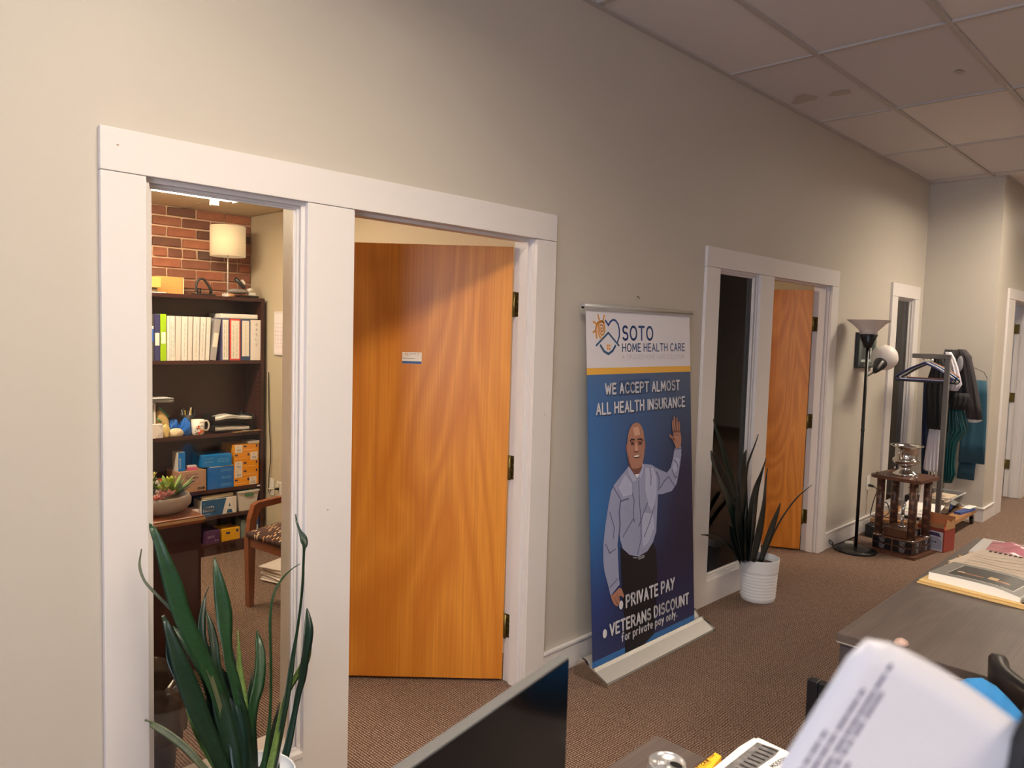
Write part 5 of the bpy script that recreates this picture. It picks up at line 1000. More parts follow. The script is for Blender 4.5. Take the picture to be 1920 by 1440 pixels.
LV = [
 ([(0.782, -0.120, 1.083, 0.0093), (0.778, -0.144, 1.074, 0.0174), (0.788, -0.161, 1.035, 0.0254), (0.798, -0.177, 0.985, 0.0358), (0.815, -0.192, 0.914, 0.0487), (0.831, -0.206, 0.841, 0.0488), (0.851, -0.220, 0.778, 0.0490), (0.886, -0.233, 0.688, 0.0472), (0.922, -0.245, 0.580, 0.0477), (0.949, -0.258, 0.467, 0.0421), (0.971, -0.270, 0.338, 0.0364)], 0),
 ([(0.779, -0.060, 0.997, 0.0018), (0.761, -0.093, 0.962, 0.0070), (0.763, -0.118, 0.927, 0.0070), (0.778, -0.140, 0.898, 0.0082), (0.804, -0.161, 0.861, 0.0093), (0.831, -0.181, 0.823, 0.0117), (0.859, -0.200, 0.775, 0.0141), (0.887, -0.218, 0.704, 0.0154), (0.906, -0.236, 0.630, 0.0155), (0.930, -0.253, 0.521, 0.0155), (0.965, -0.270, 0.341, 0.0157)], 4),
 ([(0.798, -0.160, 0.827, 0.0082), (0.797, -0.187, 0.813, 0.0162), (0.806, -0.206, 0.765, 0.0289), (0.819, -0.224, 0.705, 0.0428), (0.837, -0.240, 0.638, 0.0533), (0.855, -0.256, 0.575, 0.0558), (0.874, -0.271, 0.511, 0.0537), (0.896, -0.286, 0.445, 0.0469), (0.924, -0.300, 0.361, 0.0414)], 1),
 ([(0.829, -0.120, 0.780, 0.0018), (0.818, -0.154, 0.745, 0.0177), (0.814, -0.179, 0.707, 0.0269), (0.823, -0.201, 0.665, 0.0292), (0.839, -0.222, 0.620, 0.0292), (0.861, -0.242, 0.546, 0.0293), (0.894, -0.261, 0.463, 0.0295), (0.939, -0.280, 0.351, 0.0299)], 3),
 ([(0.850, -0.100, 0.765, 0.0036), (0.861, -0.130, 0.737, 0.0157), (0.878, -0.153, 0.701, 0.0266), (0.896, -0.173, 0.659, 0.0314), (0.909, -0.192, 0.619, 0.0350), (0.917, -0.210, 0.568, 0.0326), (0.925, -0.227, 0.518, 0.0265), (0.945, -0.244, 0.436, 0.0242), (0.976, -0.260, 0.332, 0.0244)], 0),
 ([(0.967, -0.080, 0.855, 0.0019), (0.941, -0.109, 0.836, 0.0050), (0.925, -0.131, 0.807, 0.0160), (0.912, -0.151, 0.767, 0.0232), (0.908, -0.169, 0.725, 0.0242), (0.919, -0.186, 0.678, 0.0279), (0.936, -0.203, 0.614, 0.0364), (0.956, -0.219, 0.531, 0.0427), (0.982, -0.235, 0.418, 0.0368), (0.986, -0.250, 0.323, 0.0307)], 3),
 ([(0.929, -0.140, 0.803, 0.0025), (0.930, -0.165, 0.772, 0.0171), (0.931, -0.184, 0.734, 0.0231), (0.929, -0.201, 0.697, 0.0254), (0.927, -0.217, 0.648, 0.0277), (0.934, -0.232, 0.587, 0.0301), (0.954, -0.246, 0.488, 0.0302), (0.981, -0.260, 0.330, 0.0305)], 1),
 ([(0.963, -0.120, 0.950, 0.0037), (0.959, -0.144, 0.918, 0.0198), (0.961, -0.161, 0.872, 0.0345), (0.965, -0.177, 0.810, 0.0467), (0.964, -0.192, 0.760, 0.0465), (0.963, -0.206, 0.710, 0.0366), (0.964, -0.220, 0.660, 0.0353), (0.974, -0.233, 0.607, 0.0341), (0.982, -0.245, 0.543, 0.0317), (0.987, -0.258, 0.453, 0.0305), (0.987, -0.270, 0.331, 0.0305)], 0),
 ([(1.034, -0.130, 0.711, 0.0013), (1.024, -0.153, 0.687, 0.0063), (1.018, -0.170, 0.649, 0.0176), (1.012, -0.185, 0.611, 0.0250), (1.008, -0.199, 0.573, 0.0311), (1.007, -0.212, 0.533, 0.0298), (1.006, -0.225, 0.488, 0.0272), (1.004, -0.238, 0.411, 0.0247), (1.002, -0.250, 0.316, 0.0247)], 2),
 ([(1.026, -0.110, 0.644, 0.0039), (1.014, -0.146, 0.626, 0.0177), (1.003, -0.172, 0.599, 0.0226), (0.994, -0.196, 0.565, 0.0248), (0.995, -0.219, 0.495, 0.0247), (1.002, -0.240, 0.312, 0.0247)], 3),
 ([(1.099, -0.120, 0.692, 0.0026), (1.090, -0.150, 0.668, 0.0220), (1.085, -0.171, 0.636, 0.0295), (1.074, -0.191, 0.594, 0.0344), (1.057, -0.209, 0.549, 0.0379), (1.035, -0.227, 0.507, 0.0349), (1.021, -0.244, 0.434, 0.0310), (1.009, -0.260, 0.318, 0.0308)], 0),
 ([(1.075, -0.140, 0.575, 0.0019), (1.055, -0.173, 0.560, 0.0127), (1.038, -0.198, 0.529, 0.0214), (1.026, -0.220, 0.496, 0.0274), (1.019, -0.240, 0.434, 0.0310), (1.009, -0.260, 0.318, 0.0308)], 1),
 ([(1.266, -0.090, 0.861, 0.0014), (1.225, -0.115, 0.861, 0.0034), (1.183, -0.133, 0.847, 0.0060), (1.146, -0.150, 0.819, 0.0085), (1.123, -0.166, 0.779, 0.0091), (1.112, -0.180, 0.729, 0.0110), (1.106, -0.195, 0.666, 0.0109), (1.101, -0.208, 0.592, 0.0115), (1.093, -0.222, 0.508, 0.0115), (1.082, -0.235, 0.436, 0.0127), (1.064, -0.248, 0.363, 0.0151), (1.044, -0.260, 0.303, 0.0162)], 0),
 ([(1.265, -0.060, 1.023, 0.0021), (1.256, -0.081, 1.004, 0.0069), (1.259, -0.096, 0.976, 0.0096), (1.264, -0.110, 0.954, 0.0232), (1.261, -0.123, 0.936, 0.0245), (1.253, -0.135, 0.920, 0.0108), (1.245, -0.146, 0.870, 0.0108), (1.236, -0.158, 0.821, 0.0121), (1.223, -0.169, 0.756, 0.0107), (1.205, -0.180, 0.680, 0.0106), (1.188, -0.190, 0.623, 0.0132), (1.173, -0.200, 0.567, 0.0184), (1.156, -0.211, 0.500, 0.0182), (1.135, -0.221, 0.423, 0.0181), (1.115, -0.230, 0.353, 0.0193), (1.092, -0.240, 0.274, 0.0217)], 1),
 ([(1.304, -0.070, 0.696, 0.0042), (1.293, -0.097, 0.669, 0.0237), (1.283, -0.117, 0.634, 0.0388), (1.267, -0.135, 0.595, 0.0453), (1.249, -0.152, 0.557, 0.0449), (1.231, -0.168, 0.507, 0.0405), (1.209, -0.183, 0.472, 0.0294), (1.190, -0.198, 0.430, 0.0212), (1.170, -0.212, 0.384, 0.0223), (1.148, -0.226, 0.333, 0.0247), (1.114, -0.240, 0.265, 0.0257)], 3),
 ([(1.305, -0.100, 0.578, 0.0021), (1.277, -0.128, 0.565, 0.0248), (1.244, -0.149, 0.539, 0.0354), (1.204, -0.168, 0.516, 0.0334), (1.172, -0.186, 0.491, 0.0290), (1.145, -0.203, 0.460, 0.0235), (1.123, -0.219, 0.416, 0.0219), (1.101, -0.235, 0.361, 0.0230), (1.072, -0.250, 0.287, 0.0252)], 2),
 ([(1.191, -0.130, 0.422, 0.0027), (1.166, -0.166, 0.390, 0.0106), (1.143, -0.193, 0.350, 0.0144), (1.119, -0.217, 0.311, 0.0155), (1.089, -0.240, 0.275, 0.0166)], 0),
 ([(1.181, -0.120, 0.429, 0.0020), (1.153, -0.156, 0.421, 0.0172), (1.128, -0.182, 0.399, 0.0301), (1.105, -0.206, 0.364, 0.0348), (1.080, -0.229, 0.332, 0.0382), (1.049, -0.250, 0.291, 0.0376)], 1),
 ([(0.750, -0.160, 0.539, 0.0070), (0.752, -0.194, 0.543, 0.0149), (0.764, -0.219, 0.536, 0.0183), (0.782, -0.241, 0.520, 0.0206), (0.801, -0.262, 0.499, 0.0217), (0.819, -0.282, 0.477, 0.0206), (0.836, -0.301, 0.450, 0.0183), (0.868, -0.320, 0.398, 0.0161)], 4),
 ([(0.892, -0.170, 0.569, 0.0024), (0.897, -0.196, 0.554, 0.0265), (0.904, -0.216, 0.526, 0.0420), (0.912, -0.233, 0.487, 0.0503), (0.921, -0.250, 0.442, 0.0538), (0.935, -0.265, 0.394, 0.0503), (0.950, -0.280, 0.346, 0.0420)], 3),
 ([(0.945, -0.190, 0.645, 0.0049), (0.949, -0.211, 0.618, 0.0328), (0.961, -0.227, 0.582, 0.0486), (0.971, -0.241, 0.540, 0.0547), (0.978, -0.254, 0.493, 0.0584), (0.983, -0.266, 0.441, 0.0583), (0.989, -0.278, 0.390, 0.0547), (0.994, -0.290, 0.332, 0.0486)], 1),
 ([(0.907, -0.210, 0.631, 0.0048), (0.913, -0.231, 0.605, 0.0299), (0.922, -0.247, 0.565, 0.0418), (0.928, -0.262, 0.519, 0.0501), (0.933, -0.275, 0.469, 0.0536), (0.938, -0.288, 0.419, 0.0535), (0.943, -0.300, 0.358, 0.0476)], 1),
 ([(1.010, -0.200, 0.528, 0.0050), (1.014, -0.219, 0.500, 0.0373), (1.016, -0.234, 0.460, 0.0558), (1.013, -0.247, 0.411, 0.0618), (1.010, -0.259, 0.362, 0.0591), (1.004, -0.270, 0.319, 0.0552)], 1),
 ([(0.961, -0.220, 0.568, 0.0049), (0.960, -0.245, 0.534, 0.0363), (0.963, -0.263, 0.491, 0.0507), (0.963, -0.280, 0.444, 0.0541), (0.961, -0.295, 0.397, 0.0539), (0.957, -0.310, 0.357, 0.0476)], 3),
 ([(0.868, -0.150, 0.547, 0.0018), (0.859, -0.183, 0.535, 0.0084), (0.860, -0.208, 0.507, 0.0119), (0.872, -0.230, 0.463, 0.0130), (0.889, -0.250, 0.417, 0.0130), (0.917, -0.270, 0.355, 0.0143)], 2)]
for pts, k in LV: leaf(pts, P1, LG[k])
P2 = thing('snake_plant', 'dark smaller snake plant in a ribbed white pot beside the banner', 'potted plant', (4.43, -.15, 0))
pc_ = (4.411, -0.122, 0); pot(P2, (4.46, -.155), .125, .270)
DG = [M((20, 34, 26), .35, var=.3, vs=20), M((15, 22, 20), .35, var=.3, vs=20)]
LV2 = [([(3.904, -0.100, 1.177, 0.0039), (3.916, -0.109, 1.124, 0.0236), (3.962, -0.115, 1.052, 0.0357), (4.002, -0.121, 0.970, 0.0419), (4.049, -0.126, 0.878, 0.0483), (4.102, -0.131, 0.784, 0.0549), (4.153, -0.136, 0.688, 0.0595), (4.203, -0.141, 0.554, 0.0621), (4.271, -0.146, 0.359, 0.0524), (4.300, -0.150, 0.271, 0.0421)], 0),
 ([(3.858, -0.120, 1.001, 0.0098), (3.867, -0.128, 0.942, 0.0390), (3.920, -0.135, 0.850, 0.0473), (3.986, -0.140, 0.765, 0.0498), (4.047, -0.146, 0.669, 0.0503), (4.101, -0.151, 0.572, 0.0508), (4.180, -0.155, 0.415, 0.0515), (4.260, -0.160, 0.281, 0.0418)], 0),
 ([(3.930, -0.090, 0.995, 0.0040), (3.958, -0.104, 0.937, 0.0199), (3.999, -0.114, 0.864, 0.0260), (4.052, -0.123, 0.771, 0.0303), (4.110, -0.132, 0.657, 0.0347), (4.261, -0.140, 0.276, 0.0356)], 1),
 ([(4.266, -0.130, 0.970, 0.0042), (4.236, -0.134, 0.931, 0.0311), (4.215, -0.137, 0.870, 0.0516), (4.209, -0.140, 0.790, 0.0660), (4.217, -0.143, 0.698, 0.0745), (4.235, -0.145, 0.587, 0.0768), (4.257, -0.148, 0.455, 0.0731), (4.290, -0.150, 0.273, 0.0526)], 1),
 ([(4.477, -0.100, 1.043, 0.0022), (4.441, -0.108, 1.011, 0.0107), (4.397, -0.115, 0.969, 0.0255), (4.348, -0.120, 0.918, 0.0359), (4.301, -0.126, 0.869, 0.0377), (4.270, -0.131, 0.781, 0.0417), (4.272, -0.135, 0.634, 0.0460), (4.324, -0.140, 0.264, 0.0423)], 1),
 ([(4.519, -0.140, 0.893, 0.0032), (4.486, -0.144, 0.851, 0.0258), (4.438, -0.147, 0.791, 0.0470), (4.384, -0.150, 0.724, 0.0593), (4.348, -0.153, 0.645, 0.0675), (4.330, -0.155, 0.546, 0.0737), (4.318, -0.158, 0.428, 0.0737), (4.319, -0.160, 0.269, 0.0527)], 1),
 ([(4.503, -0.160, 0.831, 0.0043), (4.484, -0.165, 0.779, 0.0322), (4.469, -0.168, 0.706, 0.0493), (4.452, -0.171, 0.615, 0.0599), (4.421, -0.174, 0.517, 0.0639), (4.379, -0.177, 0.412, 0.0636), (4.317, -0.180, 0.274, 0.0462)], 1),
 ([(4.693, -0.170, 0.583, 0.0222), (4.648, -0.176, 0.539, 0.0507), (4.588, -0.180, 0.481, 0.0568), (4.532, -0.183, 0.414, 0.0563), (4.470, -0.187, 0.350, 0.0494), (4.397, -0.190, 0.261, 0.0383)], 1),
 ([(5.229, -0.150, 0.634, 0.0024), (5.110, -0.156, 0.615, 0.0071), (4.972, -0.161, 0.583, 0.0139), (4.853, -0.165, 0.540, 0.0227), (4.729, -0.169, 0.476, 0.0313), (4.622, -0.173, 0.406, 0.0352), (4.529, -0.177, 0.327, 0.0369), (4.439, -0.180, 0.250, 0.0364)], 1),
 ([(3.808, -0.110, 0.516, 0.0029), (3.856, -0.117, 0.508, 0.0118), (3.932, -0.122, 0.487, 0.0179), (4.013, -0.127, 0.453, 0.0222), (4.098, -0.132, 0.407, 0.0245), (4.207, -0.136, 0.332, 0.0249), (4.281, -0.140, 0.268, 0.0231)], 1),
 ([(4.095, -0.130, 0.532, 0.0031), (4.114, -0.137, 0.486, 0.0347), (4.141, -0.141, 0.428, 0.0513), (4.186, -0.146, 0.357, 0.0558), (4.242, -0.150, 0.278, 0.0459)], 1),
 ([(4.102, -0.170, 0.737, 0.0061), (4.114, -0.173, 0.646, 0.0507), (4.131, -0.176, 0.555, 0.0671), (4.161, -0.178, 0.451, 0.0716), (4.210, -0.180, 0.296, 0.0558)], 1),
 ([(4.312, -0.180, 0.692, 0.0063), (4.312, -0.180, 0.600, 0.0627), (4.303, -0.180, 0.500, 0.0836), (4.295, -0.180, 0.400, 0.0836), (4.288, -0.180, 0.280, 0.0628)], 1),
 ([(4.182, -0.190, 0.657, 0.0061), (4.188, -0.187, 0.566, 0.0717), (4.208, -0.184, 0.471, 0.0865), (4.230, -0.182, 0.375, 0.0870), (4.255, -0.180, 0.282, 0.0729)], 1),
 ([(4.510, -0.130, 0.436, 0.0033), (4.488, -0.137, 0.383, 0.0108), (4.461, -0.141, 0.323, 0.0130), (4.435, -0.146, 0.271, 0.0129), (4.410, -0.150, 0.244, 0.0129)], 0)]
for pts, k in LV2: leaf(pts, P2, DG[k])

# ============================================================ FLOOR LAMP, PICTURE, OUTLET
fl_ = thing('floor_lamp', 'black torchiere floor lamp with white bowl and small side reading lamp', 'lamp', (6.07, -.17, 0))
lc = (6.085, -.17)
G().lathe((lc[0], lc[1], 0), [(0, .0), (.150, 0), (.155, .006), (.150, .018), (.10, .026), (.06, .036), (.02, .040), (0, .040)], 36).obj('base', BLACK, fl_)
G().cyl((lc[0], lc[1], .04), (lc[0], lc[1], 1.60), .0125, 14).cyl((lc[0], lc[1], .95), (lc[0], lc[1], .97), .0145, 14).obj('pole', BLACK, fl_)
G().lathe((lc[0], lc[1], 1.60), [(0, 0), (.032, 0), (.035, .02), (.068, .10), (.064, .104), (0, .09)], 28).cyl((lc[0]-.065, lc[1], 1.678), (lc[0]-.10, lc[1], 1.678), .0045, 8).obj('socket_cup', BLACK, fl_)
G().lathe((lc[0], lc[1], 1.705), [(.062, 0), (.064, .02), (.075, .035), (.115, .075), (.155, .105), (.160, .110), (.154, .110), (.112, .08), (.07, .04), (.058, .02), (.058, 0), (.062, 0)], 36).obj('glass_bowl', M((224, 214, 208), .5), fl_)
arm0 = (lc[0], lc[1], (6.089, -0.17, 1.377)[2])
hA = Vector((6.27, -0.17, 1.411)); hB = Vector((6.408, -0.17, 1.452)); hC = Vector((6.502, -0.17, 1.481))
G().tube([arm0, tuple(hA)], .007, 10).obj('side_arm', BLACK, fl_)
dd = Vector((1, 0, .55)).normalized()
base_ = hA; G().tube([base_-dd*.005, base_+dd*.03, base_+dd*.10, base_+dd*.15], [.014, .026, .044, .052], 18).obj('side_cup', BLACK, fl_)
s0 = base_+dd*.14; q = [(0.0, .050), (.02, .072), (.06, .100), (.10, .104), (.145, .088), (.18, .050), (.195, .0)]
g = G(); up_ = Vector((0, 1, 0)); sd = dd.cross(up_).normalized()
g.grid([[s0+dd*a+(up_*math.cos(2*PI*k/24)+sd*math.sin(2*PI*k/24))*max(.0005, b_) for k in range(24)] for a, b_ in q], True, True); g.obj('side_shade', M((228, 220, 214), .4), fl_)
tag(G().tube(cat([(5.94, -.1, .01), (5.93, -.03, .06), (5.97, -.01, .075), (6.04, -.008, .04), (6.07, -.005, .012), (6.3, -.01, .008), (6.52, -.02, .008)]), .004, 8).obj('power_cord', BLACK), 'black cord looping from the floor lamp base along the baseboard', 'cord')
pfm = thing('wall_picture', 'small grey-framed black and white picture hanging behind the floor lamp', 'picture', (6.55, .0, 1.43))
g = G(); X0, X1, Z0, Z1 = 6.36, 6.74, 1.44, 1.715
for a in ((X0, X1, Z0, Z0+.04), (X0, X1, Z1-.04, Z1), (X0, X0+.05, Z0+.04, Z1-.04), (X1-.05, X1, Z0+.04, Z1-.04)): g.box(a[0], a[1], -.012, .0195, a[2], a[3])
g.obj('frame', M((112, 120, 118), .35, met=.3), pfm); G().box(X0-.012, X0-.0005, -.008, .0195, Z0-.008, Z1+.006).box(X0, X1, -.008, .0195, Z0-.009, Z0-.0005).obj('frame_edge', BLACK, pfm)
G().box(X0+.05, X1-.05, .004, .019, Z0+.04, Z1-.04).obj('mat_board', M((190, 200, 196), .5), pfm)
G().box(X0+.09, X1-.09, .002, .0035, Z0+.06, Z1-.07).obj('photo', M((70, 76, 76), .4, var=.9, vs=22), pfm)
G().box(X0+.19, X1-.10, .0012, .0018, Z0+.07, Z1-.09).obj('dark_figure', M((24, 26, 28), .4), pfm)
tag(G().box(6.79, 6.865, .0135, .0198, .362, .482, .002).box(6.81, 6.845, .0125, .0134, .430, .462).box(6.81, 6.845, .0125, .0134, .378, .410).obj('wall_outlet', WHITEPL), 'white duplex outlet low on the wall right of the floor lamp', 'outlet')
oc = thing('power_cord', 'black plug and cord dropping from the outlet to the rack shelf', 'cord', (6.83, -.02, .2))
G().tube([(6.83, .012, .40), (6.83, -.02, .398), (6.84, -.035, .392)], [.012, .012, .006], 8).obj('plug', BLACK, oc)
G().tube(cat([(6.84, -.035, .392), (6.86, -.05, .36), (6.83, -.04, .28), (6.79, -.035, .19), (6.775, -.035, .15)]), .004, 8).obj('cord', BLACK, oc)
tag(G().tube(cat([(6.81, .010, .36), (6.80, .008, .27), (6.76, -.004, .16)]), .0025, 6).obj('lamp_wire', M((150, 130, 110), .6)), 'thin tan wire hanging from the wall outlet', 'wire')

# ============================================================ TROPHY
TM = Matrix.Translation((6.362, -.415, 0)) @ Matrix.Rotation(math.radians(-7), 4, 'Z')
tr = thing('golf_trophy', 'tall walnut trophy with four diamond-patterned columns, engraved plates and a silver cup on top', 'trophy', (6.362, -.415, 0))
def cham(h, c): return [(-h+c, -h), (h-c, -h), (h, -h+c), (h, h-c), (h-c, h), (-h+c, h), (-h, h-c), (-h, -h+c)]
G(TM).prism(cham(.185, .006), lambda a, b, t: (a, b, .0005+t), .022).obj('bottom_plinth', WALNUT, tr)
G(TM).box(-.155, .155, -.155, .155, .023, .128, .003).obj('base_box', WALNUT, tr)
PLT = M((22, 20, 28), .25); ENG = M((150, 148, 160), .4)
for sx_, fn in (('f', lambda u, v: (u, -.1556, v)), ('l', lambda u, v: (-.1556, -u, v)), ('r', lambda u, v: (.1556, u, v))):
    for u0 in (-.148, .006):
        for v0 in (.030, .080):
            g = G(TM); 
            q_ = [fn(u0, v0), fn(u0+.142, v0), fn(u0+.142, v0+.043), fn(u0, v0+.043)]; dx_ = Vector(fn(0, 0)); nn = Vector((0, -1, 0)) if sx_ == 'f' else Vector((-1 if sx_ == 'l' else 1, 0, 0))
            g.add([Vector(p) for p in q_]+[Vector(p)+nn*.0014 for p in q_], [(0, 1, 2, 3), (4, 5, 6, 7), (0, 1, 5, 4), (1, 2, 6, 5), (2, 3, 7, 6), (3, 0, 4, 7)]); pl_ = g.obj('engraved_plate', PLT, tr)
            g = G(TM); 
            for q2 in range(4):
                L_ = (.05, .035, .042, .03)[q2]; stroke(g, [(u0+.071-L_/2, v0+.035-.009*q2), (u0+.071+L_/2, v0+.035-.009*q2)], .0016, lambda u, v: tuple(Vector(fn(u, v))+nn*.0018))
            g.obj('engraving', ENG, pl_)
G(TM).box(-.10, .10, -.10, .10, .1285, .195, .003).obj('inner_block', WALNUT, tr)
g = G(TM); g.box(-.085, .085, -.1015, -.1002, .140, .188); pl_ = g.obj('engraved_plate', PLT, tr)
g = G(TM)
for q2 in range(4): stroke(g, [(-(.045, .03, .038, .022)[q2], .178-.010*q2), ((.045, .03, .038, .022)[q2], .178-.010*q2)], .0018, lambda u, v: (u, -.1019, v))
g.obj('engraving', ENG, pl_)
def diamond():
    m, nt, b = new_mat('diamond_column'); N = nt.nodes; Lk = nt.links; tc = N.new('ShaderNodeTexCoord'); sp = N.new('ShaderNodeSeparateXYZ'); Lk.new(tc.outputs['Generated'], sp.inputs[0])
    gx = N.new('ShaderNodeVectorMath'); gx.operation = 'SUBTRACT'; gx.inputs[1].default_value = (.5, .5, 0); Lk.new(tc.outputs['Generated'], gx.inputs[0]); s2 = N.new('ShaderNodeSeparateXYZ'); Lk.new(gx.outputs[0], s2.inputs[0])
    at = N.new('ShaderNodeMath'); at.operation = 'ARCTAN2'; Lk.new(s2.outputs[1], at.inputs[0]); Lk.new(s2.outputs[0], at.inputs[1])
    def tri(sign):
        a = N.new('ShaderNodeMath'); a.operation = 'MULTIPLY'; a.inputs[1].default_value = sign*2; Lk.new(at.outputs[0], a.inputs[0])
        z_ = N.new('ShaderNodeMath'); z_.operation = 'MULTIPLY'; z_.inputs[1].default_value = 40; Lk.new(s2.outputs[2], z_.inputs[0])
        ad = N.new('ShaderNodeMath'); Lk.new(a.outputs[0], ad.inputs[0]); Lk.new(z_.outputs[0], ad.inputs[1]); s = N.new('ShaderNodeMath'); s.operation = 'SINE'; Lk.new(ad.outputs[0], s.inputs[0]); return s.outputs[0]
    mul = N.new('ShaderNodeMath'); mul.operation = 'MINIMUM'; Lk.new(tri(1), mul.inputs[0]); Lk.new(tri(-1), mul.inputs[1])
    cr = N.new('ShaderNodeValToRGB'); e = cr.color_ramp.elements; e[0].position = .35; e[0].color = lin((74, 48, 40)); e[1].position = .8; e[1].color = lin((122, 84, 62))
    mr = N.new('ShaderNodeMapRange'); mr.inputs[1].default_value = -1; mr.inputs[2].default_value = 1; Lk.new(mul.outputs[0], mr.inputs[0]); Lk.new(mr.outputs[0], cr.inputs[0]); Lk.new(cr.outputs[0], b.inputs['Base Color']); b.inputs['Roughness'].default_value = .35; return m
DM = diamond()
for a, b_ in ((-.125, -.125), (.125, -.125), (-.125, .125), (.125, .125)):
    co = G(TM).lathe((a, b_, .1285), [(0, 0), (.030, 0), (.030, .455), (0, .455)], 24).obj('column', DM, tr)
    G(TM).lathe((a, b_, .1286), [(.0305, 0), (.034, .0), (.034, .006), (.0305, .008)], 24).obj('chrome_ring', CHROME, co)
G(TM).prism(cham(.190, .03), lambda a, b, t: (a, b, .584+t), .026).obj('top_plate', WALNUT, tr)
for a, b_ in ((-.15, -.15), (.15, -.15), (-.15, .15), (.15, .15)): G(TM).lathe((a, b_, .6102), [(0, 0), (.007, 0), (.005, .012), (.008, .018), (.003, .03), (0, .032)], 12).obj('finial', CHROME, tr)
G(TM).lathe((0, 0, .6102), [(0, 0), (.092, 0), (.090, .012), (.075, .020), (.060, .034), (.040, .048), (.036, .066), (.044, .072), (.052, .078), (.085, .092), (.098, .112), (.098, .125), (.088, .132), (.082, .14), (.082, .215), (.118, .232), (.120, .238), (.114, .237), (.078, .218), (.074, .13), (.04, .09), (0, .088)], 40).obj('cup', M((202, 200, 198), .14, met=1), tr)
for s_ in (-1, 1): G(TM).tube(cat([(s_*.088, 0, .725), (s_*.105, 0, .74), (s_*.128, 0, .775), (s_*.130, 0, .80), (s_*.122, 0, .815)]), .005, 10).ball((s_*.122, 0, .815), .009, 8).obj('cup_handle', CHROME, tr)
FZ = .1955
fg_ = thing('x', 'x', 'x', (0, 0, 0)); bpy.data.objects.remove(fg_)
FIG = M((206, 204, 206), .15, met=1)
g = G(TM); g.lathe((0, -.0, FZ), [(0, 0), (.030, 0), (.028, .010), (.018, .014), (0, .014)], 20)
g.tube([(-.016, 0, FZ+.012), (-.014, 0, FZ+.055), (-.006, 0, FZ+.105)], [.006, .008, .012], 10); g.tube([(.014, .004, FZ+.012), (.012, .002, FZ+.055), (.004, 0, FZ+.105)], [.006, .008, .012], 10)
g.tube([(-.001, 0, FZ+.10), (.0, 0, FZ+.13), (.003, 0, FZ+.165), (.004, 0, FZ+.178)], [.014, .012, .017, .008], 12); g.ball((.004, -.002, FZ+.192), .0105, 12, (1, 1, 1.2)); g.ball((.004, -.004, FZ+.199), .0115, 10, (1.1, 1.2, .5))
g.tube([(-.012, 0, FZ+.168), (-.012, -.012, FZ+.150), (.010, -.014, FZ+.170), (.028, -.004, FZ+.186)], [.006, .005, .004, .004], 8); g.tube([(.018, 0, FZ+.168), (.034, -.004, FZ+.165), (.029, -.006, FZ+.186)], [.006, .005, .004], 8)
g.tube([(.029, -.005, FZ+.186), (-.045, .005, FZ+.235)], .0018, 6); g.obj('golfer_figure', FIG, tr)

# torn cardboard box and black radio, mouse, low table under the lamp
BM_ = Matrix.Translation((6.683, -.577, 0)) @ Matrix.Rotation(math.radians(-100), 4, 'Z')
tbx = thing('open_carton', 'torn open red and white cardboard box with a product picture, beside the trophy', 'box', (6.683, -.577, 0))
g = G(BM_); g.box(-.10, .10, -.085, .085, .0005, .004); g.box(-.10, .10, -.088, -.085, .0005, .19); g.box(.10, .103, -.088, .088, .0005, .18); g.box(-.103, -.10, -.088, .088, .0005, .19); g.obj('body', M((150, 64, 54), .7), tbx)
G(BM_).box(-.094, .093, -.0892, -.0884, .005, .16).obj('front_panel', M((214, 212, 226), .6), tbx)
G(BM_).prism([(-.06, .02), (.085, .02), (.085, .09), (.05, .12), (-.02, .105), (-.06, .06)], lambda a, b, t: (a, -.0894-t, b), .0006).obj('printed_appliance', M((168, 172, 196), .5), tbx)
G(BM_).prism([(-.09, .10), (-.03, .15), (.06, .15), (.08, .12), (.0, .125), (-.06, .095)], lambda a, b, t: (a, -.0894-t, b), .0006).obj('printed_dark_scene', M((70, 58, 104), .5), tbx)
g = G(BM_)
for u in (.02, .04): g.prism([(u+.006*math.cos(k*PI/5), .075+.006*math.sin(k*PI/5)) for k in range(10)], lambda a, b, t: (a, -.0901-t, b), .0004)
g.obj('printed_knobs', BLACK, tbx)
G(BM_).prism([(-.10, .19), (.10, .19), (.09, .235), (.02, .215), (-.05, .235), (-.10, .225)], lambda a, b, t: (a, -.087-t*.5, b), .003).prism([(-.085, .18), (.085, .18), (.06, .26), (.01, .235), (-.06, .265)], lambda a, b, t: (.1035+t*.5, a, b), .003).obj('torn_flap', CARD, tbx)
G(BM_).box(-.095, .095, -.08, .082, .01, .17).obj('red_lining', M((190, 52, 48), .7), tbx)
rd = thing('speaker_box', 'black boxy device with a silver bracket under the rack shelf', 'electronics', (6.70, -.12, 0))
G().box(6.62, 6.80, -.24, -.05, .0005, .104, .004).obj('body', BLACKPL, rd)
G().tube([(6.6185, -.20, .10), (6.6165, -.15, .094), (6.6185, -.10, .096)], .004, 8).ball((6.6165, -.15, .05), .022, 12, (.25, 1, 1)).obj('bracket', CHROME, rd)
ms = thing('small_card', 'little white card and plug lying on the carpet by the lamp base', 'card', (6.33, -.10, 0)); mt = rot((6.28, -.1, 0), 24)
G(mt).box(6.27, 6.37, -.085, -.02, .0005, .003).obj('card', PAPER, ms); G(mt).box(6.24, 6.33, -.1, -.088, .0005, .02, .004).obj('plug', M((200, 196, 190), .5), ms)

G(BM_).box(-.10, .10, .085, .088, .0005, .27).box(-.0995, .0995, -.0845, -.082, .005, .188).obj('inner_board', CARD, tbx)
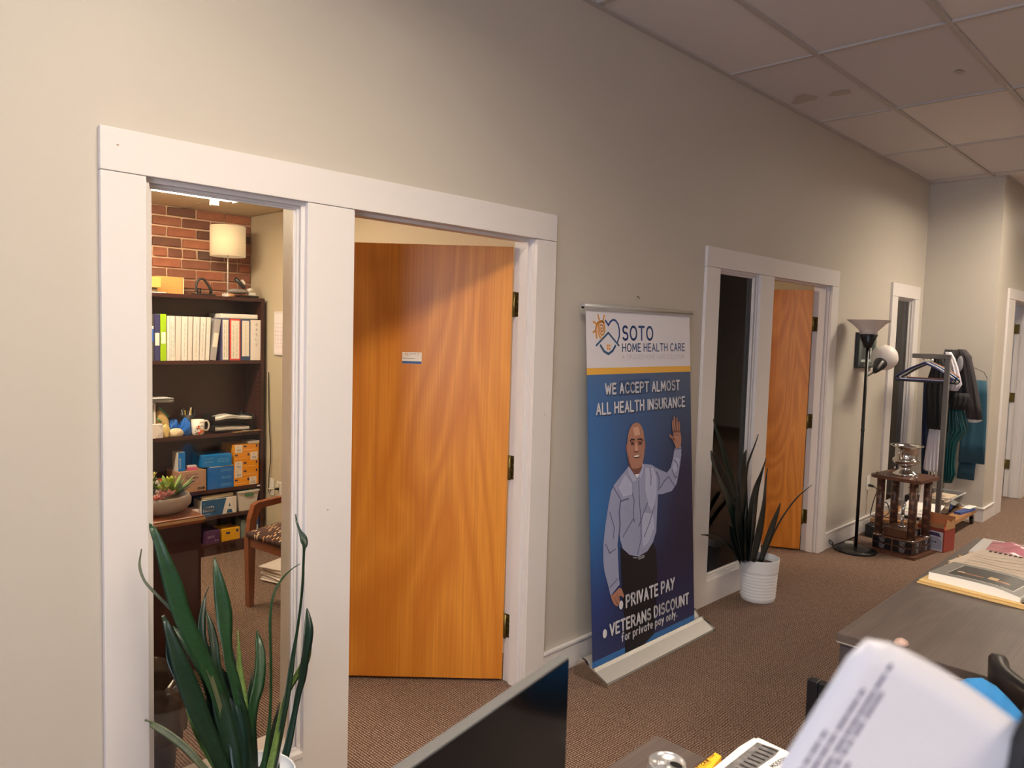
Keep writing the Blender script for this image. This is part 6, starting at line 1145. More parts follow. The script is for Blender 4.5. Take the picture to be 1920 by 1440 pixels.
# ============================================================ GARMENT RACK
STL = M((126, 122, 120), .35, met=.6, var=.06, vs=20)
rk = thing('garment_rack', 'wheeled steel garment rack with a wooden bottom shelf in the corner', 'garment rack', (7.4, -.3, 0))
G().prism([(6.72, -.055), (6.90, -.585), (7.90, -.585), (7.90, -.055)], lambda a, b, t: (a, b, .108+t), .032).obj('bottom_shelf', MAPLE_SH, rk)
G().box(6.985, 7.025, -.515, -.478, .1405, 1.52, .003).obj('upright', STL, rk)
G().box(6.985, 7.025, -.518, -.225, 1.521, 1.559, .003).obj('top_bar', STL, rk)
G().cyl((7.0255, -.30, 1.545), (7.86, -.30, 1.545), .011, 12).obj('hanging_rod', STL, rk)
G().box(7.845, 7.875, -.315, -.285, .1405, 1.56, .003).obj('upright', STL, rk)
G().cyl((7.6, -.251, .1405), (7.6, -.251, 1.534), .009, 10).obj('centre_pole', M((180, 176, 172), .35, met=.6), rk)
for x, y in ((7.86, -.56), (6.93, -.55), (7.86, -.09), (6.79, -.09)):
    cs = G().cyl((x, y, .085), (x, y, .108), .012, 10).box(x-.02, x+.02, y-.02, y+.02, .070, .088, .004).box(x-.012, x+.022, y-.018, y-.014, .03, .075).box(x-.012, x+.022, y+.014, y+.018, .03, .075).obj('caster', CHROME, rk)
    G().lathe((0, 0, 0), [(0, 0)], 3) if False else G(Matrix.Translation((x+.012, y, .036)) @ Matrix.Rotation(PI/2, 4, 'X')).lathe((0, 0, -.012), [(0, 0), (.032, 0), (.0355, .004), (.0355, .02), (.032, .024), (0, .024)], 24).obj('wheel', M((20, 20, 24), .15), cs)
def hanger(x, yc, zt, hw, col, label, droop=.13, tilt=0, r_=.0068, bar=True, wide=0):
    h = thing('clothes_hanger', label, 'hanger', (x, yc, zt-.2), 'empty clothes hangers on the rack')
    mt = rot((x, yc, zt), tilt, 'Z')
    m = M(col, .35)
    G(mt).tube(cat([(x, yc+.004, zt-.055), (x, yc-.002, zt-.035), (x, yc+.024, zt-.016), (x, yc+.020, zt+.012), (x, yc, zt+.020), (x, yc-.018, zt+.010)]), .0026, 8).obj('hook', CHROME, h)
    pts = [(x, yc+.004, zt-.055), (x, yc-hw*.5, zt-.055-droop*.42), (x, yc-hw, zt-.055-droop)]
    pts2 = [(x, yc+.004, zt-.055), (x, yc+hw*.5, zt-.055-droop*.42), (x, yc+hw, zt-.055-droop)]
    g = G(mt); g.tube(cat(pts), r_, 8); g.tube(cat(pts2), r_, 8); g.obj('shoulders', m, h)
    if bar:
        g = G(mt); z2 = zt-.055-droop; g.tube([(x, yc-hw, z2), (x, yc-hw+.012, z2-.022), (x, yc+hw-.012, z2-.022), (x, yc+hw, z2)], r_*.8, 8); g.obj('trouser_bar', m, h)
    return h
HZ = 1.5365
for k, (x, col, lab, hw, tl, dr) in enumerate(((7.075, (38, 52, 112), 'navy plastic hanger, nearest on the rack rod', .225, 0, .13), (7.115, (26, 26, 30), 'black plastic hanger just behind the navy one', .235, 4, .14), (7.155, (216, 214, 216), 'white plastic hanger in the middle of the empty ones', .22, -3, .13),
     (7.20, (36, 80, 140), 'bright blue plastic hanger toward the clothes', .225, 3, .125), (7.245, (22, 22, 26), 'black velvet hanger with a drooping outline, next to the clothes', .24, -4, .15), (7.285, (160, 158, 160), 'grey hanger, last of the empty ones', .22, 5, .14), (7.32, (150, 92, 60), 'brown wooden-toned hanger touching the clothes', .21, 0, .12))):
    hanger(x, -.30, HZ, hw, col, lab, dr, tl)
def garment(name, label, cat_, x, rows_, th, mat, folds=7, amp=.012, grp=None, parent=None, close=True, hook=None, seed=1):
    rnd = random.Random(seed); ph = rnd.uniform(0, 6); R = []; n = 28; nr = len(rows_)
    for i, (ya, yb, z) in enumerate(rows_):
        a, b_ = min(ya, yb), max(ya, yb); row_ = []; t = i/(nr-1)
        for k in range(2*n):
            if k < n: s = k/(n-1); y = a+(b_-a)*s; d = -1
            else: s = 1-(k-n)/(n-1); y = a+(b_-a)*s; d = 1
            e = math.sqrt(max(0, 1-(2*s-1)**2)); rp = amp*(.3+t)*(math.sin(folds*2*PI*s+ph+t*1.5)+.5*math.sin(folds*3.3*PI*s+ph*2-t*2))
            row_.append((x+d*th*.5*(e*.8+.1)+rp*e, y, z))
        R.append(row_)
    g = G(); g.grid(R, True, True); g.add(R[0], [tuple(range(2*n))]); g.add(R[-1], [tuple(range(2*n))])
    if parent: return g.obj(name, mat, parent)
    return tag(g.obj(name, mat), label, cat_, grp)
CLB = M((24, 24, 28), .8, bump=.2, bs=300); CLC = M((52, 48, 52), .85, bump=.3, bs=200); CLW = M((206, 202, 212), .8); CLG = M((20, 74, 76), .32, bump=.2, bs=30); CLT = M((32, 76, 96), .7, bump=.2, bs=200); CLN = M((26, 34, 66), .7)
bj = thing('blazer', 'dark charcoal blazer with long sleeve hanging at the right of the rack', 'jacket', (7.62, -.42, 1.0))
garment('jacket_body', '', '', 7.66, [(-0.299, -0.470, 1.597), (-0.286, -0.516, 1.539), (-0.292, -0.530, 1.434), (-0.308, -0.546, 1.314), (-0.333, -0.570, 1.196), (-0.348, -0.584, 1.091)], .10, CLC, 3, .008, parent=bj, seed=2)
garment('sleeve', '', '', 7.55, [(-0.429, -0.488, 1.603), (-0.451, -0.542, 1.525), (-0.472, -0.575, 1.394), (-0.493, -0.608, 1.255), (-0.509, -0.636, 1.124), (-0.534, -0.656, 0.995)], .075, CLC, 2, .005, parent=bj, seed=3)
garment('sleeve_lining', '', '', 7.55, [(-0.542, -0.656, 0.993), (-0.547, -0.641, 0.976), (-0.552, -0.617, 0.966)], .06, M((190, 186, 190), .6), 2, .002, parent=bj)
garment('white_blouse', 'white blouse hanging in front of the charcoal blazer', 'shirt', 7.47, [(-0.350, -0.400, 1.577), (-0.353, -0.433, 1.520), (-0.367, -0.463, 1.437), (-0.380, -0.484, 1.362), (-0.396, -0.501, 1.297), (-0.409, -0.471, 1.236)], .05, CLW, 3, .006, seed=5)
gp = G().ball((7.5, -0.466, 1.477), .036, 14, (.5, .7, 1.9)); tag(gp.obj('plastic_cover', M((136, 134, 142), .2)), 'shiny grey plastic cover on the shoulder of the white blouse', 'garment cover')
garment('black_skirt', 'black skirt folded over a hanger under the white blouse', 'skirt', 7.49, [(-0.409, -0.558, 1.219), (-0.408, -0.569, 1.167), (-0.406, -0.556, 1.125), (-0.409, -0.542, 1.072)], .06, CLB, 4, .006, seed=6)
gd = garment('green_dress', 'shiny dark green satin dress hanging between rack and wall', 'dress', 7.56, [(-0.385, -0.498, 1.113), (-0.381, -0.512, 1.032), (-0.382, -0.533, 0.952), (-0.382, -0.558, 0.876), (-0.381, -0.515, 0.831), (-0.376, -0.478, 0.765), (-0.377, -0.471, 0.668), (-0.375, -0.469, 0.561), (-0.376, -0.482, 0.485), (-0.381, -0.453, 0.401)], .07, CLG, 5, .016, seed=7)
garment('black_dress', 'black dress hanging left of the steel upright', 'dress', 7.44, [(-0.275, -0.343, 1.536), (-0.255, -0.379, 1.432), (-0.227, -0.407, 1.313), (-0.216, -0.412, 1.218), (-0.239, -0.414, 1.051), (-0.253, -0.416, 0.884)], .06, CLB, 4, .008, seed=8)
garment('white_skirt', 'long white satin skirt showing below the black dress', 'skirt', 7.50, [(-0.255, -0.367, 0.873), (-0.244, -0.374, 0.756), (-0.234, -0.381, 0.634), (-0.228, -0.384, 0.512), (-0.242, -0.372, 0.493)], .05, CLW, 5, .012, seed=9)
garment('navy_trousers', 'navy blue trousers hanging at the back left of the clothes', 'trousers', 7.68, [(-0.134, -0.197, 1.297), (-0.139, -0.219, 1.074), (-0.147, -0.233, 0.776), (-0.161, -0.246, 0.476), (-0.168, -0.248, 0.361)], .05, CLN, 2, .006, seed=10)
# teal fabric on a wire hanger against the return wall
tf = thing('teal_fabric', 'teal blue cloth draped over a wire hanger on the return wall', 'fabric', (8.0, -.5, .4))
garment('front_panel', '', '', 7.985, [(-0.437, -0.578, 1.321), (-0.432, -0.587, 1.187), (-0.408, -0.598, 0.938), (-0.394, -0.601, 0.738), (-0.388, -0.604, 0.546)], .018, CLT, 2, .003, parent=tf, seed=11)
garment('back_panel', '', '', 8.010, [(-0.390, -0.530, 0.549), (-0.386, -0.526, 0.478), (-0.378, -0.523, 0.381)], .014, M((28, 68, 88), .7), 1, .002, parent=tf, seed=12)
G().tube([(7.995, -0.414, 1.434), (7.995, -0.471, 1.432), (7.995, -0.546, 1.397), (7.995, -0.575, 1.344), (7.995, -0.572, 1.32), (7.995, -0.423, 1.3)], .003, 6).obj('wire_hanger', M((60, 60, 62), .3, met=.8), tf)
# things on the rack shelf
SZ = .1405
cbx = thing('storage_bin', 'clear plastic bin full of manila folders on the rack shelf', 'bin', (7.55, -.36, SZ))
x0, x1, y0_, y1_ = 7.38, 7.825, -.50, -.24
def tray(g, a, b, h, t=.004):
    (ax0, ax1, ay0, ay1), (bx0, bx1, by0, by1) = a, b
    lo = [(ax0, ay0), (ax1, ay0), (ax1, ay1), (ax0, ay1)]; hi = [(bx0, by0), (bx1, by0), (bx1, by1), (bx0, by1)]; cx_, cy_ = (ax0+ax1)/2, (ay0+ay1)/2
    sh = lambda p: (p[0]+(t if p[0] < cx_ else -t), p[1]+(t if p[1] < cy_ else -t))
    v = [(p[0], p[1], SZ) for p in lo]+[(p[0], p[1], SZ+h) for p in hi]+[sh(p)+(SZ+h,) for p in hi]+[sh(p)+(SZ+t,) for p in lo]
    return g.add(v, [(0, 3, 2, 1)]+[(i, (i+1) % 4, 4+(i+1) % 4, 4+i) for i in range(4)]+[(4+i, 4+(i+1) % 4, 8+(i+1) % 4, 8+i) for i in range(4)]+[(8+i, 8+(i+1) % 4, 12+(i+1) % 4, 12+i) for i in range(4)]+[(12, 13, 14, 15)])
tray(G(), (x0+.02, x1-.02, y0_+.02, y1_-.02), (x0, x1, y0_, y1_), .15).obj('bin_body', BIN_PL, cbx)
g = G()
for a in ((x0-.008, x1+.008, y0_-.008, y0_), (x0-.008, x1+.008, y1_, y1_+.008), (x0-.008, x0, y0_, y1_), (x1, x1+.008, y0_, y1_)): g.box(a[0], a[1], a[2], a[3], SZ+.143, SZ+.152)
g.obj('rim', M((206, 206, 210), .3), cbx)
for k in range(7):
    o = G(rot((7.62, -.37, SZ+.02), 3*(k % 3)-3)).box(x0+.035, x1-.05, y0_+.03+.004*k, y1_-.035, SZ+.006+.018*k, SZ+.006+.018*k+.012, .002).obj('manila_folder', M((226, 206, 182), .7), )
    tag(o, ['manila folder lying in the clear bin, bottom of the pile', 'manila folder lying in the clear bin, second from the bottom', 'manila folder lying in the clear bin, third from the bottom', 'manila folder in the middle of the pile in the clear bin', 'manila folder lying in the clear bin, third from the top', 'manila folder lying in the clear bin, second from the top', 'manila folder on top of the pile in the clear bin'][k], 'folder', 'manila folders in the clear bin')
g = G(); fakelines(g, lambda u, v: (7.44+v, -.45+u, SZ+.1275), .12, .05, 3); tag(g.obj('handwriting', M((60, 54, 60), .7)), 'handwriting on the top manila folder in the clear bin', 'writing')
wb_ = thing('wall_chart_tube', 'narrow white folder with a black clip standing on end at the rack', 'folder', (7.30, -.29, SZ))
G(rot((7.30, -.29, SZ), 4, 'X')).box(7.28, 7.34, -.335, -.262, SZ+.001, SZ+.335, .003).obj('board', M((224, 214, 212), .6), wb_); G(rot((7.30, -.29, SZ), 4, 'X')).box(7.276, 7.3445, -.325, -.275, SZ+.30, SZ+.325, .003).obj('clip', BLACK, wb_)
tag(G(rot((7.64, -.53, 0), -8)).box(7.50, 7.82, -.572, -.515, SZ, SZ+.020, .002).obj('blue_folder', M((62, 84, 150), .6)), 'blue folder on the rack shelf in front of the clear bin', 'folder')
tag(G(rot((7.7, -.53, 0), -5)).box(7.70, 7.88, -.575, -.51, SZ+.0245, SZ+.030, .001).obj('leaflet', PAPER), 'white leaflet on the blue folder at the end of the rack shelf', 'leaflet')
st_ = [((7.06, 7.38, -.47, -.21), (70, 60, 80), 'dark magazine at the bottom of the pile on the rack shelf'), ((7.08, 7.40, -.46, -.22), (120, 34, 44), 'red magazine second from the bottom of the rack shelf pile'), ((7.06, 7.36, -.465, -.20), (140, 130, 136), 'grey magazine in the middle of the rack shelf pile'), ((7.09, 7.39, -.46, -.23), (40, 96, 170), 'blue magazine under the white brochure on the rack shelf')]
for k, (b_, col, lab) in enumerate(st_): tag(G(rot((7.2, -.34, 0), 3*(-1)**k)).box(b_[0], b_[1]-.13, b_[2], b_[3], SZ+.0125*k+.0003, SZ+.0125*k+.012, .002).obj('magazine', M(col, .5)), lab, 'magazine', 'magazines on the rack shelf')
br_ = thing('brochure', 'white brochure with a green leaf logo on top of the rack shelf pile', 'brochure', (7.2, -.34, SZ+.051))
BRM = rot((7.16, -.36, SZ+.052), -14, 'Y')
G(BRM).box(7.06, 7.30, -.475, -.18, SZ+.060, SZ+.066, .002).obj('cover', PAPER, br_)
g = G(BRM); write(g, 'BUILDING', lambda u, v: (7.10+v, -.235-u, SZ+.0664), .035, .7, width=.19); g.obj('lettering', M((50, 60, 54), .6), br_)
G(BRM).prism([(7.10, -.205), (7.12, -.195), (7.14, -.205), (7.12, -.228)], lambda a, b, t: (a, b, SZ+.0662+t*.0004), 1).obj('leaf_logo', M((70, 130, 60), .6), br_)
g = thing('card_box', 'white carton lying at the near end of the rack shelf', 'box', (6.87, -.3, SZ)); G().box(6.86, 6.97, -.42, -.22, SZ, SZ+.055, .003).obj('body', M((210, 206, 208), .6), g); G().box(6.858, 6.8595, -.40, -.26, SZ+.02, SZ+.045).obj('dark_print', BLACKPL, g)
tag(G(rot((6.95, -.53, 0), 20)).box(6.90, 7.01, -.54, -.528, SZ, SZ+.008, .002).obj('marker_pen', BLACKPL), 'black marker lying on the rack shelf beside the steel upright', 'pen')
tag(G().tube(cat([(6.76, -.06, SZ+.008), (6.78, -.12, SZ+.008), (6.86, -.16, SZ+.05), (6.90, -.12, SZ+.12), (6.84, -.09, SZ+.10), (6.80, -.13, SZ+.02), (6.84, -.20, SZ+.008)]), .005, 8).obj('black_cable', BLACK), 'stiff loop of black cable standing on the rack shelf', 'cable')
by_ = thing('toy_duck', 'small black, yellow and red plastic bag handle at the back of the rack shelf', 'bag', (7.55, -.12, SZ))
G().box(7.50, 7.66, -.19, -.085, SZ, SZ+.10, .01).obj('black_bag', BLACK, by_); G().ball((7.55, -.145, SZ+.125), .035, 12, (1, 1, .8)).obj('yellow_patch', M((226, 196, 30), .5), by_); G().ball((7.55, -.13, SZ+.165), .022, 12, (1, 1.2, .6)).obj('red_patch', M((190, 40, 36), .5), by_)
# vertical blind slats behind the third sidelight
vb = thing('vertical_blind', 'grey vertical blind hanging behind the narrow window of the corner office', 'blind', (7.7, .28, .16))
G().box(7.05, 9.0, .27, .31, 2.03, 2.06).obj('head_rail', M((120, 116, 116), .5), vb)
for k in range(17): G(rot((7.16+.112*k, .29, 0), -38+5*math.sin(k))).box(7.11+.112*k, 7.21+.112*k, .289, .2905, .2, 2.03).obj('slat', M([(98, 88, 86), (122, 112, 108), (150, 146, 152), (84, 78, 82), (110, 108, 118)][k % 5], .6), vb)
ck = thing('added_dark_cabinet', 'tall brown cabinet added behind the second sidelight to keep the view dark', 'cabinet', (4.45, .4, 0))  # added cabinet, hides the lit door leaf and stands for the shade there
G().box(3.98, 4.70, .22, .62, .0, 1.93, .004).obj('body', M((156, 108, 88), .5, var=.2, vs=6), ck); G().box(4.0, 4.34, .212, .2195, .05, 1.90, .002).obj('door', M((164, 114, 92), .45, var=.2, vs=6), ck); G().box(4.345, 4.68, .212, .2195, .05, 1.90, .002).obj('door', M((164, 114, 92), .45, var=.2, vs=6), ck)
for x in (4.325, 4.36): G().cyl((x, .2118, .9), (x, .2118, 1.05), .005, 8).obj('pull', CHROME, ck)

# ring hook on the second door
tag(G().tube([d2m @ Vector((.36+.022*math.cos(k*PI/9), .006, 1.84+.034*math.sin(k*PI/9))) for k in range(19)], .004, 8, caps=False).obj('door_hook_ring', M((220, 170, 110), .3)), 'thin oval hook ring on the upper part of the oak door', 'hook')

# ============================================================ DESKS AND WHAT IS ON THEM
def desk(name, label, x0, x1, y0, y1, h, ov=.0):
    r = thing(name, label, 'desk', ((x0+x1)/2, (y0+y1)/2, 0))
    G().box(x0, x1, y0, y1, h-.030, h, .002).obj('desktop', DESKWOOD, r)
    e = M((150, 142, 138), .4)
    G().box(x0-.0008, x0-.0001, y0, y1, h-.030, h-.026).obj('edge_band', e, r)
    for x in (x0+.004, x1-.030): G().box(x, x+.026, y0+.02, y1-.01, .0, h-.0305).obj('end_panel', M((66, 60, 64), .5, var=.15, vs=10), r)
    G().box(x0+.031, x1-.031, y1-.05, y1-.03, .25, h-.0305).obj('modesty_panel', M((66, 60, 64), .5, var=.15, vs=10), r)
    G().box(x0+.03, x0+.43, y0+.03, y1-.06, .10, h-.031).obj('drawer_pedestal', M((60, 54, 58), .5), r) if ov else None
    return r
desk('main_desk', 'long grey-brown wood-grain desk in the middle of the room', 2.33, 3.99, -2.22, -1.432, .75)
desk('near_desk', 'near wood-grain desk with the monitor and the soda can', -.30, 1.41, -2.12, -1.388, .75)
# papers, open book and bag on the main desk
DT = .7505
ff = thing('portfolio_folder', 'large tan accordion folder lying under the open art book', 'folder', (3.4, -1.8, DT))
G(rot((3.3, -1.8, 0), -4.5)).box(3.02, 3.62, -2.12, -1.47, DT, DT+.006, .002).obj('back_cover', M((216, 180, 118), .7), ff); G(rot((3.3, -1.8, 0), -3.5)).box(3.04, 3.63, -2.12, -1.468, DT+.0065, DT+.012, .002).obj('front_cover', M((222, 190, 130), .7), ff)
g = G()
for k in range(7): g.box(3.22+.05*k, 3.235+.05*k, -1.484, -1.470, DT+.0125, DT+.0155)
g.obj('ring_binding', M((200, 160, 90), .6), ff)
BK = rot((3.15, -1.6, 0), -7)
ob = thing('open_book', 'thick open art book with a dark painting on a grey page', 'book', (3.15, -1.65, DT+.013))
rows = []; zb = DT+.0125
topp = lambda s: zb+.027+.004*math.sin(PI*min(1, s))-.020*max(0, s-.75)*4*.5
n_ = 14; T_ = [[(x, -1.485-.30*k/n_, topp(k/n_)) for x in (3.075, 3.30)] for k in range(n_+1)]; B_ = [[(x, -1.485-.30*k/n_, zb) for x in (3.075, 3.30)] for k in range(n_+1)]
g = G(BK); g.grid(T_); g.grid(B_)
for i in range(n_):
    for j in (0, 1): g.add([T_[i][j], T_[i+1][j], B_[i+1][j], B_[i][j]], [(0, 1, 2, 3)])
g.add([T_[0][0], T_[0][1], B_[0][1], B_[0][0]], [(0, 1, 2, 3)]); g.add([T_[-1][0], T_[-1][1], B_[-1][1], B_[-1][0]], [(0, 1, 2, 3)]); g.obj('page_block', M((240, 236, 230), .6), ob)
def page(x0, x1, a, b_, name, col, dz, **kw):
    R = [[(x, -1.485-.30*(a+(b_-a)*k/12), topp(a+(b_-a)*k/12)+dz) for x in (x0, x1)] for k in range(13)]; return G(BK).grid(R).obj(name, M(col, .45, **kw), ob)
page(3.0755, 3.2995, .004, .995, 'grey_page', (132, 128, 124), .0006); page(3.105, 3.275, .16, .90, 'picture_border', (226, 222, 216), .0010); page(3.108, 3.272, .17, .89, 'painting', (48, 42, 44), .0014, var=.35, vs=8)
for (xa, xb, a, b_, col) in ((3.15, 3.165, .30, .52, (150, 100, 70)), (3.155, 3.19, .56, .66, (222, 190, 140)), (3.150, 3.168, .66, .80, (180, 130, 96)), (3.16, 3.172, .22, .30, (226, 190, 150))): page(xa, xb, a, b_, 'painted_figure', col, .0018)
G(BK).box(3.07, 3.36, -2.06, -1.79, zb, zb+.004, .001).obj('book_cover', M((40, 40, 46), .5), ob)
R = [[(x, -1.79-.24*k/10, zb+.0045+.022*math.sin(PI*k/10*.9+.3)) for x in (3.08, 3.31)] for k in range(11)]; G(BK).grid(R).grid([[(p[0], p[1], zb+.0042) for p in r_] for r_ in R]).obj('page_block', M((200, 190, 170), .6), ob)
sk = thing('sketch_sheets', 'cream sheets with reddish drapery drawings between book and pink bag', 'papers', (3.5, -1.65, DT+.013))
for k in range(3): G(rot((3.45, -1.65, 0), -5-2*k)).box(3.33+.01*k, 3.66+.006*k, -2.05, -1.492+.004*k, DT+.0165+.0022*k, DT+.0182+.0022*k).obj('sheet', M([(214, 196, 172), (226, 212, 194), (222, 206, 188)][k], .7), sk)
rnd = random.Random(11)
for q in range(5):
    pts = [(3.40+.045*q+.012*math.sin(j*1.3+q)+.02*j/10, -1.52-.05*j) for j in range(9)]
    g = G(); stroke(g, pts, .0015+.001*(q % 2), lambda a, b: (a, b, DT+.0236+.00015*q)); g.obj('drawn_line', M([(176, 126, 116), (150, 130, 120), (190, 146, 134)][q % 3], .7), sk)
pk = thing('pink_bag', 'crinkled shiny pink plastic bag on the far end of the main desk', 'bag', (3.82, -1.8, DT))
R = []
for i in range(19):
    u = i/18; row_ = []
    for k in range(25):
        v = k/24; e = min(1, 5*min(u, 1-u))*min(1, 5*min(v, 1-v)); row_.append((3.66+.27*u+.02*v, -1.53-.50*v+.02*u, DT+.014+e*(.016+.007*math.sin(17*u+5*v)+.006*math.sin(23*v-9*u)+.004*math.sin(41*u*v+3))))
    R.append(row_)
g = G(); g.grid(R); g.grid([[(p[0], p[1], DT+.0125) for p in r_] for r_ in R]); g.obj('bag_body', M((214, 140, 152), .25, bump=.5, bs=40), pk)
G().ball((3.69, -1.93, DT+.034), .010, 10).obj('red_seal', M((206, 40, 50), .4), pk)
tag(G(rot((3.85, -1.7, 0), 2)).box(3.67, 3.965, -2.1, -1.47, DT, DT+.0115, .002).obj('white_folder', M((220, 216, 214), .5)), 'white folder under the pink plastic bag', 'folder')
g = G(rot((3.66, -1.75, 0), -3))
for k in range(24): g.box(3.652, 3.668, -1.56-.018*k, -1.551-.018*k, DT+.0235, DT+.0275)
tag(g.obj('spiral_binding', M((90, 60, 60), .5)), 'dark spiral binding along the edge of the sketch sheets', 'spiral binding')['kind'] = 'stuff'
tag(G().lathe((2.385, -1.60, DT), [(0, 0), (.020, 0), (.021, .003), (.016, .012), (.004, .018), (0, .018)], 20).obj('paperweight', M((190, 160, 150), .4, var=.3, vs=80)), 'small round patterned shell at the near edge of the main desk', 'shell')

# monitor on the near desk
MA = Vector((.872, -1.568, 0)); MB_ = Vector((.35, -1.667, 0)); md = (MB_-MA).normalized(); mn_ = Vector((md.y, -md.x, 0)) 
if mn_.y > 0: mn_ = -mn_
MM = Matrix(((md.x, -mn_.x, 0, MA.x), (md.y, -mn_.y, 0, MA.y), (0, 0, 1, 0), (0, 0, 0, 1)))     # local x along the screen, local y away from the viewer
mo = thing('computer_monitor', 'thin black computer monitor with a dark screen on the near desk', 'monitor', (.61, -1.62, .75))
L_ = (MB_-MA).length
G(MM).box(0, L_, .001, .019, .83, 1.15, .002).obj('housing', M((88, 88, 90), .45), mo); G(MM).box(.003, L_-.003, -.0006, .0008, .845, 1.1465).obj('screen', M((10, 10, 12), .12), mo)
G(MM).box(0, L_, -.001, .0008, .83, .8445).obj('chin_bezel', BLACKPL, mo); G(MM).box(.14, L_-.14, .0195, .045, .88, 1.08, .006).obj('back_box', BLACKPL, mo)
G(MM).box(.22, .31, .046, .058, .76, .98, .003).obj('stand_neck', BLACKPL, mo); G(MM).box(.14, .39, -.05, .14, .7505, .760, .004).obj('stand_base', BLACKPL, mo)
# soda can
cn = thing('soda_can', 'open aluminium soda can on the near desk', 'can', (1.168, -1.563, .7505))
cc = (1.158, -1.572, .7505)
G().lathe(cc, [(0, .004), (.026, .0), (.031, .006), (.0365, .014), (.0365, .100), (.0345, .110), (.0335, .1165), (.0335, .119), (.0322, .1205), (.0308, .119), (.0298, .1152), (0, .1152)], 36).obj('can_body', M((196, 196, 200), .28, met=.8), cn)
cp_ = [(cc[0]+.008+.008*math.cos(k*PI/8), cc[1]-.014+.0125*math.sin(k*PI/8)) for k in range(16)]
G().prism(cp_, lambda a, b, t: (a, b, cc[2]+.1158+t*.0004), 1).obj('opening', BLACK, cn)
G().tube([(cc[0]-.012, cc[1]+.012, cc[2]+.1168), (cc[0]-.002, cc[1]+.000, cc[2]+.1174)], .004, 8).obj('pull_tab', M((206, 206, 208), .3, met=.7), cn)
# printed magazines and yellow leaflet
z = .7505
def flat(name, pts, z0, t, mat, parent=None): 
    g = G().prism([(p[0], p[1]) for p in pts], lambda a, b, q: (a, b, z0+q*t), 1); return g.obj(name, mat, parent)
yl = thing('yellow_leaflet', 'yellow leaflet with black lettering sticking out beside the magazines', 'leaflet', (1.27, -1.64, z))
ya = [(1.425, -1.525, 0.763), (1.422, -1.541, 0.763), (1.295, -1.559, 0.763), (1.306, -1.526, 0.763)]
flat('sheet', ya, z, .0115, M((240, 184, 40), .6), yl)
g = G(); e0 = Vector((ya[0][0], ya[0][1])); e1 = (Vector((ya[3][0], ya[3][1]))-e0); e2 = (Vector((ya[1][0], ya[1][1]))-e0); e1.normalize(); e2l = e2.length; e2.normalize()
yfn = lambda u, v: (e0.x+e1.x*u+e2.x*(e2l-v), e0.y+e1.y*u+e2.y*(e2l-v), z+.0119)
write(g, 'NIGHT', lambda u, v: yfn(.010+u, .011+v), .006, .9, width=.022); write(g, 'WASTE', lambda u, v: yfn(.036+u, .008+v), .012, 1.1, width=.045); fakelines(g, lambda u, v: yfn(.036+u, .003+v), .04, .003, 1); g.obj('lettering', M((90, 50, 20), .6), yl)
m2_ = thing('magazine', 'white magazine lying under the top one on the near desk', 'magazine', (1.4, -1.7, z)); m2_['group'] = 'magazines on the near desk'
qa = [(1.551, -1.55, 0.76), (1.543, -1.658, 0.76), (1.3, -1.693, 0.76), (1.371, -1.548, 0.76), (1.491, -1.545, 0.76)]; flat('pages', qa, z, .0065, PAPER, m2_)
m1_ = thing('magazine', 'top magazine with a black and white building photograph on its cover', 'magazine', (1.4, -1.7, z)); m1_['group'] = 'magazines on the near desk'
qb = [(1.541, -1.564, 0.767), (1.534, -1.655, 0.767), (1.312, -1.697, 0.767), (1.347, -1.555, 0.767)]; flat('pages', qb, z+.007, .0095, PAPER, m1_)
qc = [(1.521, -1.572, 0.767), (1.527, -1.62, 0.767), (1.497, -1.623, 0.767), (1.386, -1.616, 0.767), (1.372, -1.571, 0.767)]; qz = z+.0168
flat('cover_photo', qc, qz, .0003, M((110, 108, 110), .5, var=.9, vs=60), m1_)
g = G(); A0 = Vector((1.527, -1.62, 0.767)); A1 = Vector((1.362, -1.611, 0.767)); A2 = Vector((1.525, -1.575, 0.767))
for k in range(9):
    t0 = .04+.105*k; a_ = A0.lerp(A1, t0); b_ = a_+(A2-A0)*(.75-.03*k); d_ = (A1-A0)*.035; g.add([(a_.x, a_.y, qz+.0006), (a_.x+d_.x, a_.y+d_.y, qz+.0006), (b_.x+d_.x, b_.y+d_.y, qz+.0006), (b_.x, b_.y, qz+.0006)], [(0, 1, 2, 3)])
g.obj('photo_columns', M((34, 34, 36), .5), m1_)
g = G(); B0 = Vector((1.453, -1.641, 0.767)); B1 = Vector((1.507, -1.648, 0.767)); bu = (B1-B0).normalized(); bv = Vector((-bu.y, bu.x, 0)); write(g, 'MODERN', lambda u, v: (B0.x+bu.x*u+bv.x*v, B0.y+bu.y*u+bv.y*v, qz+.0004), .010, 1.1, width=(B1-B0).length); g.obj('lettering', M((30, 30, 34), .5), m1_)

# white letter on a black copy stand, close to the camera
P00 = Vector((0, -2.28, 1.64388)).lerp(Vector((.51632, -2.11012, 1.45339)), .6)
ex = -Vector((-.02, 0, 0)); e1v = (Rv*298-Uv*170).normalized(); e2v = (-Rv*132-Uv*225).normalized(); e2v = (e2v-e2v.dot(e1v)*e1v).normalized(); nv = e1v.cross(e2v); nv = nv if nv.dot(Fv) < 0 else -nv
tilt = Matrix.Rotation(math.radians(10), 3, e1v)
def shp(u, v):
    return P00+e1v*u+e2v*v+nv*(-.006*math.sin(PI*min(1, v/.216))-.004*(u/.1)**2)+e2v*(-.0028*math.sin(PI*min(1, u/.0755))+.0019*(u/.0755)**1.5+.0009)
cs_ = thing('letter_sheet', 'large out-of-focus white letter in the near right corner, gripped by a black clamp', 'letter', tuple(P00+e1v*.1+e2v*.1))
N1, N2 = 24, 18
R = [[shp(.279*i/N1, .216*j/N2) for j in range(N2+1)] for i in range(N1+1)]
R[0][0] = shp(.0025, .0025)
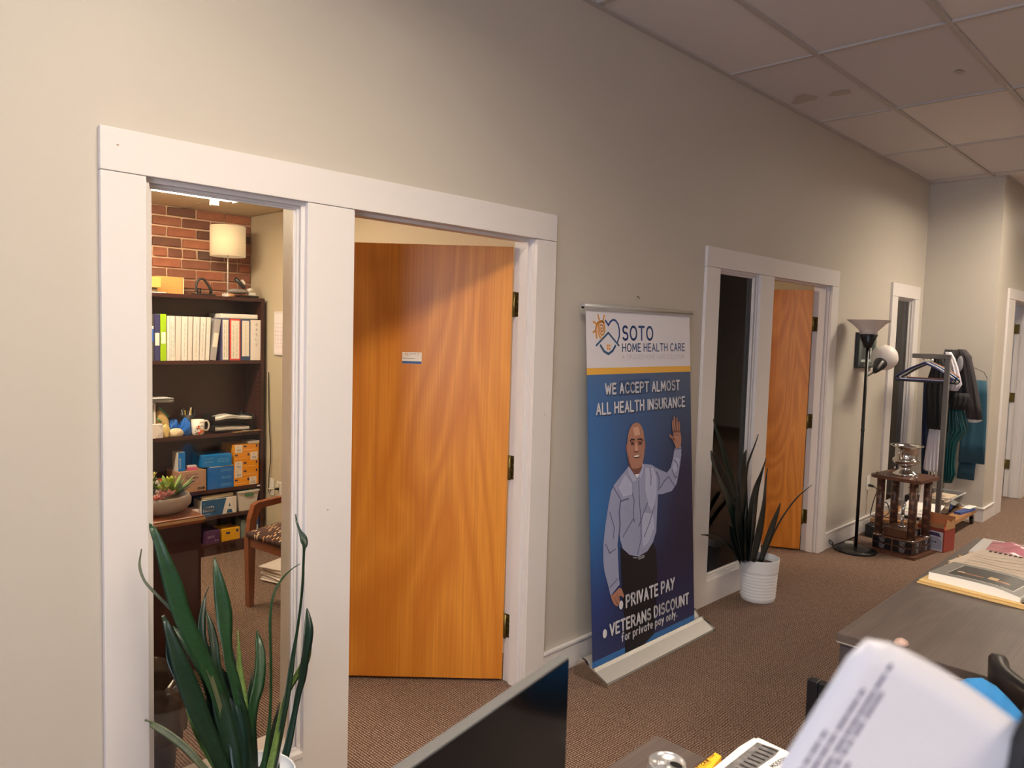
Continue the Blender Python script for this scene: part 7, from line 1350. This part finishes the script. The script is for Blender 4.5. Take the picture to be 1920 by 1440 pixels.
R2 = [[p-nv*.0003 for p in r_] for r_ in R]
g = G(); g.grid(R); g.grid(R2)
for a, b in ((R[0], R2[0]), (R[-1], R2[-1]), ([r_[0] for r_ in R], [r_[0] for r_ in R2]), ([r_[-1] for r_ in R], [r_[-1] for r_ in R2])): g.grid([a, b])
g.obj('sheet', M((208, 203, 206), .6), cs_)
g = G(); rnd = random.Random(21)
for u, a, b_ in ((.0085, .044, .20), (.0125, .022, .19), (.0165, .008, .205), (.0195, .020, .185), (.0235, .052, .20), (.0275, .06, .15)):
    v = a
    while v < b_:
        l = rnd.uniform(.002, .007); stroke(g, [(u, v), (u, min(b_, v+l))], .00075, lambda p, q: tuple(shp(p, q)+nv*.0002)); v += l+rnd.uniform(.0012, .003)
o = g.obj('typed_lines', M((96, 92, 112), .6), cs_); o['kind'] = 'stuff'
# copy stand carrying the letter: clamp, gooseneck and base
st2 = thing('copy_stand', 'black copy holder on the near desk gripping the white letter', 'copy holder', (.95, -2.0, .7505))
G().lathe((.80, -2.0, .7505), [(0, 0), (.09, 0), (.09, .010), (.07, .016), (0, .016)], 32).obj('base', BLACKPL, st2)
kc = P00+e1v*.12+e2v*.02
G().tube(cat([(.80, -2.0, .766), (.80, -2.0, .95), (.70, -2.12, 1.15), tuple(kc-nv*.05-Vector((0, 0, .08))), tuple(kc-nv*.012)]), .006, 10).obj('gooseneck', BLACKPL, st2)
cl_pts = [(.0725, -.003), (.0738, .009), (.0775, .0185), (.084, .04), (.16, .05), (.16, -.02), (.085, -.016)]
G().prism(cl_pts, lambda a, b, t: tuple(P00+e1v*a+e2v*b+nv*(-.002+t)+Vector((0, 0, 0))), .009).obj('clamp_plate', BLACK, st2)
G().tube([P00+e1v*.0715+e2v*.0035+nv*.008, P00+e1v*.077-e2v*.003+nv*.008], .0006, 6).obj('clip_wire', CHROME, st2)

# ============================================================ CHAIRS BY THE DESKS
sc1 = thing('side_chair', 'black flat-railed chair turned toward the near desk', 'chair', (1.68, -1.75, 0))
cxr = 1.86; BLK2 = M((20, 19, 22), .35)
for y in (-1.555, -1.97): 
    G().box(cxr-.012, cxr+.014, y-.014, y+.014, 0, .795, .003).obj('leg', BLK2, sc1)
    G().box(cxr-.40, cxr-.374, y-.014, y+.014, 0, .44, .003).obj('leg', BLK2, sc1)
G().box(cxr-.012, cxr+.014, -1.9550, -1.57, .755, .795, .003).obj('top_rail', BLK2, sc1); G().box(cxr-.008, cxr+.010, -1.955, -1.57, .56, .59, .003).obj('back_slat', BLK2, sc1)
G().box(cxr-.41, cxr-.016, -1.98, -1.545, .441, .47, .008).obj('seat', BLK2, sc1); G().box(cxr-.40, cxr-.03, -1.97, -1.555, .4705, .505, .012).obj('seat_pad', BLK2, sc1)
pw = thing('throw_pillow', 'bright blue textured pillow sitting on the black chair, poking above its back', 'pillow', (1.80, -1.86, .48))
PW = Matrix.Translation((1.784, -1.934, .752)) @ Matrix.Rotation(math.radians(-3), 4, 'Y') @ Matrix.Rotation(math.radians(-46), 4, 'X')
rings_ = []
for s_, K in ((-1, (0, .35, .6, .8, .92, 1.0)), (1, (1.0, .92, .8, .6, .35, 0))):
    for k_ in K:
        row_ = []
        for q in range(48):
            a = 2*PI*q/48; ca, sa = math.cos(a), math.sin(a); rr = 1/(abs(ca)**7+abs(sa)**7)**(1/7); th = .052*(1-k_**2.4)**.6+.003
            row_.append((s_*th, .160*rr*k_*ca, .160*rr*k_*sa))
        rings_.append(row_)
g = G(PW).grid(rings_, True, True)
g.obj('cover', M((38, 112, 168), .85, var=.3, vs=40, bump=.3, bs=110), pw)
ac = thing('curved_chair', 'black chair with a curved bentwood rail tucked in front of the main desk', 'chair', (2.2, -2.2, 0))
railp = cat([(2.30, -1.86, .80), (2.215, -1.89, .80), (2.13, -1.97, .80), (2.08, -2.10, .80), (2.06, -2.25, .80), (2.09, -2.42, .80), (2.2, -2.52, .80)], 6)
rows = []
for i, p in enumerate(railp):
    t = (Vector(railp[min(i+1, len(railp)-1)])-Vector(railp[max(0, i-1)])).normalized(); s_ = t.cross(Vector((0, 0, 1))).normalized(); p = Vector(p)
    rows.append([p+s_*a+Vector((0, 0, b_)) for a, b_ in ((-.020, -.042), (.020, -.042), (.022, .02), (.014, .030), (-.014, .030), (-.022, .02))])
g = G(); g.grid(rows, True, True); g.add(rows[0], [tuple(range(6))]); g.add(rows[-1], [tuple(range(6))]); g.obj('curved_rail', BLK2, ac)
for x, y, h in ((2.285, -1.875, .757), (2.08, -2.12, .757), (2.215, -2.51, .757), (2.30, -2.50, .44)): G().cyl((x, y, 0), (x, y, h), .016, 12).obj('leg', BLK2, ac)
G().box(2.08, 2.325, -2.49, -1.88, .44, .475, .01).obj('seat', M((44, 26, 28), .5), ac)
